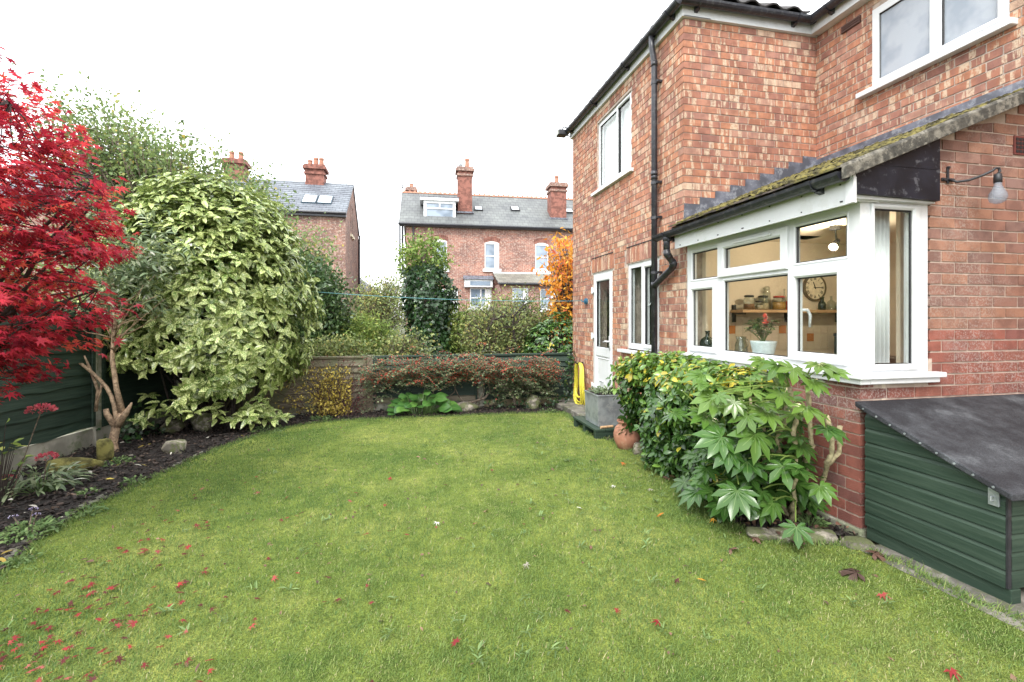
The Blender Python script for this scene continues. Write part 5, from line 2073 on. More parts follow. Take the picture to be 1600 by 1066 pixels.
# far fence: a weathered panel, then green ones
bf = thing('fence', 'low far fence, weathered panel on the left and green panels on the right', 'fence', (0.0, 8.05, gz(8.05)))
FZ = gz(8.05)
fy = 8.05
for x, m in ((-2.45, M['fence_grey']), (-0.605, M['fence_grey']), (1.196, M['concrete'])):
    g = G()
    g.box(x - 0.05, x + 0.05, fy - 0.06, fy + 0.04, FZ - 0.1, (0.80 if x < 0 else 0.30))
    g.build('post', m, bf, bevel=0.006)
for x0, x1, kind in ((-3.32, -2.505, 'w'), (-2.395, -0.66, 'w'), (-0.55, 1.141, 'm'), (1.251, 2.80, 'g')):
    if kind != 'w':
        g = G()
        g.box(x0, x1, fy - 0.02, fy + 0.02, FZ - 0.1, FZ + 0.13)
        g.build('gravel_board', M['concrete'] if kind == 'm' else simple('buff_concrete', (0.30, 0.24, 0.15), 0.9, 0.2, 6), bf)
        z0 = FZ + 0.135
    else:
        z0 = FZ + 0.03
    zt_ = 0.745
    mat = M['fence_grey'] if kind == 'w' else M['fence_green']
    n = 8
    st = (zt_ - z0) / n
    for i in range(n):
        g = G()
        z = z0 + i * st
        K = 6
        vs = []
        for q in range(K + 1):
            x = x0 + (x1 - x0) * q / K
            wv = random.uniform(-0.006, 0.006) if kind == 'w' else random.uniform(-0.002, 0.002)
            vs += [(x, fy - 0.058, z - 0.004 + wv), (x, fy - 0.008, z + st + 0.016), (x, fy + 0.004, z + st + 0.016), (x, fy - 0.043, z - 0.004 + wv)]
        fs = []
        for q in range(K):
            for s in range(4):
                fs.append((q * 4 + s, q * 4 + 4 + s, q * 4 + 4 + (s + 1) % 4, q * 4 + (s + 1) % 4))
        fs += [(0, 1, 2, 3), (K * 4, K * 4 + 3, K * 4 + 2, K * 4 + 1)]
        m_ = mat
        if kind == 'm' and i < 1:
            m_ = M['fence_grey']
        g.add(vs, fs, (random.random(), random.random(), 0, 0))
        g.build('board', m_, bf)
    for x in ([x0 + 0.02, x1 - 0.02] + ([x0 + (x1 - x0) * 0.56] if kind == 'g' else [])):
        g = G()
        g.box(x - 0.02, x + 0.02, fy - 0.080, fy - 0.060, z0, zt_ + 0.01)
        g.build('batten', mat, bf)
    g = G()
    g.box(x0, x1, fy - 0.05, fy + 0.02, zt_ + 0.012, zt_ + 0.045)
    g.build('capping', mat, bf, bevel=0.004)

# ------------------------------------------------------------------ planting in the garden
def stem_set(g, base, tips, r0, r1, bend=0.08, n=5, jit=0.02):
    for tp in tips:
        b = Vector(base) + Vector((random.uniform(-.05, .05), random.uniform(-.05, .05), 0))
        v = Vector(tp) - b
        g.tube(curve(b, tp, Vector((random.uniform(-bend, bend), random.uniform(-bend, bend), bend)), n, jit), list(np.linspace(r0, r1, n)), 6)


# ---- spotted laurel
AC = np.array([-2.70, 7.28, 1.60])
ARX = np.array([1.13, 0.94, 1.58])
au = thing('spotted_laurel', 'big rounded spotted laurel bush with pale speckled leaves at the back left corner', 'bush', (-2.62, 7.35, gz(7.35)))


def whorls(sc, T, D, k, size, up=0.45, flat=0.5, rfun=None, wid=1.0):
    for t_, d in zip(T, D):
        ax = d * 0.8 + np.array([0, 0, up])
        ax /= np.linalg.norm(ax)
        o1 = np.cross(ax, [0.3, 0.2, 0.9])
        o1 /= np.linalg.norm(o1)
        o2 = np.cross(ax, o1)
        m = rng.integers(k[0], k[1] + 1)
        a = rng.uniform(0, 6.28) + np.arange(m) * 2.399 + rng.normal(0, 0.25, m)
        e = rng.uniform(flat - 0.45, flat + 0.35, m)
        rad = np.cos(a)[:, None] * o1 + np.sin(a)[:, None] * o2
        A = rad * np.cos(e)[:, None] + ax * np.sin(e)[:, None] + np.array([0, 0, -0.22])
        Nn = ax + 0.25 * rng.normal(size=(m, 3))
        s = rng.uniform(size[0], size[1], m)
        P = t_ + ax * rng.uniform(-0.05, 0.02, m)[:, None]
        tone = rng.normal(0, 0.14)
        r = np.clip((rfun(t_, m) if rfun is not None else rng.random(m)) + tone, 0, 1)
        sc.put(P, A, Nn, s, r=r, wid=wid)


D = rsphere(3600)
D = D[D[:, 2] > -0.62]
p4 = (np.abs(D) ** 2.4).sum(1) ** (-1 / 2.4)
T = AC + D * ARX * (p4 * lumps(D, 26, 0.20, 15, 3) * (1 + np.clip(rng.normal(0, .045, len(D)), -.1, .12)))[:, None]
# open gap low on the left where the fence shows
low = (T[:, 2] < 0.78) & (T[:, 0] < -2.68) | (T[:, 2] < 0.05)
T, D = T[~low], D[~low]
sel = rng.permutation(len(T))[:1650]
sc = Sc()
whorls(sc, T[sel], D[sel], (6, 9), (0.095, 0.155), rfun=lambda p, m: np.clip(rng.normal(0.62, 0.2, m), 0, 1))
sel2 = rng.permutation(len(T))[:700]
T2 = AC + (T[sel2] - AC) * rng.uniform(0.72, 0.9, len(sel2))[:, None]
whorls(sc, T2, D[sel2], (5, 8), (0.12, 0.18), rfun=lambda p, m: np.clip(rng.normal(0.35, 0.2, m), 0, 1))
# low side shoots
for c_, m_ in (((-3.05, 6.75, 0.28), 7), ((-2.72, 6.62, 0.34), 8), ((-2.45, 6.6, 0.30), 6), ((-2.02, 6.75, 0.18), 9), ((-1.85, 6.88, 0.22), 7), ((-1.58, 7.0, 0.06), 3), ((-2.3, 6.62, 0.5), 9)):
    q = np.array(c_) + rng.normal(0, 0.08, (m_, 3))
    whorls(sc, q, np.tile([0.1, -0.5, 0.5], (m_, 1)), (5, 7), (0.11, 0.16), rfun=lambda p, m: np.clip(rng.normal(0.5, 0.25, m), 0, 1))
emit(au, blade_leaf(3, 0.45, 0.45, 0.3, 0.35), sc, M['leaf_aucuba'], 300, AC)
g = G()
stem_set(g, (-2.62, 7.35, gz(7.35) - 0.05), [tuple(AC + (t - AC) * 0.75) for t in T[rng.permutation(len(T))[:46]]], 0.028, 0.006, 0.15, 6, 0.03)
for x, y in ((-2.28, 7.02), (-2.9, 7.1), (-2.05, 7.1)):
    stem_set(g, (x, y, gz(y) - .05), [(x + random.uniform(-.4, .4), y + random.uniform(-.3, .3), random.uniform(.8, 1.5)) for _ in range(6)], 0.017, 0.006, 0.1, 5, 0.02)
g.build('stems', M['bark_dark'], au)

# ---- japanese maple
mp = thing('japanese_maple', 'red japanese maple with feathery crimson leaves at the left edge', 'tree', (-3.0, 3.72, gz(3.72)))
MC = np.array([-2.78, 3.55])
RZ_z = np.array([0.84, 0.95, 1.03, 1.15, 1.27, 1.43, 1.63, 1.8, 2.07, 2.4, 2.68, 2.88, 3.05])
RZ_r = np.array([0.30, 0.52, 0.68, 0.72, 0.86, 1.02, 0.96, 1.0, 1.12, 0.95, 0.74, 0.45, 0.22])
sc = Sc()
gl_ = G()
gt = G()
limbs = []
base = Vector((-3.0, 3.72, gz(3.72)))
fork = Vector((-2.98, 3.70, 0.55))
gt.tube([base - Vector((0, 0, .1)), base + Vector((0.0, 0, .25)), fork], [0.075, 0.062, 0.055], 10)
for i in range(20):
    z = random.uniform(1.15, 2.85)
    a = random.uniform(0, 6.28)
    r = float(np.interp(z, RZ_z, RZ_r)) * random.uniform(0.6, 0.92)
    tip = Vector((MC[0] + r * math.cos(a), MC[1] + r * math.sin(a), z))
    pts = curve(fork, tip, Vector((-(tip.x - fork.x) * .25, -(tip.y - fork.y) * .25, 0.18)), 9, 0.035)
    gt.tube(pts, list(np.linspace(0.026, 0.006, 9)), 6)
    limbs += [(p, i) for p in pts[3:]]
lp_ = np.array([tuple(p) for p, _ in limbs])
NS = 440
for i in range(NS):
    z = rng.choice([rng.uniform(0.9, 3.0), rng.uniform(1.2, 2.7)])
    a = rng.uniform(0, 6.28)
    rr = (float(np.interp(z, RZ_z, RZ_r)) - 0.13 * (z < 2.6) + 0.05 * math.sin(5 * a + 4 * z)) * (rng.uniform(0.25, 1.0) ** 0.55) * rng.uniform(0.88, 1.06)
    c_ = np.array([MC[0] + rr * math.cos(a), MC[1] + rr * math.sin(a), z])
    j = int(np.argmin(((lp_ - c_) ** 2).sum(1)))
    out_ = np.array([math.cos(a), math.sin(a), 0.25 + 0.5 * (z > 2.4) + rng.normal(0, 0.15)])
    out_ /= np.linalg.norm(out_)
    ln = rng.uniform(0.16, 0.30)
    s0 = c_ - out_ * ln * 0.8
    gl_.tube(curve(tuple(lp_[j]), tuple(s0), (0, 0, 0.04), 4, 0.01), [0.005, .0045, .004, .003], 4)
    gl_.tube([tuple(s0), tuple(c_ - out_ * .3 * ln + [0, 0, .01]), tuple(c_)], [0.003, .0025, .0015], 4)
    m = rng.integers(21, 32)
    u = rng.random(m)
    side = np.cross(out_, [0, 0, 1.0])
    side /= np.linalg.norm(side)
    sg = rng.choice([-1, 1], m)
    P = s0 + out_ * (u * ln * 1.05)[:, None] + side * (sg * rng.uniform(0.01, 0.13, m))[:, None] + rng.normal(0, 0.028, (m, 3))
    A = out_ * rng.uniform(0.5, 1, m)[:, None] + side * (sg * rng.uniform(0.1, 0.9, m))[:, None] + np.array([0, 0, -0.45]) * rng.uniform(0.3, 1.3, m)[:, None]
    Nn = np.array([0, 0, 1.0]) + 0.55 * rng.normal(size=(m, 3)) + out_ * 0.35
    tone = rng.normal(0.0, 0.17)
    sc.put(P, A, Nn, rng.uniform(0.042, 0.078, m), r=np.clip(rng.normal(0.55, 0.2, m) + tone, 0, 1), g=np.clip(rng.normal(0.5, .25, m), 0, 1))
emit(mp, star_leaf(7, 130, 0.4, 0.26), sc, M['leaf_maple'], 300, (MC[0], MC[1], 1.9), smooth=False)
gt.build('trunk', M['bark_dark'], mp, smooth=True)
gl_.build('twigs', M['bark_dark'], mp, kind='stuff')

# ---- pruned shrub with pale stems in front of the laurel
ps_ = thing('pruned_shrub', 'pruned tan stemmed shrub with grey green leaves growing in front of the green fence', 'shrub', (-3.17, 6.08, gz(6.08)))
g = G()
b0 = Vector((-3.17, 6.08, gz(6.08) - 0.06))
k0 = Vector((-3.15, 6.10, 0.20))
g.tube([b0, b0 + Vector((0.015, 0, .08)), b0 + Vector((-0.005, 0, .16)), k0, Vector((-3.10, 6.12, 0.36))], [0.052, 0.041, 0.045, 0.042, 0.03], 9)
g.tube([k0, Vector((-3.05, 6.10, .36)), Vector((-3.0, 6.1, .46))], [0.045, 0.03, 0.008], 8)
g.tube([k0, Vector((-3.24, 6.1, .34)), Vector((-3.25, 6.1, .40))], [0.04, 0.03, 0.026], 8)
g.tube(curve(k0, (-3.34, 6.18, .70), (0.08, 0, .08), 6) + curve((-3.34, 6.18, .70), (-3.72, 6.22, 1.02), (0, 0, .05), 5)[1:], list(np.linspace(0.026, .014, 10)), 8)
g.tube(curve((-3.33, 6.18, .66), (-3.40, 6.2, 0.42), (0.0, 0, -.03), 3) , [0.012, .012, .012], 6)
g.tube([(-3.40, 6.2, .36), (-3.38, 6.2, .6), (-3.46, 6.2, .85), (-3.52, 6.22, .98)], [0.018, .017, .014, .008], 7)
g.tube([Vector((-3.10, 6.12, .34)), Vector((-3.17, 6.14, .62)), Vector((-3.22, 6.16, .95)), Vector((-3.20, 6.16, 1.3)), Vector((-3.22, 6.17, 1.9))], [0.034, .027, .024, .02, .012], 8)
tips = []
for i in range(30):
    z0 = random.uniform(0.95, 1.6)
    s = Vector((-3.215, 6.16, z0))
    tp = Vector((-3.2 + random.uniform(-0.35, 0.55), 6.1 + random.uniform(-.3, .25), z0 + random.uniform(0.1, 0.6)))
    g.tube(curve(s, tp, (random.uniform(-.05, .05), 0, random.uniform(-.12, .1)), 5, .015), [0.009, .007, .005, .004, .002], 5)
    tips.append(tp)
g.build('stems', M['bark_tan'], ps_, smooth=True)
sc = Sc()
for i in range(190):
    c_ = np.array([-3.05 + rng.normal(0, .27), 6.12 + rng.normal(0, .2), 1.95 + rng.normal(0, .33)])
    if c_[2] < 1.45:
        continue
    m = rng.integers(5, 11)
    a = rng.uniform(0, 6.28, m)
    sc.put(c_ + rng.normal(0, .05, (m, 3)), np.stack([np.cos(a), np.sin(a), rng.uniform(-.6, .5, m)], 1), np.array([0, 0, 1]) + .4 * rng.normal(size=(m, 3)), rng.uniform(.07, .13, m))
scatter('foliage', blade_leaf(2, 0.28, 0.45, .2, .4), sc.cat(), M['leaf_grey'], ps_)

# ---- clipped glossy hedge against the house
hd = thing('hedge', 'clipped glossy evergreen hedge with a few yellow leaves under the kitchen window', 'hedge', (2.5, 4.2, gz(4.2)))
HB = (2.21, 2.80, 3.15, 4.80)


def hedge_top(y):
    return 0.97 + 0.03 * math.sin(y * 3) - 0.10 * max(0, y - 4.5) / 0.3


sc = Sc()
n = 0
T, D = [], []
while n < 1250:
    f = rng.random()
    y = rng.uniform(HB[2], HB[3])
    zt_ = hedge_top(y)
    if f < 0.56:
        z = rng.uniform(0.06, zt_)
        x = HB[0] + 0.03 * math.sin(y * 7 + z * 5) + 0.18 * max(0, 0.35 - z) + 0.10 * max(0, z - 0.72) + 0.46 * max(0, y - 4.15) / 0.65 * min(1, max(0, 0.62 - z) / 0.45) + 0.03 * math.sin(4.3 * y + 2.2 * z) + rng.normal(0, .03)
        d = (-1, 0, 0.25)
    elif f < 0.84:
        x = rng.uniform(HB[0] + 0.04, HB[1])
        z = zt_ + 0.03 * math.sin(x * 13 + y * 9) + rng.normal(0, .02)
        d = (-.2, 0, 1)
    elif f < 0.94:
        z = rng.uniform(0.1, zt_)
        x = rng.uniform(HB[0] + .05, HB[1])
        y = HB[3] + rng.normal(0, .03)
        d = (-.2, 1, .2)
    else:
        z = rng.uniform(0.1, zt_)
        x = rng.uniform(HB[0] + .05, HB[1])
        y = HB[2] + rng.normal(0, .03)
        d = (-.2, -1, .2)
    T.append((x, y, z))
    D.append(d)
    n += 1
T, D = np.array(T), np.array(D, float)
D += rng.normal(0, .35, D.shape)


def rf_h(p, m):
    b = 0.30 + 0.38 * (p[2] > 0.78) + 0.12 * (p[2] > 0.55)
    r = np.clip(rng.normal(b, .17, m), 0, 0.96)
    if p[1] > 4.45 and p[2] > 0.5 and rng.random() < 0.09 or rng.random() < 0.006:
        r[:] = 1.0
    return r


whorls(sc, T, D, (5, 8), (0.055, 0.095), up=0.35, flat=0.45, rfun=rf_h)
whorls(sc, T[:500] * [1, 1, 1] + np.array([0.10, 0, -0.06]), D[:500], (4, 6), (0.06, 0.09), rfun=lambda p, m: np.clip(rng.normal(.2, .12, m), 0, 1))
emit(hd, blade_leaf(3, 0.46, 0.6, 0.25, 0.3), sc, M['leaf_laurel'], 300, (2.5, 4.2, 0.5))
g = G()
for i in range(14):
    y = HB[2] + 0.15 + i * 0.11
    stem_set(g, (2.52, y, gz(y) - .05), [(2.52 + random.uniform(-.22, .2), y + random.uniform(-.15, .15), random.uniform(.5, .85)) for _ in range(5)], 0.014, 0.004, .05)
g.build('stems', M['bark_dark'], hd)

# ---- fatsia
ft = thing('fatsia', 'fatsia shrub with big glossy hand shaped leaves and knobbly pale stems at the wall corner', 'shrub', (2.52, 2.95, gz(2.95)))
FL = [(1.968, 2.593, 0.307, 0.34), (2.111, 2.613, 0.648, 0.36), (1.947, 2.751, 0.623, 0.34), (2.295, 2.573, 0.448, 0.3), (2.353, 2.51, 0.464, 0.26), (2.411, 2.497, 0.838, 0.3), (2.491, 2.429, 0.723, 0.26), (2.393, 2.603, 1.062, 0.3), (2.53, 2.523, 1.1, 0.28), (2.331, 2.668, 1.078, 0.26), (1.968, 2.849, 0.854, 0.3), (2.157, 2.705, 0.925, 0.26), (2.048, 2.729, 0.842, 0.22), (2.234, 2.638, 0.778, 0.26), (2.487, 2.481, 0.346, 0.22), (2.255, 2.429, 0.135, 0.24), (2.254, 2.634, 0.208, 0.24), (2.06, 2.624, 0.488, 0.28), (1.957, 2.902, 0.737, 0.28), (2.365, 2.763, 1.003, 0.24), (2.338, 2.82, 1.105, 0.22), (2.491, 2.531, 0.988, 0.22), (1.976, 2.694, 0.534, 0.28), (2.351, 2.664, 0.892, 0.24), (2.493, 2.633, 0.561, 0.24), (2.23, 2.69, 0.148, 0.2), (2.564, 2.464, 1.066, 0.2), (2.095, 2.668, 0.757, 0.26)]
sc = Sc()
P, A, Nn, Sz, rr = [], [], [], [], []
for (x, y, z, s) in FL:
    P.append((x, y, z))
    az = math.atan2(y - 2.95, x - 2.6) + random.uniform(-.35, .35)
    A.append((math.cos(az), math.sin(az), -0.45 + random.uniform(-.45, .4)))
    Nn.append((-0.35 + random.uniform(-.45, .45), -0.62 + random.uniform(-.4, .4), 0.85))
    Sz.append(s * 0.72)
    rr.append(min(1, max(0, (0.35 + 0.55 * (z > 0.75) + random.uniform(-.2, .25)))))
for i in range(165):
    x = 2.42 + random.uniform(-.45, .28)
    y = 3.0 + random.uniform(-.35, .4)
    z = random.uniform(0.10, 0.98) if i % 3 else random.uniform(.08, .45)
    az = random.uniform(0, 6.28) if i % 3 else math.atan2(y - 2.95, x - 2.6)
    P.append((x, y, z))
    A.append((math.cos(az), math.sin(az), random.uniform(-.6, .1)))
    Nn.append((-0.3 + random.uniform(-.3, .3), -.4 + random.uniform(-.3, .3), 1))
    Sz.append(random.uniform(.11, .22))
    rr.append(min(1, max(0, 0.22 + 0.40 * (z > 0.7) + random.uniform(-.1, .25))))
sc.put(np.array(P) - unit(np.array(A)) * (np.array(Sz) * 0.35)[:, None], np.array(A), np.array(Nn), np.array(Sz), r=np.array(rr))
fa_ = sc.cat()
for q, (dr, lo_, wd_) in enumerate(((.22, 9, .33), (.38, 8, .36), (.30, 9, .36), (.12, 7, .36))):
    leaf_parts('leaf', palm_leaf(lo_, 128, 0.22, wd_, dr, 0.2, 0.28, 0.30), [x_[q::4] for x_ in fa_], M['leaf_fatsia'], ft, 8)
Pb = np.array(P) - unit(np.array(A)) * (np.array(Sz) * 0.35)[:, None]
g = G()
gs = G()
hubs = []
for i, (bx, by) in enumerate(((2.55, 3.02), (2.60, 2.86), (2.44, 2.98), (2.66, 2.94), (2.50, 3.14), (2.62, 3.05))):
    for q in range(2):
        tp = Vector((bx + random.uniform(-.22, .12), by + random.uniform(-.22, .12), random.uniform(.45, .95)))
        pts = curve((bx, by, -0.05), tp, (random.uniform(-.16, .16), random.uniform(-.16, .1), 0), 9, .022)
        g.tube(pts, [0.017 - 0.001 * k_ + (0.003 if k_ % 2 else 0) for k_ in range(9)], 8)
        hubs += pts[4:]
# the two bent bare stems by the brick corner
for pts in ([(2.66, 2.86, -.03), (2.67, 2.80, .25), (2.60, 2.72, .48), (2.53, 2.68, .50), (2.47, 2.67, .56), (2.45, 2.67, .66), (2.49, 2.68, .74), (2.47, 2.7, .82), (2.45, 2.7, .95)],
            [(2.70, 2.84, -.03), (2.72, 2.75, .2), (2.70, 2.66, .40), (2.66, 2.62, .46), (2.68, 2.60, .52), (2.66, 2.58, .62), (2.60, 2.56, .78)],
            [(2.70, 2.66, .42), (2.76, 2.62, .52), (2.74, 2.60, .62), (2.72, 2.58, .70)],
            [(2.60, 2.72, .48), (2.62, 2.70, .56), (2.60, 2.69, .70), (2.58, 2.68, .86), (2.54, 2.66, 1.0)]):
    pts = [Vector(p) for p in pts]
    fine = []
    for a, b in zip(pts[:-1], pts[1:]):
        fine += [a.lerp(b, k_ / 3) for k_ in range(3)]
    fine.append(pts[-1])
    g.tube(fine, [0.0140 + (0.0028 if k_ % 2 else -0.001) for k_ in range(len(fine))], 8)
    hubs += pts[3:]
hb = np.array([tuple(h) for h in hubs])
for p in Pb:
    j = int(np.argmin(((hb - p) ** 2).sum(1) + 0.3 * np.maximum(0, hb[:, 2] - p[2])))
    gs.tube(curve(tuple(hb[j]), tuple(p), (0, 0, .05), 5), [0.0065, .005, .0045, .004, .004], 5)
g.build('stem', M['bark_fatsia'], ft, smooth=True)
gs.build('leaf_stalks', M['leaf_lime'], ft, kind='stuff')

# ---- bergenia
bg_ = thing('bergenia', 'clump of broad round green bergenia leaves at the foot of the far fence', 'plant', (0.15, 7.55, gz(7.5)))
n = 62
a = rng.uniform(0, 6.28, n)
rad = np.sqrt(rng.random(n))
P = np.stack([0.17 + rad * np.cos(a) * 0.52, 7.58 + rad * np.sin(a) * 0.2, gz(7.5) + 0.05 + 0.24 * (1 - rad ** 2) * rng.uniform(.5, 1.3, n)], 1)
P[:10, 0] = rng.uniform(.1, .45, 10)
P[:10, 2] += 0.12
A = np.stack([np.cos(a), np.sin(a) * .6 - .35, rng.uniform(-.1, .6, n)], 1)
Nn = np.stack([np.cos(a) * -.3, np.full(n, -.55), np.ones(n)], 1) + .2 * rng.normal(size=(n, 3))
rb = Tm(*(lambda t: (t.v, [tuple(x) for x in t.f], t.b))(blade_leaf(4, 0.80, 0.55, 0.12, 0.3)))
sc = Sc()
sc.put(P, A, Nn, rng.uniform(.13, .22, n), r=rng.random(n))
leaf_parts('leaf', rb, sc.cat(), M['leaf_bergenia'], bg_, 8)
g = G()
for p in P:
    g.tube(curve((0.17 + (p[0] - .17) * .5, 7.58, gz(7.5) - .02), tuple(p), (0, 0, .03), 4), 0.006, 5)
g.build('leaf_stalks', M['leaf_bergenia'], bg_, kind='stuff')

# ---- cotoneaster trained along the far fence
ct = thing('cotoneaster', 'sprawling cotoneaster with red berries spread along the far fence', 'shrub', (1.72, 7.78, gz(7.78)))
g = G()
trunk = [(1.74, 7.80, -.15), (1.72, 7.78, .05), (1.66, 7.8, .2), (1.55, 7.82, .33)]
g.tube(trunk, [0.028, .024, .02, .016], 8)
g.tube([(0.62, 7.85, .0), (0.8, 7.83, -.0), (1.0, 7.82, .02), (1.22, 7.8, .08), (1.33, 7.8, .2), (1.28, 7.8, .33), (1.05, 7.82, .40), (.6, 7.84, .44), (.1, 7.86, .45), (-.4, 7.88, .42)], [0.02, .02, .02, .02, .02, .019, .018, .015, .012, .007], 8)
g.tube([(1.55, 7.82, .33), (1.9, 7.8, .42), (2.3, 7.78, .5)], [0.014, .01, .006], 7)
for i in range(6):
    x = random.uniform(0.0, 1.1)
    g.tube(curve((x, 7.86, -.1), (x + random.uniform(-.3, .5), 7.82, .4), (0.1, 0, .0), 6, .03), list(np.linspace(.012, .006, 6)), 6)
sl_, sb_ = Sc(), Sc()
for i in range(950):
    u = rng.random()
    if u < 0.82:
        x = rng.uniform(-0.55, 2.3)
        zc, hh = 0.52 + 0.05 * math.sin(3 * x), 0.24
        z = zc - .03 + rng.normal(0, 0.15)
        if x > 0.75 and x < 1.35 and z < 0.40:
            z = rng.uniform(.42, .75)
        if -.3 < x < .75 and z < 0.30:
            z = rng.uniform(.35, .75)
    else:
        x = rng.normal(1.80, 0.2)
        z = rng.uniform(0.05, 0.55)
    y = 7.84 + rng.normal(0, .12) - 0.12 * (z > 0.5)
    dx = rng.choice([-1, 1]) * rng.uniform(0.3, 1)
    if x > 1.9:
        dx = abs(dx)
    d = unit(np.array([[dx, -0.55 * rng.random(), rng.uniform(-.15, .45)]]))[0]
    L = rng.uniform(.14, .34)
    droop = rng.uniform(0.1, 0.5)
    m = int(L * 105)
    t = np.linspace(0.05, 1, m)
    pts = np.array([x, y, z]) + d * (t * L)[:, None] - np.array([0, 0, 1]) * (droop * L * t ** 2)[:, None]
    g.tube([tuple(pts[0]), tuple(pts[m // 2]), tuple(pts[-1])], [0.004, .003, .0015], 4)
    sgn = np.where(np.arange(m) % 2, 1, -1)
    side = unit(np.cross(d, [0, 0, 1.0])[None])[0]
    A = d * .5 + side * sgn[:, None] + .3 * rng.normal(size=(m, 3))
    sl_.put(pts + rng.normal(0, .012, (m, 3)), A, np.array([0, -.4, 1]) + .5 * rng.normal(size=(m, 3)), rng.uniform(.018, .042, m), r=np.clip(rng.normal(.45, .22, m) + rng.normal(0, .1), 0, 1), wid=.8)
    if z > 0.40 and rng.random() < 0.8:
        k = rng.integers(6, 20)
        q = pts[rng.integers(0, m, k)] + rng.normal(0, .014, (k, 3))
        sb_.put(q, rsphere(k), (0, 0, 1), rng.uniform(.006, .0095, k))
    if x > 1.3 and z > .55 and rng.random() < .14:
        sl_.put(pts, A, np.array([0, -.4, 1]) + .5 * rng.normal(size=(m, 3)), rng.uniform(.016, .03, m), r=0.99)
scatter('foliage', quad_leaf(), sl_.cat(), M['leaf_coton'], ct)
scatter('berries', oct_, sb_.cat(), M['berry'], ct, smooth=True)
g.build('branches', M['bark'], ct)

# ---- yellow leaved barberry left of the bergenia
by_ = thing('barberry', 'thin shrub of small yellow leaves and purple twigs before the weathered fence panel', 'shrub', (-1.1, 7.75, gz(7.75)))
g = G()
sc, sp2 = Sc(), Sc()
for i in range(120):
    b = (-1.1 + rng.normal(0, .16), 7.75 + rng.normal(0, .06), gz(7.75) - .03)
    tp = (rng.normal(-1.12, .40), 7.75 + rng.normal(0, .14), rng.uniform(0.05, 1.0) - .25 * rng.random())
    pts = curve(b, tp, (0, 0, .22), 7, .012)
    g.tube(pts, list(np.linspace(.005, .0015, 7)), 4)
    m = 26
    pa = np.array([tuple(p) for p in pts])
    q = pa[rng.integers(1, 7, m)] + rng.normal(0, .05, (m, 3))
    yel = (q[:, 2] < 0.66) & (q[:, 0] < -0.85)
    if yel.any():
        sc.put(q[yel], rsphere(yel.sum()), rsphere(yel.sum()), rng.uniform(.02, .04, yel.sum()))
    o = ~yel & (rng.random(m) < .75)
    if o.any():
        sp2.put(q[o], rsphere(o.sum()), rsphere(o.sum()), rng.uniform(.012, .024, o.sum()))
scatter('foliage', quad_leaf(), sc.cat(), M['leaf_yellow'], by_)
scatter('purple_foliage', quad_leaf(), sp2.cat(), M['leaf_purple'], by_)
g.build('twigs', simple('purple_twig', (0.07, 0.035, 0.035), .8), by_, kind='stuff')


# ---- ivy on the corner of the far fence and the foot of the left one
def ivy(label, pts, n, size=(.03, .055), spread=.08, mat='leaf_ivy', name='ivy', cat='ivy', dirv_=(0, -1, .4)):
    t = thing(name, label, cat, pts[0])
    g = G()
    vs = [Vector(p) for p in pts]
    g.tube(vs, 0.006, 5)
    g.build('stem', M['bark_dark'], t)
    seg = rng.integers(0, len(pts) - 1, n)
    u = rng.random(n)[:, None]
    pa = np.array(pts, float)
    P = pa[seg] * (1 - u) + pa[seg + 1] * u + rng.normal(0, spread, (n, 3))
    P[:, 2] = np.maximum(P[:, 2], -0.02 * (P[:, 1] - 2.6) + .01)
    sc = Sc()
    sc.put(P, np.array(dirv_) * .3 + rng.normal(size=(n, 3)) * [1, .5, .6] + [0, 0, -.4], np.array(dirv_) + .4 * rng.normal(size=(n, 3)), rng.uniform(*size, n))
    scatter('foliage', palm_leaf(5, 100, .5, .6, .2, .3), sc.cat(), M[mat], t)
    return t


ivy('dark ivy climbing where the far fence meets the house corner', [(2.72, 7.98, -.05), (2.74, 7.96, .3), (2.76, 7.95, .62), (2.78, 7.95, .78)], 170, (.035, .06), .055)
ivy('low ivy creeping at the foot of the green panel of the far fence', [(1.3, 7.85, -.05), (1.7, 7.75, -.04), (2.2, 7.72, -.05), (2.6, 7.75, .0)], 150, (.04, .07), .07)
ivy('dark ivy patch on the soil against the left fence behind the tan stems', [(-3.35, 6.9, -.04), (-3.3, 6.6, .0), (-3.2, 6.7, .06), (-3.4, 7.2, .0)], 130, (.05, .08), .10)


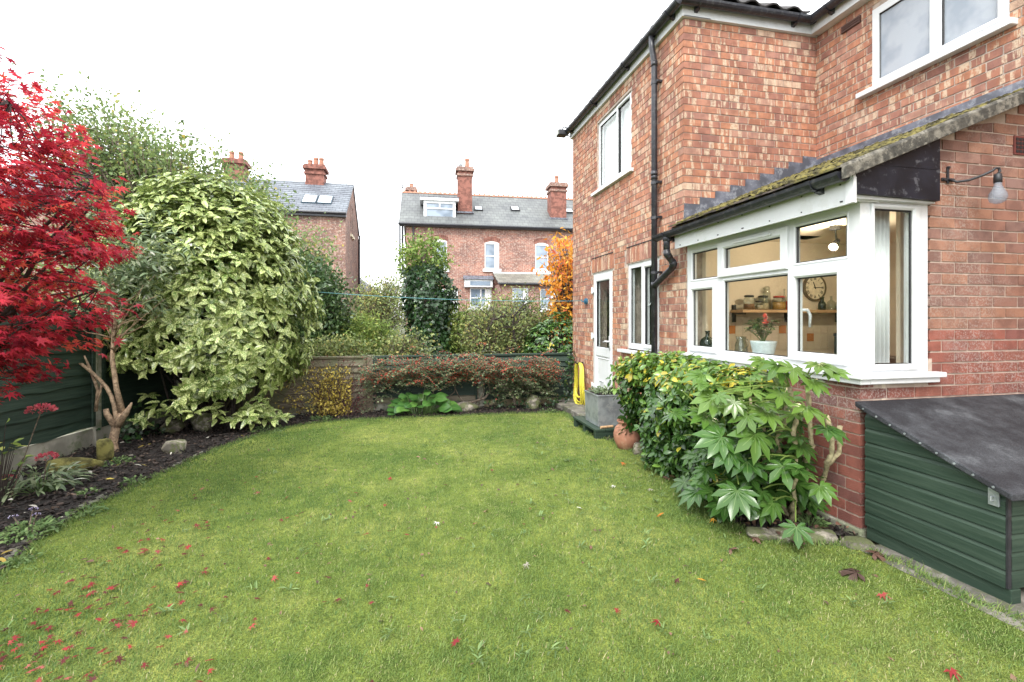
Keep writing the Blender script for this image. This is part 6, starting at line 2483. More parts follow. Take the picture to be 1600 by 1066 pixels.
# ---- small plants of the left border
def rosette(name, label, cat, base, n, size, spread, height, tm, mat, flowers=None, group=None):
    t = thing(name, label, cat, base)
    bx, by, bz = base
    a = rng.uniform(0, 6.28, n)
    rad = np.sqrt(rng.random(n)) * spread
    h = height * (1 - .5 * (rad / spread) ** 2) * rng.uniform(.4, 1.05, n)
    P = np.stack([bx + rad * np.cos(a), by + rad * np.sin(a), bz + h], 1)
    sc = Sc()
    sc.put(P, np.stack([np.cos(a), np.sin(a), rng.uniform(-.3, .7, n)], 1) + .4 * rng.normal(size=(n, 3)), np.array([0, 0, 1]) + .35 * rng.normal(size=(n, 3)), rng.uniform(*size, n))
    scatter('foliage', tm, sc.cat(), mat, t)
    g = G()
    for p in P[::max(1, n // 40)]:
        g.tube(curve((bx + (p[0] - bx) * .2, by + (p[1] - by) * .2, bz - .02), tuple(p), (0, 0, .02), 4), [.005, .004, .003, .002], 5)
    g.build('stems', M['bark_dark'] if height > .25 else M['leaf_weed'], t, kind='stuff')
    for f in flowers or []:
        (fx, fy_, fz_, fr, fm, cnt) = f
        sc = Sc()
        q = rsphere(cnt)
        q[:, 2] = np.abs(q[:, 2]) * .6
        sc.put(np.array([fx, fy_, fz_]) + q * fr, q + [0, 0, .2], q + .5 * rng.normal(size=(cnt, 3)), rng.uniform(.2, .42, cnt) * fr)
        o = scatter('flower_head', blade_leaf(2, .7), sc.cat(), M[fm], t, kind=None)
        g = G()
        g.tube(curve((bx + (fx - bx) * .3, by, bz), (fx, fy_, fz_), (0, 0, .03), 5), .004, 5)
        g.build('flower_stalk', M['bark'], t)
    return t


ll = blade_leaf(3, 0.26, .5, .2, .4)
ww = blade_leaf(2, 0.5, .5, .2, .3)
rosette('stonecrop', 'grey green plant with pink flower heads at the left edge of the border', 'plant', (-2.98, 4.72, gz(4.7)), 190, (.06, .12), .26, .20, ll, M['leaf_grey'], [(-2.93, 4.70, .235, .062, 'flower_pink', 150), (-3.17, 4.66, .09, .05, 'flower_pink', 110)])
rosette('hydrangea', 'twiggy shrub with one pink flower head and a few orange leaves at the left edge', 'shrub', (-3.10, 4.45, gz(4.4)), 34, (.05, .09), .18, .62, ww, M['leaf_lime'], [(-2.83, 4.48, .66, .075, 'flower_pink', 170)])
rosette('viola', 'low green plant with small violet flowers in the near left border', 'plant', (-2.42, 3.72, gz(3.7)), 420, (.018, .04), .15, .09, ww, M['leaf_weed'], [(-2.42, 3.76, .135, .022, 'flower_violet', 40), (-2.36, 3.70, .12, .018, 'flower_violet', 30), (-2.5, 3.72, .11, .02, 'flower_violet', 30)])
for (x, y, n, s, h, lb) in ((-2.85, 5.55, 90, .14, .06, 'small weed patch in front of the pruned shrub'), (-2.55, 4.55, 40, .08, .05, 'little green weed in the dark mulch near the mossy log'),
                            (-2.32, 4.75, 40, .09, .09, 'grassy tuft on the mulch beside the square stone'), (-1.80, 6.85, 150, .22, .07, 'ground cover patch under the right side of the spotted laurel'),
                            (-2.28, 4.05, 60, .10, .07, 'green weed straddling the lawn edge on the left'), (-1.25, 7.45, 70, .16, .09, 'weeds at the lawn corner below the yellow barberry'),
                            (2.20, 7.35, 80, .16, .05, 'pale ground cover at the corner of the paving'), (-2.2, 3.3, 40, .1, .05, 'weed among red leaves at the lawn edge'),
                            (2.62, 2.72, 50, .10, .12, 'young green shoots at the foot of the brick corner')):
    rosette('weed', lb, 'weed', (x, y, gz(y)), int(n * 1.5), (.018, .042), s, h * .75, ww, M['leaf_weed'])

# ------------------------------------------------------------------ houses beyond the fence
def arch_win(parent, u0, u1, z0, z1, arch=True, sash=True, v=0.0, sillw=0.12, curtain=True):
    """sash window with white frame in a wall that faces -v"""
    g = G()
    f = 0.055
    g.box(u0, u0 + f, v - 0.02, v + 0.06, z0, z1)
    g.box(u1 - f, u1, v - 0.02, v + 0.06, z0, z1)
    g.box(u0 + f, u1 - f, v - 0.02, v + 0.06, z1 - f, z1)
    g.box(u0 + f, u1 - f, v - 0.02, v + 0.06, z0, z0 + f)
    zm = (z0 + z1) / 2
    g.box(u0 + f, u1 - f, v - 0.01, v + 0.05, zm - 0.03, zm + 0.03)
    if arch:
        um, hw = (u0 + u1) / 2, (u1 - u0) / 2
        for q in range(6):
            a0, a1 = -1 + q / 3, -1 + (q + 1) / 3
            h0, h1 = 0.10 * (1 - a0 * a0), 0.10 * (1 - a1 * a1)
            g.prism([(um + a0 * hw, v - 0.02, z1 + 0.001), (um + a1 * hw, v - 0.02, z1 + 0.001), (um + a1 * hw, v - 0.02, z1 + h1 + .002), (um + a0 * hw, v - 0.02, z1 + h0 + .002)], (0, 0.06, 0))
    w_ = g.build('window', M['upvc'], parent)
    g = G()
    g.box(u0 + f, u1 - f, v + 0.02, v + 0.03, z0 + f, z1 - f)
    g.build('pane', M['far_pane'], w_)
    if curtain:
        g = G()
        g.box(u1 - f - (u1 - u0) * 0.26, u1 - f - 0.01, v + 0.010, v + 0.018, z0 + f, z1 - f)
        g.build('curtain', M['white_sheet'], w_)
    g = G()
    g.box(u0 - sillw, u1 + sillw, v - 0.10, v + 0.02, z0 - 0.17, z0 - 0.001)
    g.build('sill', M['upvc'], w_)
    if arch:
        um, hw = (u0 + u1) / 2, (u1 - u0) / 2 + 0.05
        n = 9
        for q in range(n):
            a0, a1 = -1 + 2 * q / n, -1 + 2 * (q + 1) / n
            b0, b1 = z1 + 0.13 * (1 - a0 * a0) + .012, z1 + 0.13 * (1 - a1 * a1) + .012
            g = G()
            g.prism([(um + a0 * hw + .005, v - 0.012, b0), (um + a1 * hw - .005, v - 0.012, b1), (um + a1 * hw * 1.08 - .005, v - 0.012, b1 + .24), (um + a0 * hw * 1.08 + .005, v - 0.012, b0 + .24)], (0, 0.04, 0))
            g.build('lintel_brick', M['far_red'], w_)
    return w_


def chimney(parent, u0, u1, v0, v1, z0, z1, pots, cap='dark', mat='far_red'):
    g = G()
    g.box(u0, u1, v0, v1, z0, z1)
    st = g.build('chimney', M[mat], parent)
    g = G()
    h = z1 - z0
    g.box(u0 - .06, u1 + .06, v0 - .06, v1 + .06, z1 - 0.42, z1 - 0.30)
    g.box(u0 - .12, u1 + .12, v0 - .12, v1 + .12, z1 - 0.14, z1 + 0.02)
    g.box(u0 - .06, u1 + .06, v0 - .06, v1 + .06, z1 + .021, z1 + .12)
    g.build('chimney_cap', M['far_brick_dark'] if cap == 'dark' else M[mat], st)
    g = G()
    g.box(u0 - .1, u1 + .1, v0 - .04, v1, z0 + .02, z0 + .12)
    g.build('flashing', M['lead'], st)
    for (u, hh) in pots:
        g = G()
        g.lathe([(.13, 0), (.14, .05), (.115, hh * .8), (.135, hh * .82), (.135, hh), (.09, hh)], (u, (v0 + v1) / 2, z1 + .1), 12)
        g.build('chimney_pot', M['terracotta'], st, smooth=False)
    return st


tr = thing('terrace_house', 'red brick terrace with grey slate roof, dormer and tall chimneys beyond the gardens', 'house', (-0.141, 27.653, 0.0), rz=R(-2.231))
wins = [(1.49, 2.30, 4.20, 5.78), (4.47, 5.31, 4.25, 5.74), (7.46, 8.26, 4.25, 5.74)]
low_w = [(1.75, 2.92, 1.16, 3.05), (3.62, 4.86, 2.0, 3.12)]
g = G()
LEN = 17.0
holes_plate(g, 0, LEN, -0.3, 6.72, [(a + .02, b - .02, c + .02, d - .02) for a, b, c, d in wins + low_w], lambda a, b, c, d: g.box(a, b, 0.05, 0.4, c, d))
g.box(0.0, LEN, 6.6, 7.0, -.3, 6.72)
g.box(0.0, 0.3, 0.401, 6.599, -.3, 6.72)
g.build('wall', M['far_brick'], tr)
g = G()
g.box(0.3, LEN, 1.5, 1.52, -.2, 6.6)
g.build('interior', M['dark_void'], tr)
for a in wins:
    arch_win(tr, *a, v=0.06, curtain=a[0] == 4.47)
w_ = arch_win(tr, *low_w[0], arch=False, v=0.06, curtain=True)
g = G()
g.box(2.27, 2.36, 0.03, 0.11, 1.25, 2.97)
g.build('mullion', M['upvc'], w_)
w_ = arch_win(tr, *low_w[1], arch=False, v=0.06)
g = G()
g.box(4.2, 4.28, 0.03, 0.11, 2.07, 3.05)
g.build('mullion', M['upvc'], w_)
# roof
zr, vr = 9.33, 3.35
ov = 0.22
g = G()
g.add([(-0.38, -ov, 6.72), (LEN, -ov, 6.72), (LEN, vr, zr), (-0.38, vr, zr), (-0.38, 7.2, 6.72), (LEN, 7.2, 6.72),
       (-0.38, -ov, 6.64), (LEN, -ov, 6.64), (LEN, vr, zr - .1), (-0.38, vr, zr - .1), (-0.38, 7.2, 6.64), (LEN, 7.2, 6.64)],
      [(0, 1, 2, 3), (3, 2, 5, 4), (6, 9, 8, 7), (9, 10, 11, 8), (0, 3, 9, 6), (3, 4, 10, 9), (0, 6, 7, 1), (1, 7, 8, 2), (2, 8, 11, 5), (4, 5, 11, 10)])
rt = g.build('roof', M['slate'], tr)
g = G()
g.prism([(0.02, 0.06, 6.6), (0.02, 6.9, 6.6), (0.02, vr, zr - .12)], (0.25, 0, 0))
g.build('gable', M['far_brick_dark'], tr)
for i in range(52):
    u = -0.36 + i * 0.315
    if u > LEN - .3:
        break
    g = G()
    g.hexa([(u, vr - .13, zr - .06), (u + .30, vr - .13, zr - .06), (u + .30, vr + .13, zr - .06), (u, vr + .13, zr - .06), (u, vr - .04, zr + .05), (u + .30, vr - .04, zr + .05), (u + .30, vr + .04, zr + .05), (u, vr + .04, zr + .05)])
    g.prism([(u + .08, vr - .015, zr + .05), (u + .22, vr - .015, zr + .05), (u + .20, vr - .015, zr + .11), (u + .15, vr - .015, zr + .135), (u + .10, vr - .015, zr + .11)], (0, .03, 0))
    g.build('ridge_tile', M['terracotta'], rt)
g = G()
g.tube([(-.34, vr, zr), (-.34, vr, zr + .25)], .03, 6)
g.lathe([(.02, 0), (.06, .05), (.02, .12), (.045, .17), (.005, .25)], (-.34, vr, zr + .24), 8)
g.build('finial', M['dark'], rt)
g = G()
g.tube([(-.4, -ov - .06, 6.66), (LEN, -ov - .06, 6.66)], .075, 8)
g.box(-.36, LEN, -ov - .02, .06, 6.56, 6.635)
g.build('gutter', M['black_plastic'], tr)
g = G()
g.tube([(0.42, -.05, 6.6), (0.42, -.02, 6.3), (0.42, -.02, 0)], .05, 8)
g.build('downpipe', M['black_plastic'], tr)
g = G()
g.box(-.36, -.30, -.1, 0.5, 4.1, 6.6)
g.box(-.22, -.14, -.1, 0.5, 4.1, 6.6)
g.box(-.36, -.0, .1, 1.2, 4.0, 4.1)
g.build('side_bay', M['black_panel'], tr)
chimney(tr, 2.98, 3.82, 0.9, 1.7, 7.6, 10.25, [(3.55, .62)])
chimney(tr, 8.62, 9.58, 0.75, 1.7, 7.4, 9.55, [(9.1, .55)])
chimney(tr, -0.12, 0.42, 4.6, 5.2, 8.0, 9.9, [(0.15, .3)])
g = G()
g.lathe([(.10, 0), (.10, .14), (.15, .2), (.02, .3)], (3.16, 1.2, 10.35), 8)
g.build('flue_cowl', M['steel'], tr)
# dormer
g = G()
slope = (zr - 6.72) / (vr + ov)
rz_ = lambda v: 6.72 + (v + ov) * slope
g.box(0.98, 2.82, .62, 2.4, 7.1, 8.2)
dm = g.build('dormer', M['lead'], tr)
g = G()
g.box(0.78, 3.0, .45, 2.6, 8.2, 8.38)
g.build('dormer_roof', M['upvc'], dm)
g = G()
g.box(0.76, 3.02, .43, 2.62, 8.381, 8.43)
g.build('dormer_felt', M['lead'], dm)
g = G()
for q in ((0.98, 2.82, 7.08, 7.28), (0.98, 2.82, 8.05, 8.2), (0.98, 1.14, 7.28, 8.05), (2.66, 2.82, 7.28, 8.05), (1.14, 2.66, 7.72, 7.80)):
    g.box(q[0], q[1], .54, .62, q[2], q[3])
g.box(1.86, 1.94, .54, .62, 7.8, 8.05)
g.build('dormer_frame', M['upvc'], dm)
for q in ((1.14, 2.66, 7.28, 7.72), (1.14, 1.86, 7.80, 8.05), (1.94, 2.66, 7.80, 8.05)):
    g = G()
    g.box(q[0], q[1], .59, .61, q[2], q[3])
    g.build('pane', M['far_pane'], dm)
for u0, u1, vv in ((4.0, 4.52, 1.35), (6.28, 6.83, 1.5), (9.75, 10.3, 1.5)):
    g = G()
    z0 = rz_(vv)
    g.hexa([(u0, vv, z0), (u1, vv, z0), (u1, vv + .42, z0 + .42 * slope), (u0, vv + .42, z0 + .42 * slope), (u0, vv - .03, z0 + .09), (u1, vv - .03, z0 + .09), (u1, vv + .39, z0 + .42 * slope + .09), (u0, vv + .39, z0 + .42 * slope + .09)])
    s_ = g.build('skylight', M['dark'], tr)
    g = G()
    g.hexa([(u0 + .06, vv, z0 + .10), (u1 - .06, vv, z0 + .10), (u1 - .06, vv + .36, z0 + .36 * slope + .10), (u0 + .06, vv + .36, z0 + .36 * slope + .10), (u0 + .06, vv - .005, z0 + .115), (u1 - .06, vv - .005, z0 + .115), (u1 - .06, vv + .355, z0 + .36 * slope + .115), (u0 + .06, vv + .355, z0 + .36 * slope + .115)])
    g.build('pane', M['skyglass'], s_)
# rear lean-to and window box
g = G()
g.box(3.28, 4.9, -.25, .05, 3.17, 3.60)
bx_ = g.build('box_rooflight', M['upvc'], tr)
g = G()
g.hexa([(3.22, -.35, 3.61), (4.95, -.35, 3.61), (4.95, .05, 3.61), (3.22, .05, 3.61), (3.22, -.3, 3.66), (4.95, -.3, 3.66), (4.95, .05, 3.85), (3.22, .05, 3.85)])
g.build('box_roof', M['lead'], bx_)
g = G()
g.box(3.6, 4.75, -.262, -.251, 3.26, 3.50)
g.build('pane', M['far_pane'], bx_)
for (a, b, z1_, zb_, wn) in ((4.95, 8.45, 4.02, 3.25, ((5.75, 6.65, 1.9, 3.05), (7.3, 8.2, 1.9, 3.0))), (8.7, 11.0, 3.75, 3.05, ((9.3, 9.9, 1.9, 2.9),))):
    g = G()
    holes_plate(g, a + .1, b - .1, -.2, zb_, [(q[0] + .02, q[1] - .02, q[2] + .02, q[3] - .02) for q in wn], lambda u0, u1, z0, z1: g.box(u0, u1, -1.9, -1.6, z0, z1))
    g.box(a + .1, a + .3, -1.599, .04, -.2, zb_)
    g.box(b - .3, b - .1, -1.599, .04, -.2, zb_)
    g.build('wall', M['far_brick'], tr)
    for q in wn:
        arch_win(tr, *q, arch=False, v=-1.88)
    g = G()
    g.hexa([(a, -2.1, zb_), (b, -2.1, zb_), (b, .045, z1_ - .08), (a, .045, z1_ - .08), (a, -2.1, zb_ + .07), (b, -2.1, zb_ + .07), (b, .045, z1_), (a, .045, z1_)])
    g.build('lean_to_roof', M['stone_tile'], tr)
    g = G()
    g.box(a, b, -.02, .048, z1_ - .02, z1_ + .05)
    g.build('flashing', M['upvc'], tr)
    g = G()
    g.tube([(a, -2.15, zb_), (b, -2.15, zb_)], .06, 8)
    g.build('gutter', M['black_plastic'], tr)

# left house with gable
GX, GY = -3.065, 25.22
th = thing('gable_house', 'tall dark brick end house with blue grey slate roof half hidden by trees', 'house', (GX, GY, 0.0))
ORG[th.name] = Vector((0, 0, 0))
W_, DP, ZEA, ZRI = 15.0, 6.3, 6.62, 8.95
gw = [(2.05, 2.45, 5.95, 7.55), (2.85, 3.25, 5.95, 7.55)]
g = G()
g.box(-W_, 0, 0, .35, -.3, ZEA)
g.box(-W_, 0, DP - .35, DP, -.3, ZEA)
holes_plate(g, .35, DP - .35, -.3, ZEA, gw, lambda a, b, c, d: g.box(-.35, 0, a, b, c, d))
g.build('wall', M['far_brick_dark'], th)
g = G()
us = np.linspace(0.0, DP, 43)
for a, b in zip(us[:-1], us[1:]):
    m_ = (a + b) / 2
    lo = ZEA + .001
    for h in gw:
        if h[0] < m_ < h[1]:
            lo = h[3]
    ta = ZEA + (ZRI - .1 - ZEA) * (1 - abs(a - DP / 2) / (DP / 2))
    tb = ZEA + (ZRI - .1 - ZEA) * (1 - abs(b - DP / 2) / (DP / 2))
    if max(ta, tb) > lo + .01:
        ta, tb = max(ta, lo + .002), max(tb, lo + .002)
        g.hexa([(-.35, a, lo), (0, a, lo), (0, b, lo), (-.35, b, lo), (-.35, a, ta), (0, a, ta), (0, b, tb), (-.35, b, tb)])
g.build('gable', M['far_brick_dark'], th)
for a in gw:
    g = G()
    g.box(-.10, -.04, a[0] + .002, a[0] + .07, a[2], a[3])
    g.box(-.10, -.04, a[1] - .07, a[1] - .002, a[2], a[3])
    g.box(-.10, -.04, a[0] + .07, a[1] - .07, a[2], a[2] + .07)
    g.box(-.10, -.04, a[0] + .07, a[1] - .07, a[3] - .07, a[3])
    w_ = g.build('window', M['upvc'], th)
    g = G()
    g.box(-.085, -.075, a[0] + .07, a[1] - .07, a[2] + .07, a[3] - .07)
    g.build('pane', M['far_pane'], w_)
    g = G()
    g.box(-.1, .10, a[0] - .08, a[1] + .08, a[2] - .14, a[2] - .001)
    g.build('sill', M['cream'], w_)
g = G()
ov = .18
ro = .06
g.add([(-W_, -ov, ZEA), (ro, -ov, ZEA), (ro, DP / 2, ZRI), (-W_, DP / 2, ZRI), (-W_, DP + ov, ZEA), (ro, DP + ov, ZEA),
       (-W_, -ov, ZEA - .08), (ro, -ov, ZEA - .08), (ro, DP / 2, ZRI - .09), (-W_, DP / 2, ZRI - .09), (-W_, DP + ov, ZEA - .08), (ro, DP + ov, ZEA - .08)],
      [(0, 1, 2, 3), (3, 2, 5, 4), (6, 9, 8, 7), (9, 10, 11, 8), (1, 7, 8, 2), (2, 8, 11, 5), (0, 6, 7, 1), (4, 5, 11, 10)])
rt = g.build('roof', M['slate_new'], th)
sl2 = (ZRI - ZEA) / (DP / 2 + ov)
nr = 15
for i in range(nr):
    g = G()
    v0 = -ov + i * (DP / 2 + ov) / nr
    z0 = ZEA + (v0 + ov) * sl2
    g.hexa([(-W_, v0 - .02, z0 + .0), (ro - .01, v0 - .02, z0 + .0), (ro - .01, v0 + .2, z0 + .2 * sl2 + .003), (-W_, v0 + .2, z0 + .2 * sl2 + .003),
            (-W_, v0 - .02, z0 + .03), (ro - .01, v0 - .02, z0 + .03), (ro - .01, v0 + .2, z0 + .2 * sl2 + .012), (-W_, v0 + .2, z0 + .2 * sl2 + .012)])
    g.build('slate_course', M['slate_new'], rt)
g = G()
g.tube([(-W_, -ov - .05, ZEA - .03), (ro, -ov - .05, ZEA - .03)], .07, 8)
g.box(-W_, ro - .02, -ov, -.002, ZEA - .2, ZEA - .082)
g.build('gutter', M['black_plastic'], th)
g = G()
g.tube([(.06, DP - .1, ZEA - .3), (.06, DP - .1, 0)], .06, 8)
g.tube([(.06, DP + .16, ZEA - .05), (.06, DP + .0, ZEA - .35)], .06, 8)
g.build('downpipe', M['black_plastic'], th)
chimney(th, -2.42, -1.47, DP / 2 - .45, DP / 2 + .45, 8.55, 9.68, [(-2.25, .35), (-1.95, .5), (-1.66, .5)], 'red')
chimney(th, -6.45, -5.5, DP / 2 - .45, DP / 2 + .45, 8.55, 9.72, [(-6.2, .5), (-5.75, .5)], 'red')
for u0, u1 in ((-2.2, -1.50), (-1.46, -.76)):
    g = G()
    v0, v1 = .55, 1.35
    z0, z1 = ZEA + (v0 + ov) * sl2, ZEA + (v1 + ov) * sl2
    g.hexa([(u0, v0, z0), (u1, v0, z0), (u1, v1, z1), (u0, v1, z1), (u0, v0 - .03, z0 + .1), (u1, v0 - .03, z0 + .1), (u1, v1 - .03, z1 + .1), (u0, v1 - .03, z1 + .1)])
    s_ = g.build('skylight', M['slate_blue'], th)
    g = G()
    g.hexa([(u0 + .05, v0 - .0, z0 + .105), (u1 - .05, v0 - .0, z0 + .105), (u1 - .05, v1 - .08, z1 + .06), (u0 + .05, v1 - .08, z1 + .06), (u0 + .05, v0 - .0, z0 + .125), (u1 - .05, v0 - .0, z0 + .125), (u1 - .05, v1 - .08, z1 + .08), (u0 + .05, v1 - .08, z1 + .08)])
    g.build('pane', M['skyglass'], s_)

# small red house in the gap
rh = thing('red_house', 'small bright red brick house with grey hipped roof seen through the gap between the houses', 'house', (-3.6, 45.0, 0.0))
ORG[rh.name] = Vector((0, 0, 0))
g = G()
holes_plate(g, -3.2, .65, -.2, 3.9, [(-.75, -.28, 2.0, 3.4)], lambda a, b, c, d: g.box(a, b, 0, .3, c, d))
g.box(.35, .65, .3, 5, -.2, 3.9)
g.build('wall', M['far_red'], rh)
g = G()
g.add([(-3.4, -.25, 3.85), (.85, -.25, 3.85), (-1.2, 2.4, 5.5), (-3.4, 2.4, 5.5), (.85, 5.2, 3.85), (-3.4, 5.2, 3.85)], [(0, 1, 2, 3), (1, 4, 2), (3, 2, 4, 5)])
g.box(-3.4, .85, -.25, -.2, 3.72, 3.849)
g.build('roof', M['slate'], rh)
g = G()
g.box(-.75, -.68, .05, .15, 2.0, 3.4)
g.box(-.35, -.28, .05, .15, 2.0, 3.4)
g.box(-.68, -.35, .05, .15, 3.33, 3.4)
g.box(-.68, -.35, .05, .15, 2.0, 2.07)
g.box(-.68, -.35, .05, .15, 2.9, 2.96)
w_ = g.build('window', M['upvc'], rh)
g = G()
g.box(-.68, -.35, .09, .1, 2.07, 3.33)
g.build('pane', M['far_pane'], w_)


# ------------------------------------------------------------------ trees and shrubs beyond the fence
def tree(name, label, cat, base, trunk_top, tips, leaf_n, leaf_size, mat, bark='bark', r0=0.09, cluster=.28, tm=None, group=None, tone_sd=.14, lift=0.0, twig=True, vstretch=1.0):
    t = thing(name, label, cat, base, group)
    g = G()
    b = Vector(base)
    tt = Vector(trunk_top)
    g.tube(curve(b - Vector((0, 0, .1)), tt, (0.05, 0, 0), 6, .03), list(np.linspace(r0, r0 * .6, 6)), 8)
    sc = Sc()
    for tp in tips:
        tp = Vector(tp)
        s = b.lerp(tt, random.uniform(.55, 1.0))
        pts = curve(s, tp, (random.uniform(-.15, .15), random.uniform(-.15, .15), random.uniform(0, .35)), 7, .05)
        g.tube(pts, list(np.linspace(r0 * .38, .004, 7)), 5)
        pa = np.array([tuple(p) for p in pts])
        m = leaf_n
        k = np.clip(rng.normal(5.0, 1.0, m), 2, 6)
        i0 = np.floor(k).astype(int)
        i0 = np.minimum(i0, 5)
        fr = (k - i0)[:, None]
        q = pa[i0] * (1 - fr) + pa[i0 + 1] * fr + np.clip(rng.normal(0, cluster, (m, 3)), -2 * cluster, 2 * cluster) * [1, 1, vstretch]
        a = rsphere(m) + np.array([0, 0, lift])
        sc.put(q, a, np.array([0, 0, .8]) + rng.normal(size=(m, 3)), rng.uniform(*leaf_size, m), r=np.clip(rng.normal(.5, .2, m) + rng.normal(0, tone_sd), 0, 1))
        if twig:
            for _ in range(3):
                j = random.randint(3, 5)
                e = Vector(pts[j]) + Vector((random.gauss(0, cluster * 1.2), random.gauss(0, cluster * 1.2), random.gauss(.1, cluster * 1.2)))
                g.tube(curve(pts[j], e, (0, 0, .04), 4), [.008, .006, .004, .002], 4)
    g.build('trunk', M[bark], t, smooth=True)
    if leaf_n:
        scatter('crown', tm or blade_leaf(1, .55, .5, .15, .2), sc.cat(), M[mat], t)
    return t


def cloud(n, c, r, lowcut=-.6, shell=.5, seed=1, amp=.18):
    D = rsphere(n * 3)
    D = D[D[:, 2] > lowcut][:n]
    rad = rng.uniform(shell, 1, len(D)) ** .6 * lumps(D, 18, amp, 9, seed)
    return np.array(c) + D * np.array(r) * rad[:, None]


# loose pale tree on the left: upright sprays whose height falls to the right
tips = []
for i in range(330):
    u = rng.random()
    x = -7.6 + u * 4.6
    zt_ = 6.05 - 2.1 * max(0, u - .18) - 0.5 * max(0, .12 - u) / .12
    z = rng.uniform(1.8, zt_) if rng.random() < .6 else zt_ - min(.8, abs(rng.normal(0, .35)))
    tips.append((x + rng.normal(0, .1), 12.4 + rng.normal(0, .8), z))
tree('loose_tree', 'tall loose pale green tree behind the spotted laurel', 'tree', (-5.2, 12.4, -.15), (-5.3, 12.4, 2.2), tips, 100, (.07, .12), 'leaf_tree', cluster=.16, vstretch=1.9, lift=.3, r0=.12)
tips = [(x, 11.8 + rng.normal(0, .5), z) for x, z in zip(rng.uniform(-3.9, -1.75, 150), rng.uniform(1.2, 4.1, 150)) if z < 4.2 - .62 * max(0, x + 3.4)]
tree('loose_tree', 'thin yellow green tree standing in front of the dark brick end house', 'tree', (-3.0, 11.9, -.15), (-3.0, 11.9, 1.4), tips, 100, (.06, .11), 'leaf_tree', cluster=.2, vstretch=1.3, r0=.07)
# dark hedge shrub
tips = [tuple(p) for p in cloud(150, (-1.95, 10.6, 1.25), (.72, .7, 1.35), -.7, .55, 5)]
tree('dark_shrub', 'dense dark green shrub right of the spotted laurel beyond the fence', 'shrub', (-1.95, 10.6, -.15), (-1.95, 10.6, .7), tips, 130, (.07, .11), 'leaf_hedge', cluster=.15, r0=.06)
tips = [tuple(p) for p in cloud(80, (-2.45, 11.3, 2.15), (.70, .6, .60), -.9, .4, 6)]
tree('dark_shrub', 'grey green shrub rising above the dark one beneath the end house wall', 'shrub', (-2.3, 11.3, -.15), (-2.3, 11.3, 1.5), tips, 120, (.07, .11), 'leaf_hedge', cluster=.18, r0=.06)
# feathery lime and yellow shrub
tips = [tuple(p) for p in cloud(120, (-.95, 10.7, .62), (.80, .6, .72), -.5, .5, 8)]
tree('lime_shrub', 'feathery bright lime green shrub behind the weathered fence panel', 'shrub', (-.95, 10.7, -.15), (-.95, 10.7, .3), tips, 150, (.06, .11), 'leaf_lime', cluster=.15, r0=.03, lift=.5, vstretch=1.3, tm=blade_leaf(1, .3))
tips = [tuple(p) for p in cloud(70, (-1.35, 9.6, .55), (.62, .35, .40), -.5, .5, 9)]
tree('olive_shrub', 'low olive and yellow shrub just over the weathered fence panel', 'shrub', (-1.3, 9.6, -.15), (-1.3, 9.6, .3), tips, 110, (.05, .08), 'leaf_olive', cluster=.14, r0=.03)
tips = [tuple(p) for p in cloud(60, (-.1, 9.9, .60), (.55, .4, .52), -.5, .5, 10)]
tree('olive_shrub', 'twiggy grey brown shrub left of the ivy covered stump', 'shrub', (-.1, 9.9, -.15), (-.1, 9.9, .3), tips, 60, (.045, .08), 'leaf_olive', cluster=.14, r0=.03)
# ivy covered trunk
iv = thing('ivy_covered_tree', 'tree trunk smothered in dark ivy with a paler leafy top', 'tree', (.42, 10.7, -.15))
g = G()
g.tube([(.42, 10.7, -.2), (.45, 10.7, 1.2), (.36, 10.7, 2.4), (.35, 10.7, 2.9)], [.2, .18, .14, .06], 10)
g.build('trunk', M['bark'], iv, smooth=True)
n = 9500
zz = rng.uniform(0.0, 2.62, n)
prof = np.interp(zz, [0, .5, .9, 1.3, 1.7, 2.0, 2.3, 2.5, 2.65], [.44, .46, .44, .40, .52, .56, .46, .32, .1])
a = rng.uniform(0, 6.28, n)
cxz = np.interp(zz, [0, 1, 1.8, 2.6], [.50, .42, .46, .32])
rr = prof * (1 + .14 * np.sin(3 * a + 4 * zz) + .10 * np.sin(7 * a - 6 * zz)) * rng.uniform(.72, 1.04, n)
P = np.stack([cxz + rr * np.cos(a), 10.7 + rr * np.sin(a), zz], 1)
O = np.stack([np.cos(a), np.sin(a), np.full(n, .35)], 1)
sc = Sc()
sc.put(P, O * .4 + np.array([0, 0, -.8]) + .4 * rng.normal(size=(n, 3)), O + .4 * rng.normal(size=(n, 3)), rng.uniform(.06, .105, n), r=np.clip(rng.normal(.5, .2, n) + .18 * np.sin(5 * zz + 3 * a), 0, 1))
scatter('ivy', palm_leaf(5, 100, .5, .6, .2, .3), sc.cat(), M['leaf_ivy'], iv)
sc = Sc()
for p in cloud(75, (.30, 10.7, 2.72), (.52, .4, .46), -.8, .3, 12):
    m = 26
    sc.put(p + rng.normal(0, .10, (m, 3)), rsphere(m), np.array([0, 0, .8]) + rng.normal(size=(m, 3)), rng.uniform(.06, .10, m), r=np.clip(rng.normal(.35, .2, m), 0, 1))
scatter('crown', blade_leaf(1, .6), sc.cat(), M['leaf_lime'], iv)
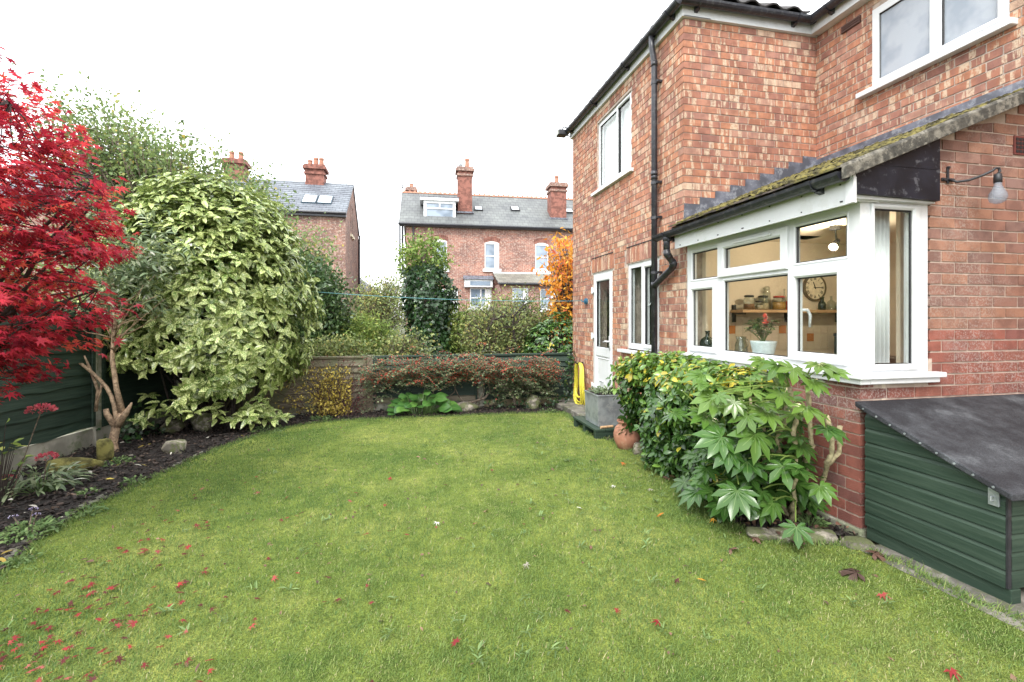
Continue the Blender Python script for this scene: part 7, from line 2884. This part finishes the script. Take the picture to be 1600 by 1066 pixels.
# tangled bare shrubs in front of the terrace
for (bx, by, c, r, nl, lab, mt) in ((1.75, 9.9, (1.75, 9.9, 1.05), (.75, .55, .80), 30, 'tangled half bare shrub with olive leaves right of the ivy trunk', 'leaf_olive'),
                                    (2.55, 10.6, (2.45, 10.6, 1.25), (.85, .5, .80), 30, 'tangled twiggy shrub with arching dark stems before the terrace', 'leaf_olive'),
                                    (1.15, 10.9, (1.15, 10.9, .95), (.55, .4, .75), 40, 'yellow green leafy shrub under the terrace box window', 'leaf_lime')):
    tips = [tuple(p) for p in cloud(110, c, r, -.7, .35, int(bx * 10))]
    tree('tangled_shrub', lab, 'shrub', (bx, by, -.15), (bx, by, .5), tips, nl * 2, (.045, .08), mt, bark='bark', cluster=.16, r0=.045)
g = G()
at = thing('arching_shrub', 'two thick dark arching bare stems among the tangled shrubs', 'shrub', (1.55, 9.6, -.15))
for pts in ([(1.5, 9.6, -.15), (1.46, 9.6, .5), (1.52, 9.6, 1.05), (1.68, 9.6, 1.36), (1.95, 9.65, 1.45), (2.2, 9.7, 1.40)], [(2.15, 9.6, -.15), (2.10, 9.6, .6), (2.16, 9.6, .9), (2.08, 9.6, 1.2), (2.12, 9.6, 1.45), (2.3, 9.6, 1.65)]):
    V_ = [Vector(p) for p in pts]
    g.tube(V_, list(np.linspace(.032, .014, len(V_))), 7)
    for p in V_[2:]:
        for _ in range(4):
            e = p + Vector((random.uniform(-.5, .5), random.uniform(-.2, .2), random.uniform(-.1, .5)))
            g.tube(curve(p, e, (0, 0, .08), 5, .03), [.012, .009, .007, .005, .003], 5)
g.build('stems', M['bark_dark'], at)
# dark laurel by the house corner
la = thing('cherry_laurel', 'glossy dark green laurel beyond the green fence panel beside the house corner', 'shrub', (2.95, 9.6, -.15))
D = rsphere(800)
D = D[D[:, 2] > -.5]
T = np.array([3.05, 9.65, .62]) + D * [.72, .6, .78] * lumps(D, 14, .2, 9, 4)[:, None]
sc = Sc()
whorls(sc, T, D, (4, 6), (.08, .13), rfun=lambda p, m: np.clip(rng.normal(.42, .2, m), 0, .95))
scatter('foliage', blade_leaf(2, .42), sc.cat(), M['leaf_laurel'], la)
g = G()
stem_set(g, (2.95, 9.6, -.15), [tuple(p) for p in T[:20]], .03, .006)
g.build('stems', M['bark_dark'], la)
# orange tree
ot = []
for i in range(115):
    z = rng.uniform(1.0, 3.35)
    hw = np.interp(z, [1.0, 1.3, 1.8, 2.1, 2.6, 3.0, 3.4], [.35, .50, .40, .62, .62, .5, .22])
    ot.append((3.62 + rng.uniform(-1, 1) * hw, 10.5 + rng.normal(0, .35), z))
tree('orange_tree', 'slender tree with orange and red autumn leaves against the house corner', 'tree', (3.75, 10.5, -.15), (3.7, 10.5, 1.0), ot, 24, (.09, .15), 'leaf_orange', bark='bark_dark', cluster=.11, r0=.05, tone_sd=.22, lift=-.6, tm=blade_leaf(2, .38, .45, .2, .4))
# far yellow trees in the gap
tips = [tuple(p) for p in cloud(90, (-1.1, 21.5, 1.8), (1.35, 1, 1.2), -.8, .4, 14)]
tree('autumn_tree', 'yellowing tree in the gap between the end house and the terrace', 'tree', (-1.2, 21.5, -.15), (-1.2, 21.5, 1.0), tips, 60, (.08, .14), 'leaf_olive', cluster=.28, r0=.1)
tips = [tuple(p) for p in cloud(60, (-2.0, 34, 3.6), (2.6, 1, 1.7), -.3, .3, 15)]
tree('bare_tree', 'bare winter tree far behind the yellowing tree', 'tree', (-2.0, 34, -.15), (-2.0, 34, 2.0), tips, 5, (.10, .16), 'leaf_olive', cluster=.4, r0=.12)
# trees beyond the left fence
for (bx, by, c, r, lab) in ((-6.3, 7.5, (-6.3, 7.5, 1.6), (1.5, 1.6, 1.5), 'mixed green shrub beyond the left fence behind the tan stems'), (-6.2, 4.0, (-6.4, 4.0, 1.5), (1.5, 1.8, 1.4), 'mixed green shrub beyond the left fence behind the red maple')):
    tips = [tuple(p) for p in cloud(110, c, r, -.7, .5, int(-bx * 9))]
    tree('green_shrub', lab, 'shrub', (bx, by, -.1), (bx, by, .7), tips, 60, (.07, .12), 'leaf_tree', cluster=.22, r0=.06)

# ------------------------------------------------------------------ stones, pots and small things
def stone(label, c, r, seed, name='stone', cat='stone', mat='stone', flat=1.0, parent=None, group=None, sq=0.0):
    me = bpy.data.meshes.new(name)
    bm = bmesh.new()
    bmesh.ops.create_icosphere(bm, subdivisions=3, radius=1.0)
    g_ = np.random.default_rng(seed)
    cs = unit(g_.normal(size=(9, 3)))
    hs = g_.uniform(.62, .95, 9)
    for v in bm.verts:
        p = np.array(v.co)
        if sq:
            p = np.sign(p) * np.abs(p) ** (1 - sq)
            p = np.clip(p, -.8, .8)
        for c_, h in zip(cs, hs):
            d = p @ c_ - h
            if d > 0:
                p = p - c_ * d * .9
        p = p * (1 + .03 * math.sin(p[0] * 9 + seed) * math.sin(p[1] * 8) + .02 * math.sin(p[2] * 17 + p[0] * 11))
        v.co = Vector((p[0] * r[0], p[1] * r[1], p[2] * r[2]))
    bm.to_mesh(me)
    bm.free()
    me.polygons.foreach_set('use_smooth', [True] * len(me.polygons))
    me.materials.append(M[mat])
    o = bpy.data.objects.new(name, me)
    C.objects.link(o)
    o.location = c
    o.rotation_euler = (0, 0, g_.uniform(-.6, .6))
    return tag(o, label, cat, group)


stone('rounded grey boulder under the spotted laurel', (-2.63, 6.98, .02), (.17, .14, .16), 3)
stone('smaller pale stone left of the boulder under the laurel', (-2.98, 7.0, -.02), (.14, .11, .10), 5)
stone('square cut stone block lying on the dark mulch', (-2.50, 5.90, -.01), (.15, .11, .10), 8, sq=.55)
stone('grey stone half hidden under the right side of the laurel', (-1.88, 7.35, -.03), (.14, .12, .11), 12)
stone('brown stone at the foot of the far fence right of the bergenia', (.92, 7.78, -.06), (.22, .14, .10), 17)
stone('pointed grey stone at the far fence under the cotoneaster', (2.02, 7.70, -.02), (.13, .11, .15), 21)
stone('pale broken concrete lump beside the terracotta pot', (2.43, 4.68, -.01), (.14, .10, .09), 27, sq=.3)
M['mossy'] = simple('mossy_wood', (.13, .12, .035), 1.0, .5, 12, bmp=.8, bscale=80)
for lb, c, r, sd, q in (('moss covered log lying along the left fence', (-3.12, 5.36, .0), (.26, .10, .085), 61, .3), ('upright mossy stump behind the mossy log', (-3.0, 5.62, .07), (.085, .08, .13), 63, .2)):
    stone(lb, c, r, sd, name='mossy_log', cat='log', mat='mossy', sq=q)
# kerb of flat stones along the beds
ORD = ['first', 'second', 'third', 'fourth', 'fifth', 'sixth', 'seventh', 'eighth', 'ninth', 'tenth', 'eleventh', 'twelfth', 'thirteenth', 'fourteenth']


def kerb(pts, label, grp, w_, mat, h=.02):
    pa = [Vector((x, y, 0)) for x, y in pts]
    i = 0
    for a, b in zip(pa[:-1], pa[1:]):
        L = (b - a).length
        n = max(1, int(round(L / .34)))
        t = (b - a).normalized()
        s = Vector((-t.y, t.x, 0))
        for k in range(n):
            g = G()
            p, q = a + t * (L * k / n + .012), a + t * (L * (k + 1) / n - .012)
            o1, o2 = random.uniform(-.015, .02), random.uniform(-.015, .02)
            ww_ = w_ * random.uniform(.8, 1.15)
            zz = gz(p.y) + h + random.uniform(-.008, .01)
            c = [p + s * o1, q + s * o2, q + s * (o2 + ww_), p + s * (o1 + ww_)]
            g.hexa([(v.x, v.y, zz - .08) for v in c] + [(v.x, v.y, zz + random.uniform(-.004, .004)) for v in c])
            g.build('edging_stone', M[mat], org=(c[0].x, c[0].y, zz - .08), bevel=.012, label=label % ORD[i], cat='edging stone', group=grp)
            i += 1


kerb([(-2.17, 2.95), (-2.23, 3.16), (-2.33, 3.58), (-2.38, 4.13), (-2.27, 4.95), (-2.15, 5.86)], 'flat grey edging stone of the left border, %s from the left picture edge', 'edging stones along the left border', .07, 'slab', .004)
kerb([(2.34, 4.6), (2.37, 4.1), (2.30, 3.5), (2.16, 2.9)][::-1], 'flat dark edging stone of the hedge border, %s from the pale flat stone', 'edging stones along the house border', -.07, 'slab', .002)
for i, (x, y, r, lb) in enumerate(((2.20, 2.66, (.12, .08, .035), 'pale flat edging stone at the front of the fatsia'), (2.36, 2.60, (.13, .09, .04), 'mossy edging stone below the fatsia stems'), (2.53, 2.55, (.12, .09, .045), 'large mossy edging stone next to the brick corner'), (2.68, 2.42, (.10, .08, .035), 'mossy edging stone touching the storage box path'))):
    stone(lb, (x, y, .015), r, 40 + i, name='edging_stone', cat='edging stone', sq=.4)
kerb([(2.735, 2.30), (2.735, 1.2)], 'worn slab strip beside the storage box, %s from the brick corner', 'slabs along the storage box', .06, 'slab', .015)
# paving slabs at the back door
for i, (y0, y1) in enumerate(((6.32, 6.86), (6.88, 7.42), (7.44, 7.98))):
    g = G()
    g.box(2.42 + .02 * (i % 2), 2.80, y0, y1, gz(y0) - .05, gz(y0) + .075)
    g.build('paving_slab', M['slab'], org=(2.6, y0, gz(y0)), bevel=.01, label=('grey stone slab nearest the planter', 'middle grey stone slab before the back door', 'grey stone slab under the yellow hose')[i], cat='paving slab')
# pallet plinth and zinc planter
pa_ = thing('wooden_plinth', 'low dark green wooden plinth carrying the zinc planter', 'plinth', (2.44, 5.8, gz(5.8)))
for i in range(4):
    g = G()
    g.box(2.19 + i * .13, 2.19 + i * .13 + .124, 5.40, 6.22, .035, .062, col=(random.random() * .5, 0, 0, 0))
    g.build('slat', M['shed_green'], pa_, bevel=.003)
for y in (5.41, 5.78, 6.13):
    g = G()
    g.box(2.195, 2.70, y, y + .07, -.09, .034)
    g.build('bearer', M['shed_green'], pa_, bevel=.003)
zp = thing('zinc_planter', 'square zinc planter with a small leafy plant beside the back door', 'planter', (2.46, 5.75, .065))
g = G()
px0, px1, py0, py1, pz0, pz1 = 2.265, 2.66, 5.52, 5.97, .065, .445
tp = .012
g.hexa([(px0 + tp, py0 + tp, pz0), (px1 - tp, py0 + tp, pz0), (px1 - tp, py1 - tp, pz0), (px0 + tp, py1 - tp, pz0), (px0, py0, pz1), (px1, py0, pz1), (px1, py1, pz1), (px0, py1, pz1)])
g.box(px0 - .006, px1 + .006, py0 - .006, py0 + .012, pz1 - .012, pz1 + .006)
g.box(px0 - .006, px1 + .006, py1 - .012, py1 + .006, pz1 - .012, pz1 + .006)
g.box(px0 - .006, px0 + .012, py0 + .012, py1 - .012, pz1 - .012, pz1 + .006)
g.box(px1 - .012, px1 + .006, py0 + .012, py1 - .012, pz1 - .012, pz1 + .006)
g.build('box', M['steel'], zp, bevel=.003)
g = G()
g.box(px0 + .0121, px1 - .0121, py0 + .0121, py1 - .0121, pz1 - .01, pz1 + .004)
g.build('soil', M['soil'], zp)
rosette('planter_plant', 'sprawling grey green plant with a mauve flower spike in the zinc planter', 'plant', (2.46, 5.74, .45), 130, (.04, .075), .2, .07, ww, M['leaf_grey'], [(2.60, 5.72, .60, .035, 'flower_pink', 30)])
g = G()
g.tube([(2.27, 5.44, .078), (2.44, 5.47, .078)], .016, 8)
g.build('stick', M['wood_pale'], org=(2.35, 5.45, .065), label='short pale stick lying on the plinth before the planter', cat='stick')
# terracotta pot
tpz = gz(5.0)
g = G()
g.lathe([(.085, 0), (.10, .01), (.145, .10), (.150, .17), (.13, .235), (.095, .27), (.092, .285), (.112, .30), (.112, .315), (.095, .315), (.085, .285), (.08, .25)], (2.37, 4.93, tpz), 32)
g.build('terracotta_pot', M['terracotta'], org=(2.37, 4.93, tpz), smooth=True, label='bulging terracotta pot between the zinc planter and the hedge', cat='pot')

# ------------------------------------------------------------------ fallen leaves
def leaf_obj(name, tm, x, y, size, mat, label, cat='leaf', group=None, z=0.028, r=None, curl=1.0):
    V = tm.v.copy()
    V[:, 2] *= curl
    rv = random.random() if r is None else r
    col = np.stack([np.full(len(V), rv), np.full(len(V), random.random()), tm.b, tm.a], 1)
    me = raw_mesh(name, V, tm.f, col, M[mat], True)
    o = bpy.data.objects.new(name, me)
    C.objects.link(o)
    o.location = (x, y, gz(y) + z)
    o.rotation_euler = (random.uniform(-.45, .45), random.uniform(-.45, .45), random.uniform(0, 6.28))
    o.scale = (size,) * 3
    return tag(o, label, cat, group)


sm = star_leaf(7, 130, .3, .24)
n = 0
while n < 290:
    t = rng.random()
    if t < .76:
        x, y = -1.75 + abs(rng.normal(0, .45)), 1.8 + abs(rng.normal(0, .95))
    else:
        x, y = rng.uniform(-1.9, 1.2), rng.uniform(1.8, 4.6)
    if not inside(LAWN, np.array([x]), np.array([y]))[0]:
        if rng.random() < .5 or x < -2.9:
            continue
    if x > .0 and rng.random() < .6:
        continue
    leaf_obj('fallen_leaf', sm, x, y, rng.uniform(.024, .046), 'leaf_fallen', 'small red maple leaf fallen on the ground below the maple', group='red maple leaves fallen on the left side of the lawn', r=rng.random())
    n += 1
bm_ = palm_leaf(5, 118, .42, .5, .5, .25)
for (x, y, s, mat, lb) in ((2.372, 2.095, .15, 'leaf_brown', 'largest brown maple leaf on the lawn beside the storage box'), (1.878, 2.485, .11, 'leaf_brown', 'curled brown leaf on the lawn in front of the fatsia'),
                           (2.30, 2.47, .12, 'leaf_brown', 'dry brown leaf against the mossy edging stones'), (2.60, 2.28, .13, 'leaf_brown', 'grey brown leaf beside the path at the corner of the storage box'),
                           (.637, 2.61, .045, 'leaf_pale', 'pale star shaped leaf in the middle of the lawn'), (.191, 3.297, .045, 'leaf_pale', 'white upturned leaf on the lawn left of the pale star leaf'),
                           (1.931, 3.572, .05, 'leaf_pale', 'white leaf on the lawn near the hedge'), (1.677, 3.726, .045, 'leaf_pale', 'small white leaf farther from the hedge on the lawn'),
                           (1.209, 3.321, .045, 'leaf_pale', 'small pale leaf alone at the right of the lawn centre'), (1.742, 3.068, .06, 'leaf_orange', 'orange leaf on the lawn before the hedge'),
                           (2.056, 2.918, .055, 'leaf_orange', 'orange leaf close to the fatsia edging'), (1.385, 2.258, .05, 'leaf_fallen', 'red leaf right of the pale star leaf on the open lawn'),
                           (1.479, 2.237, .045, 'leaf_orange', 'orange red leaf next to the single red leaf on the open lawn'), (2.284, 1.936, .055, 'leaf_fallen', 'bright red star leaf in front of the storage box'),
                           (2.031, 1.455, .06, 'leaf_fallen', 'red leaf at the bottom right of the lawn'), (2.074, 2.60, .08, 'leaf_brown', 'dark wet leaf at the edge of the pale edging stone'),
                           (1.30, 4.30, .05, 'leaf_brown', 'small brown leaf on the far right of the lawn'), (2.0, 4.3, .06, 'leaf_orange', 'orange brown leaf near the terracotta pot'),
                           (1.10, 1.95, .05, 'leaf_fallen', 'dark red leaf near the bottom centre of the lawn'), (.2, 2.0, .05, 'leaf_fallen', 'red maple leaf at the bottom left of centre on the lawn')):
    leaf_obj('fallen_leaf', bm_ if 'brown' in mat else sm, x, y, s, mat, lb, curl=1.6, z=.03)
lv = blade_leaf(3, .38, .5, .3, .2)
for i in range(34):
    x, y = rng.uniform(-3.2, -1.9), rng.uniform(3.2, 6.6)
    if not inside(BED_L, np.array([x]), np.array([y]))[0]:
        x, y = rng.uniform(-2.9, -2.45), rng.uniform(3.6, 5.9)
    leaf_obj('fallen_leaf', lv, x, y, rng.uniform(.035, .075), 'leaf_pale' if i % 3 else 'leaf_yellow', ('whitish narrow leaf lying on the dark mulch of the left border' if i % 3 else 'yellow narrow leaf lying on the dark mulch of the left border'), group='pale leaves fallen on the left border', z=.045)
sc = Sc()
n = 260
x, y = rng.uniform(2.2, 2.8, n), rng.uniform(2.6, 3.9, n)
sc.put(np.stack([x, y, -0.02 * (y - 2.6) + rng.uniform(.01, .05, n)], 1), rng.normal(size=(n, 3)) * [1, 1, .3], np.array([0, 0, 1]) + .5 * rng.normal(size=(n, 3)), rng.uniform(.03, .09, n))
scatter('leaf_litter', lv, sc.cat(), M['leaf_brown'])
print('objects', len(bpy.data.objects))
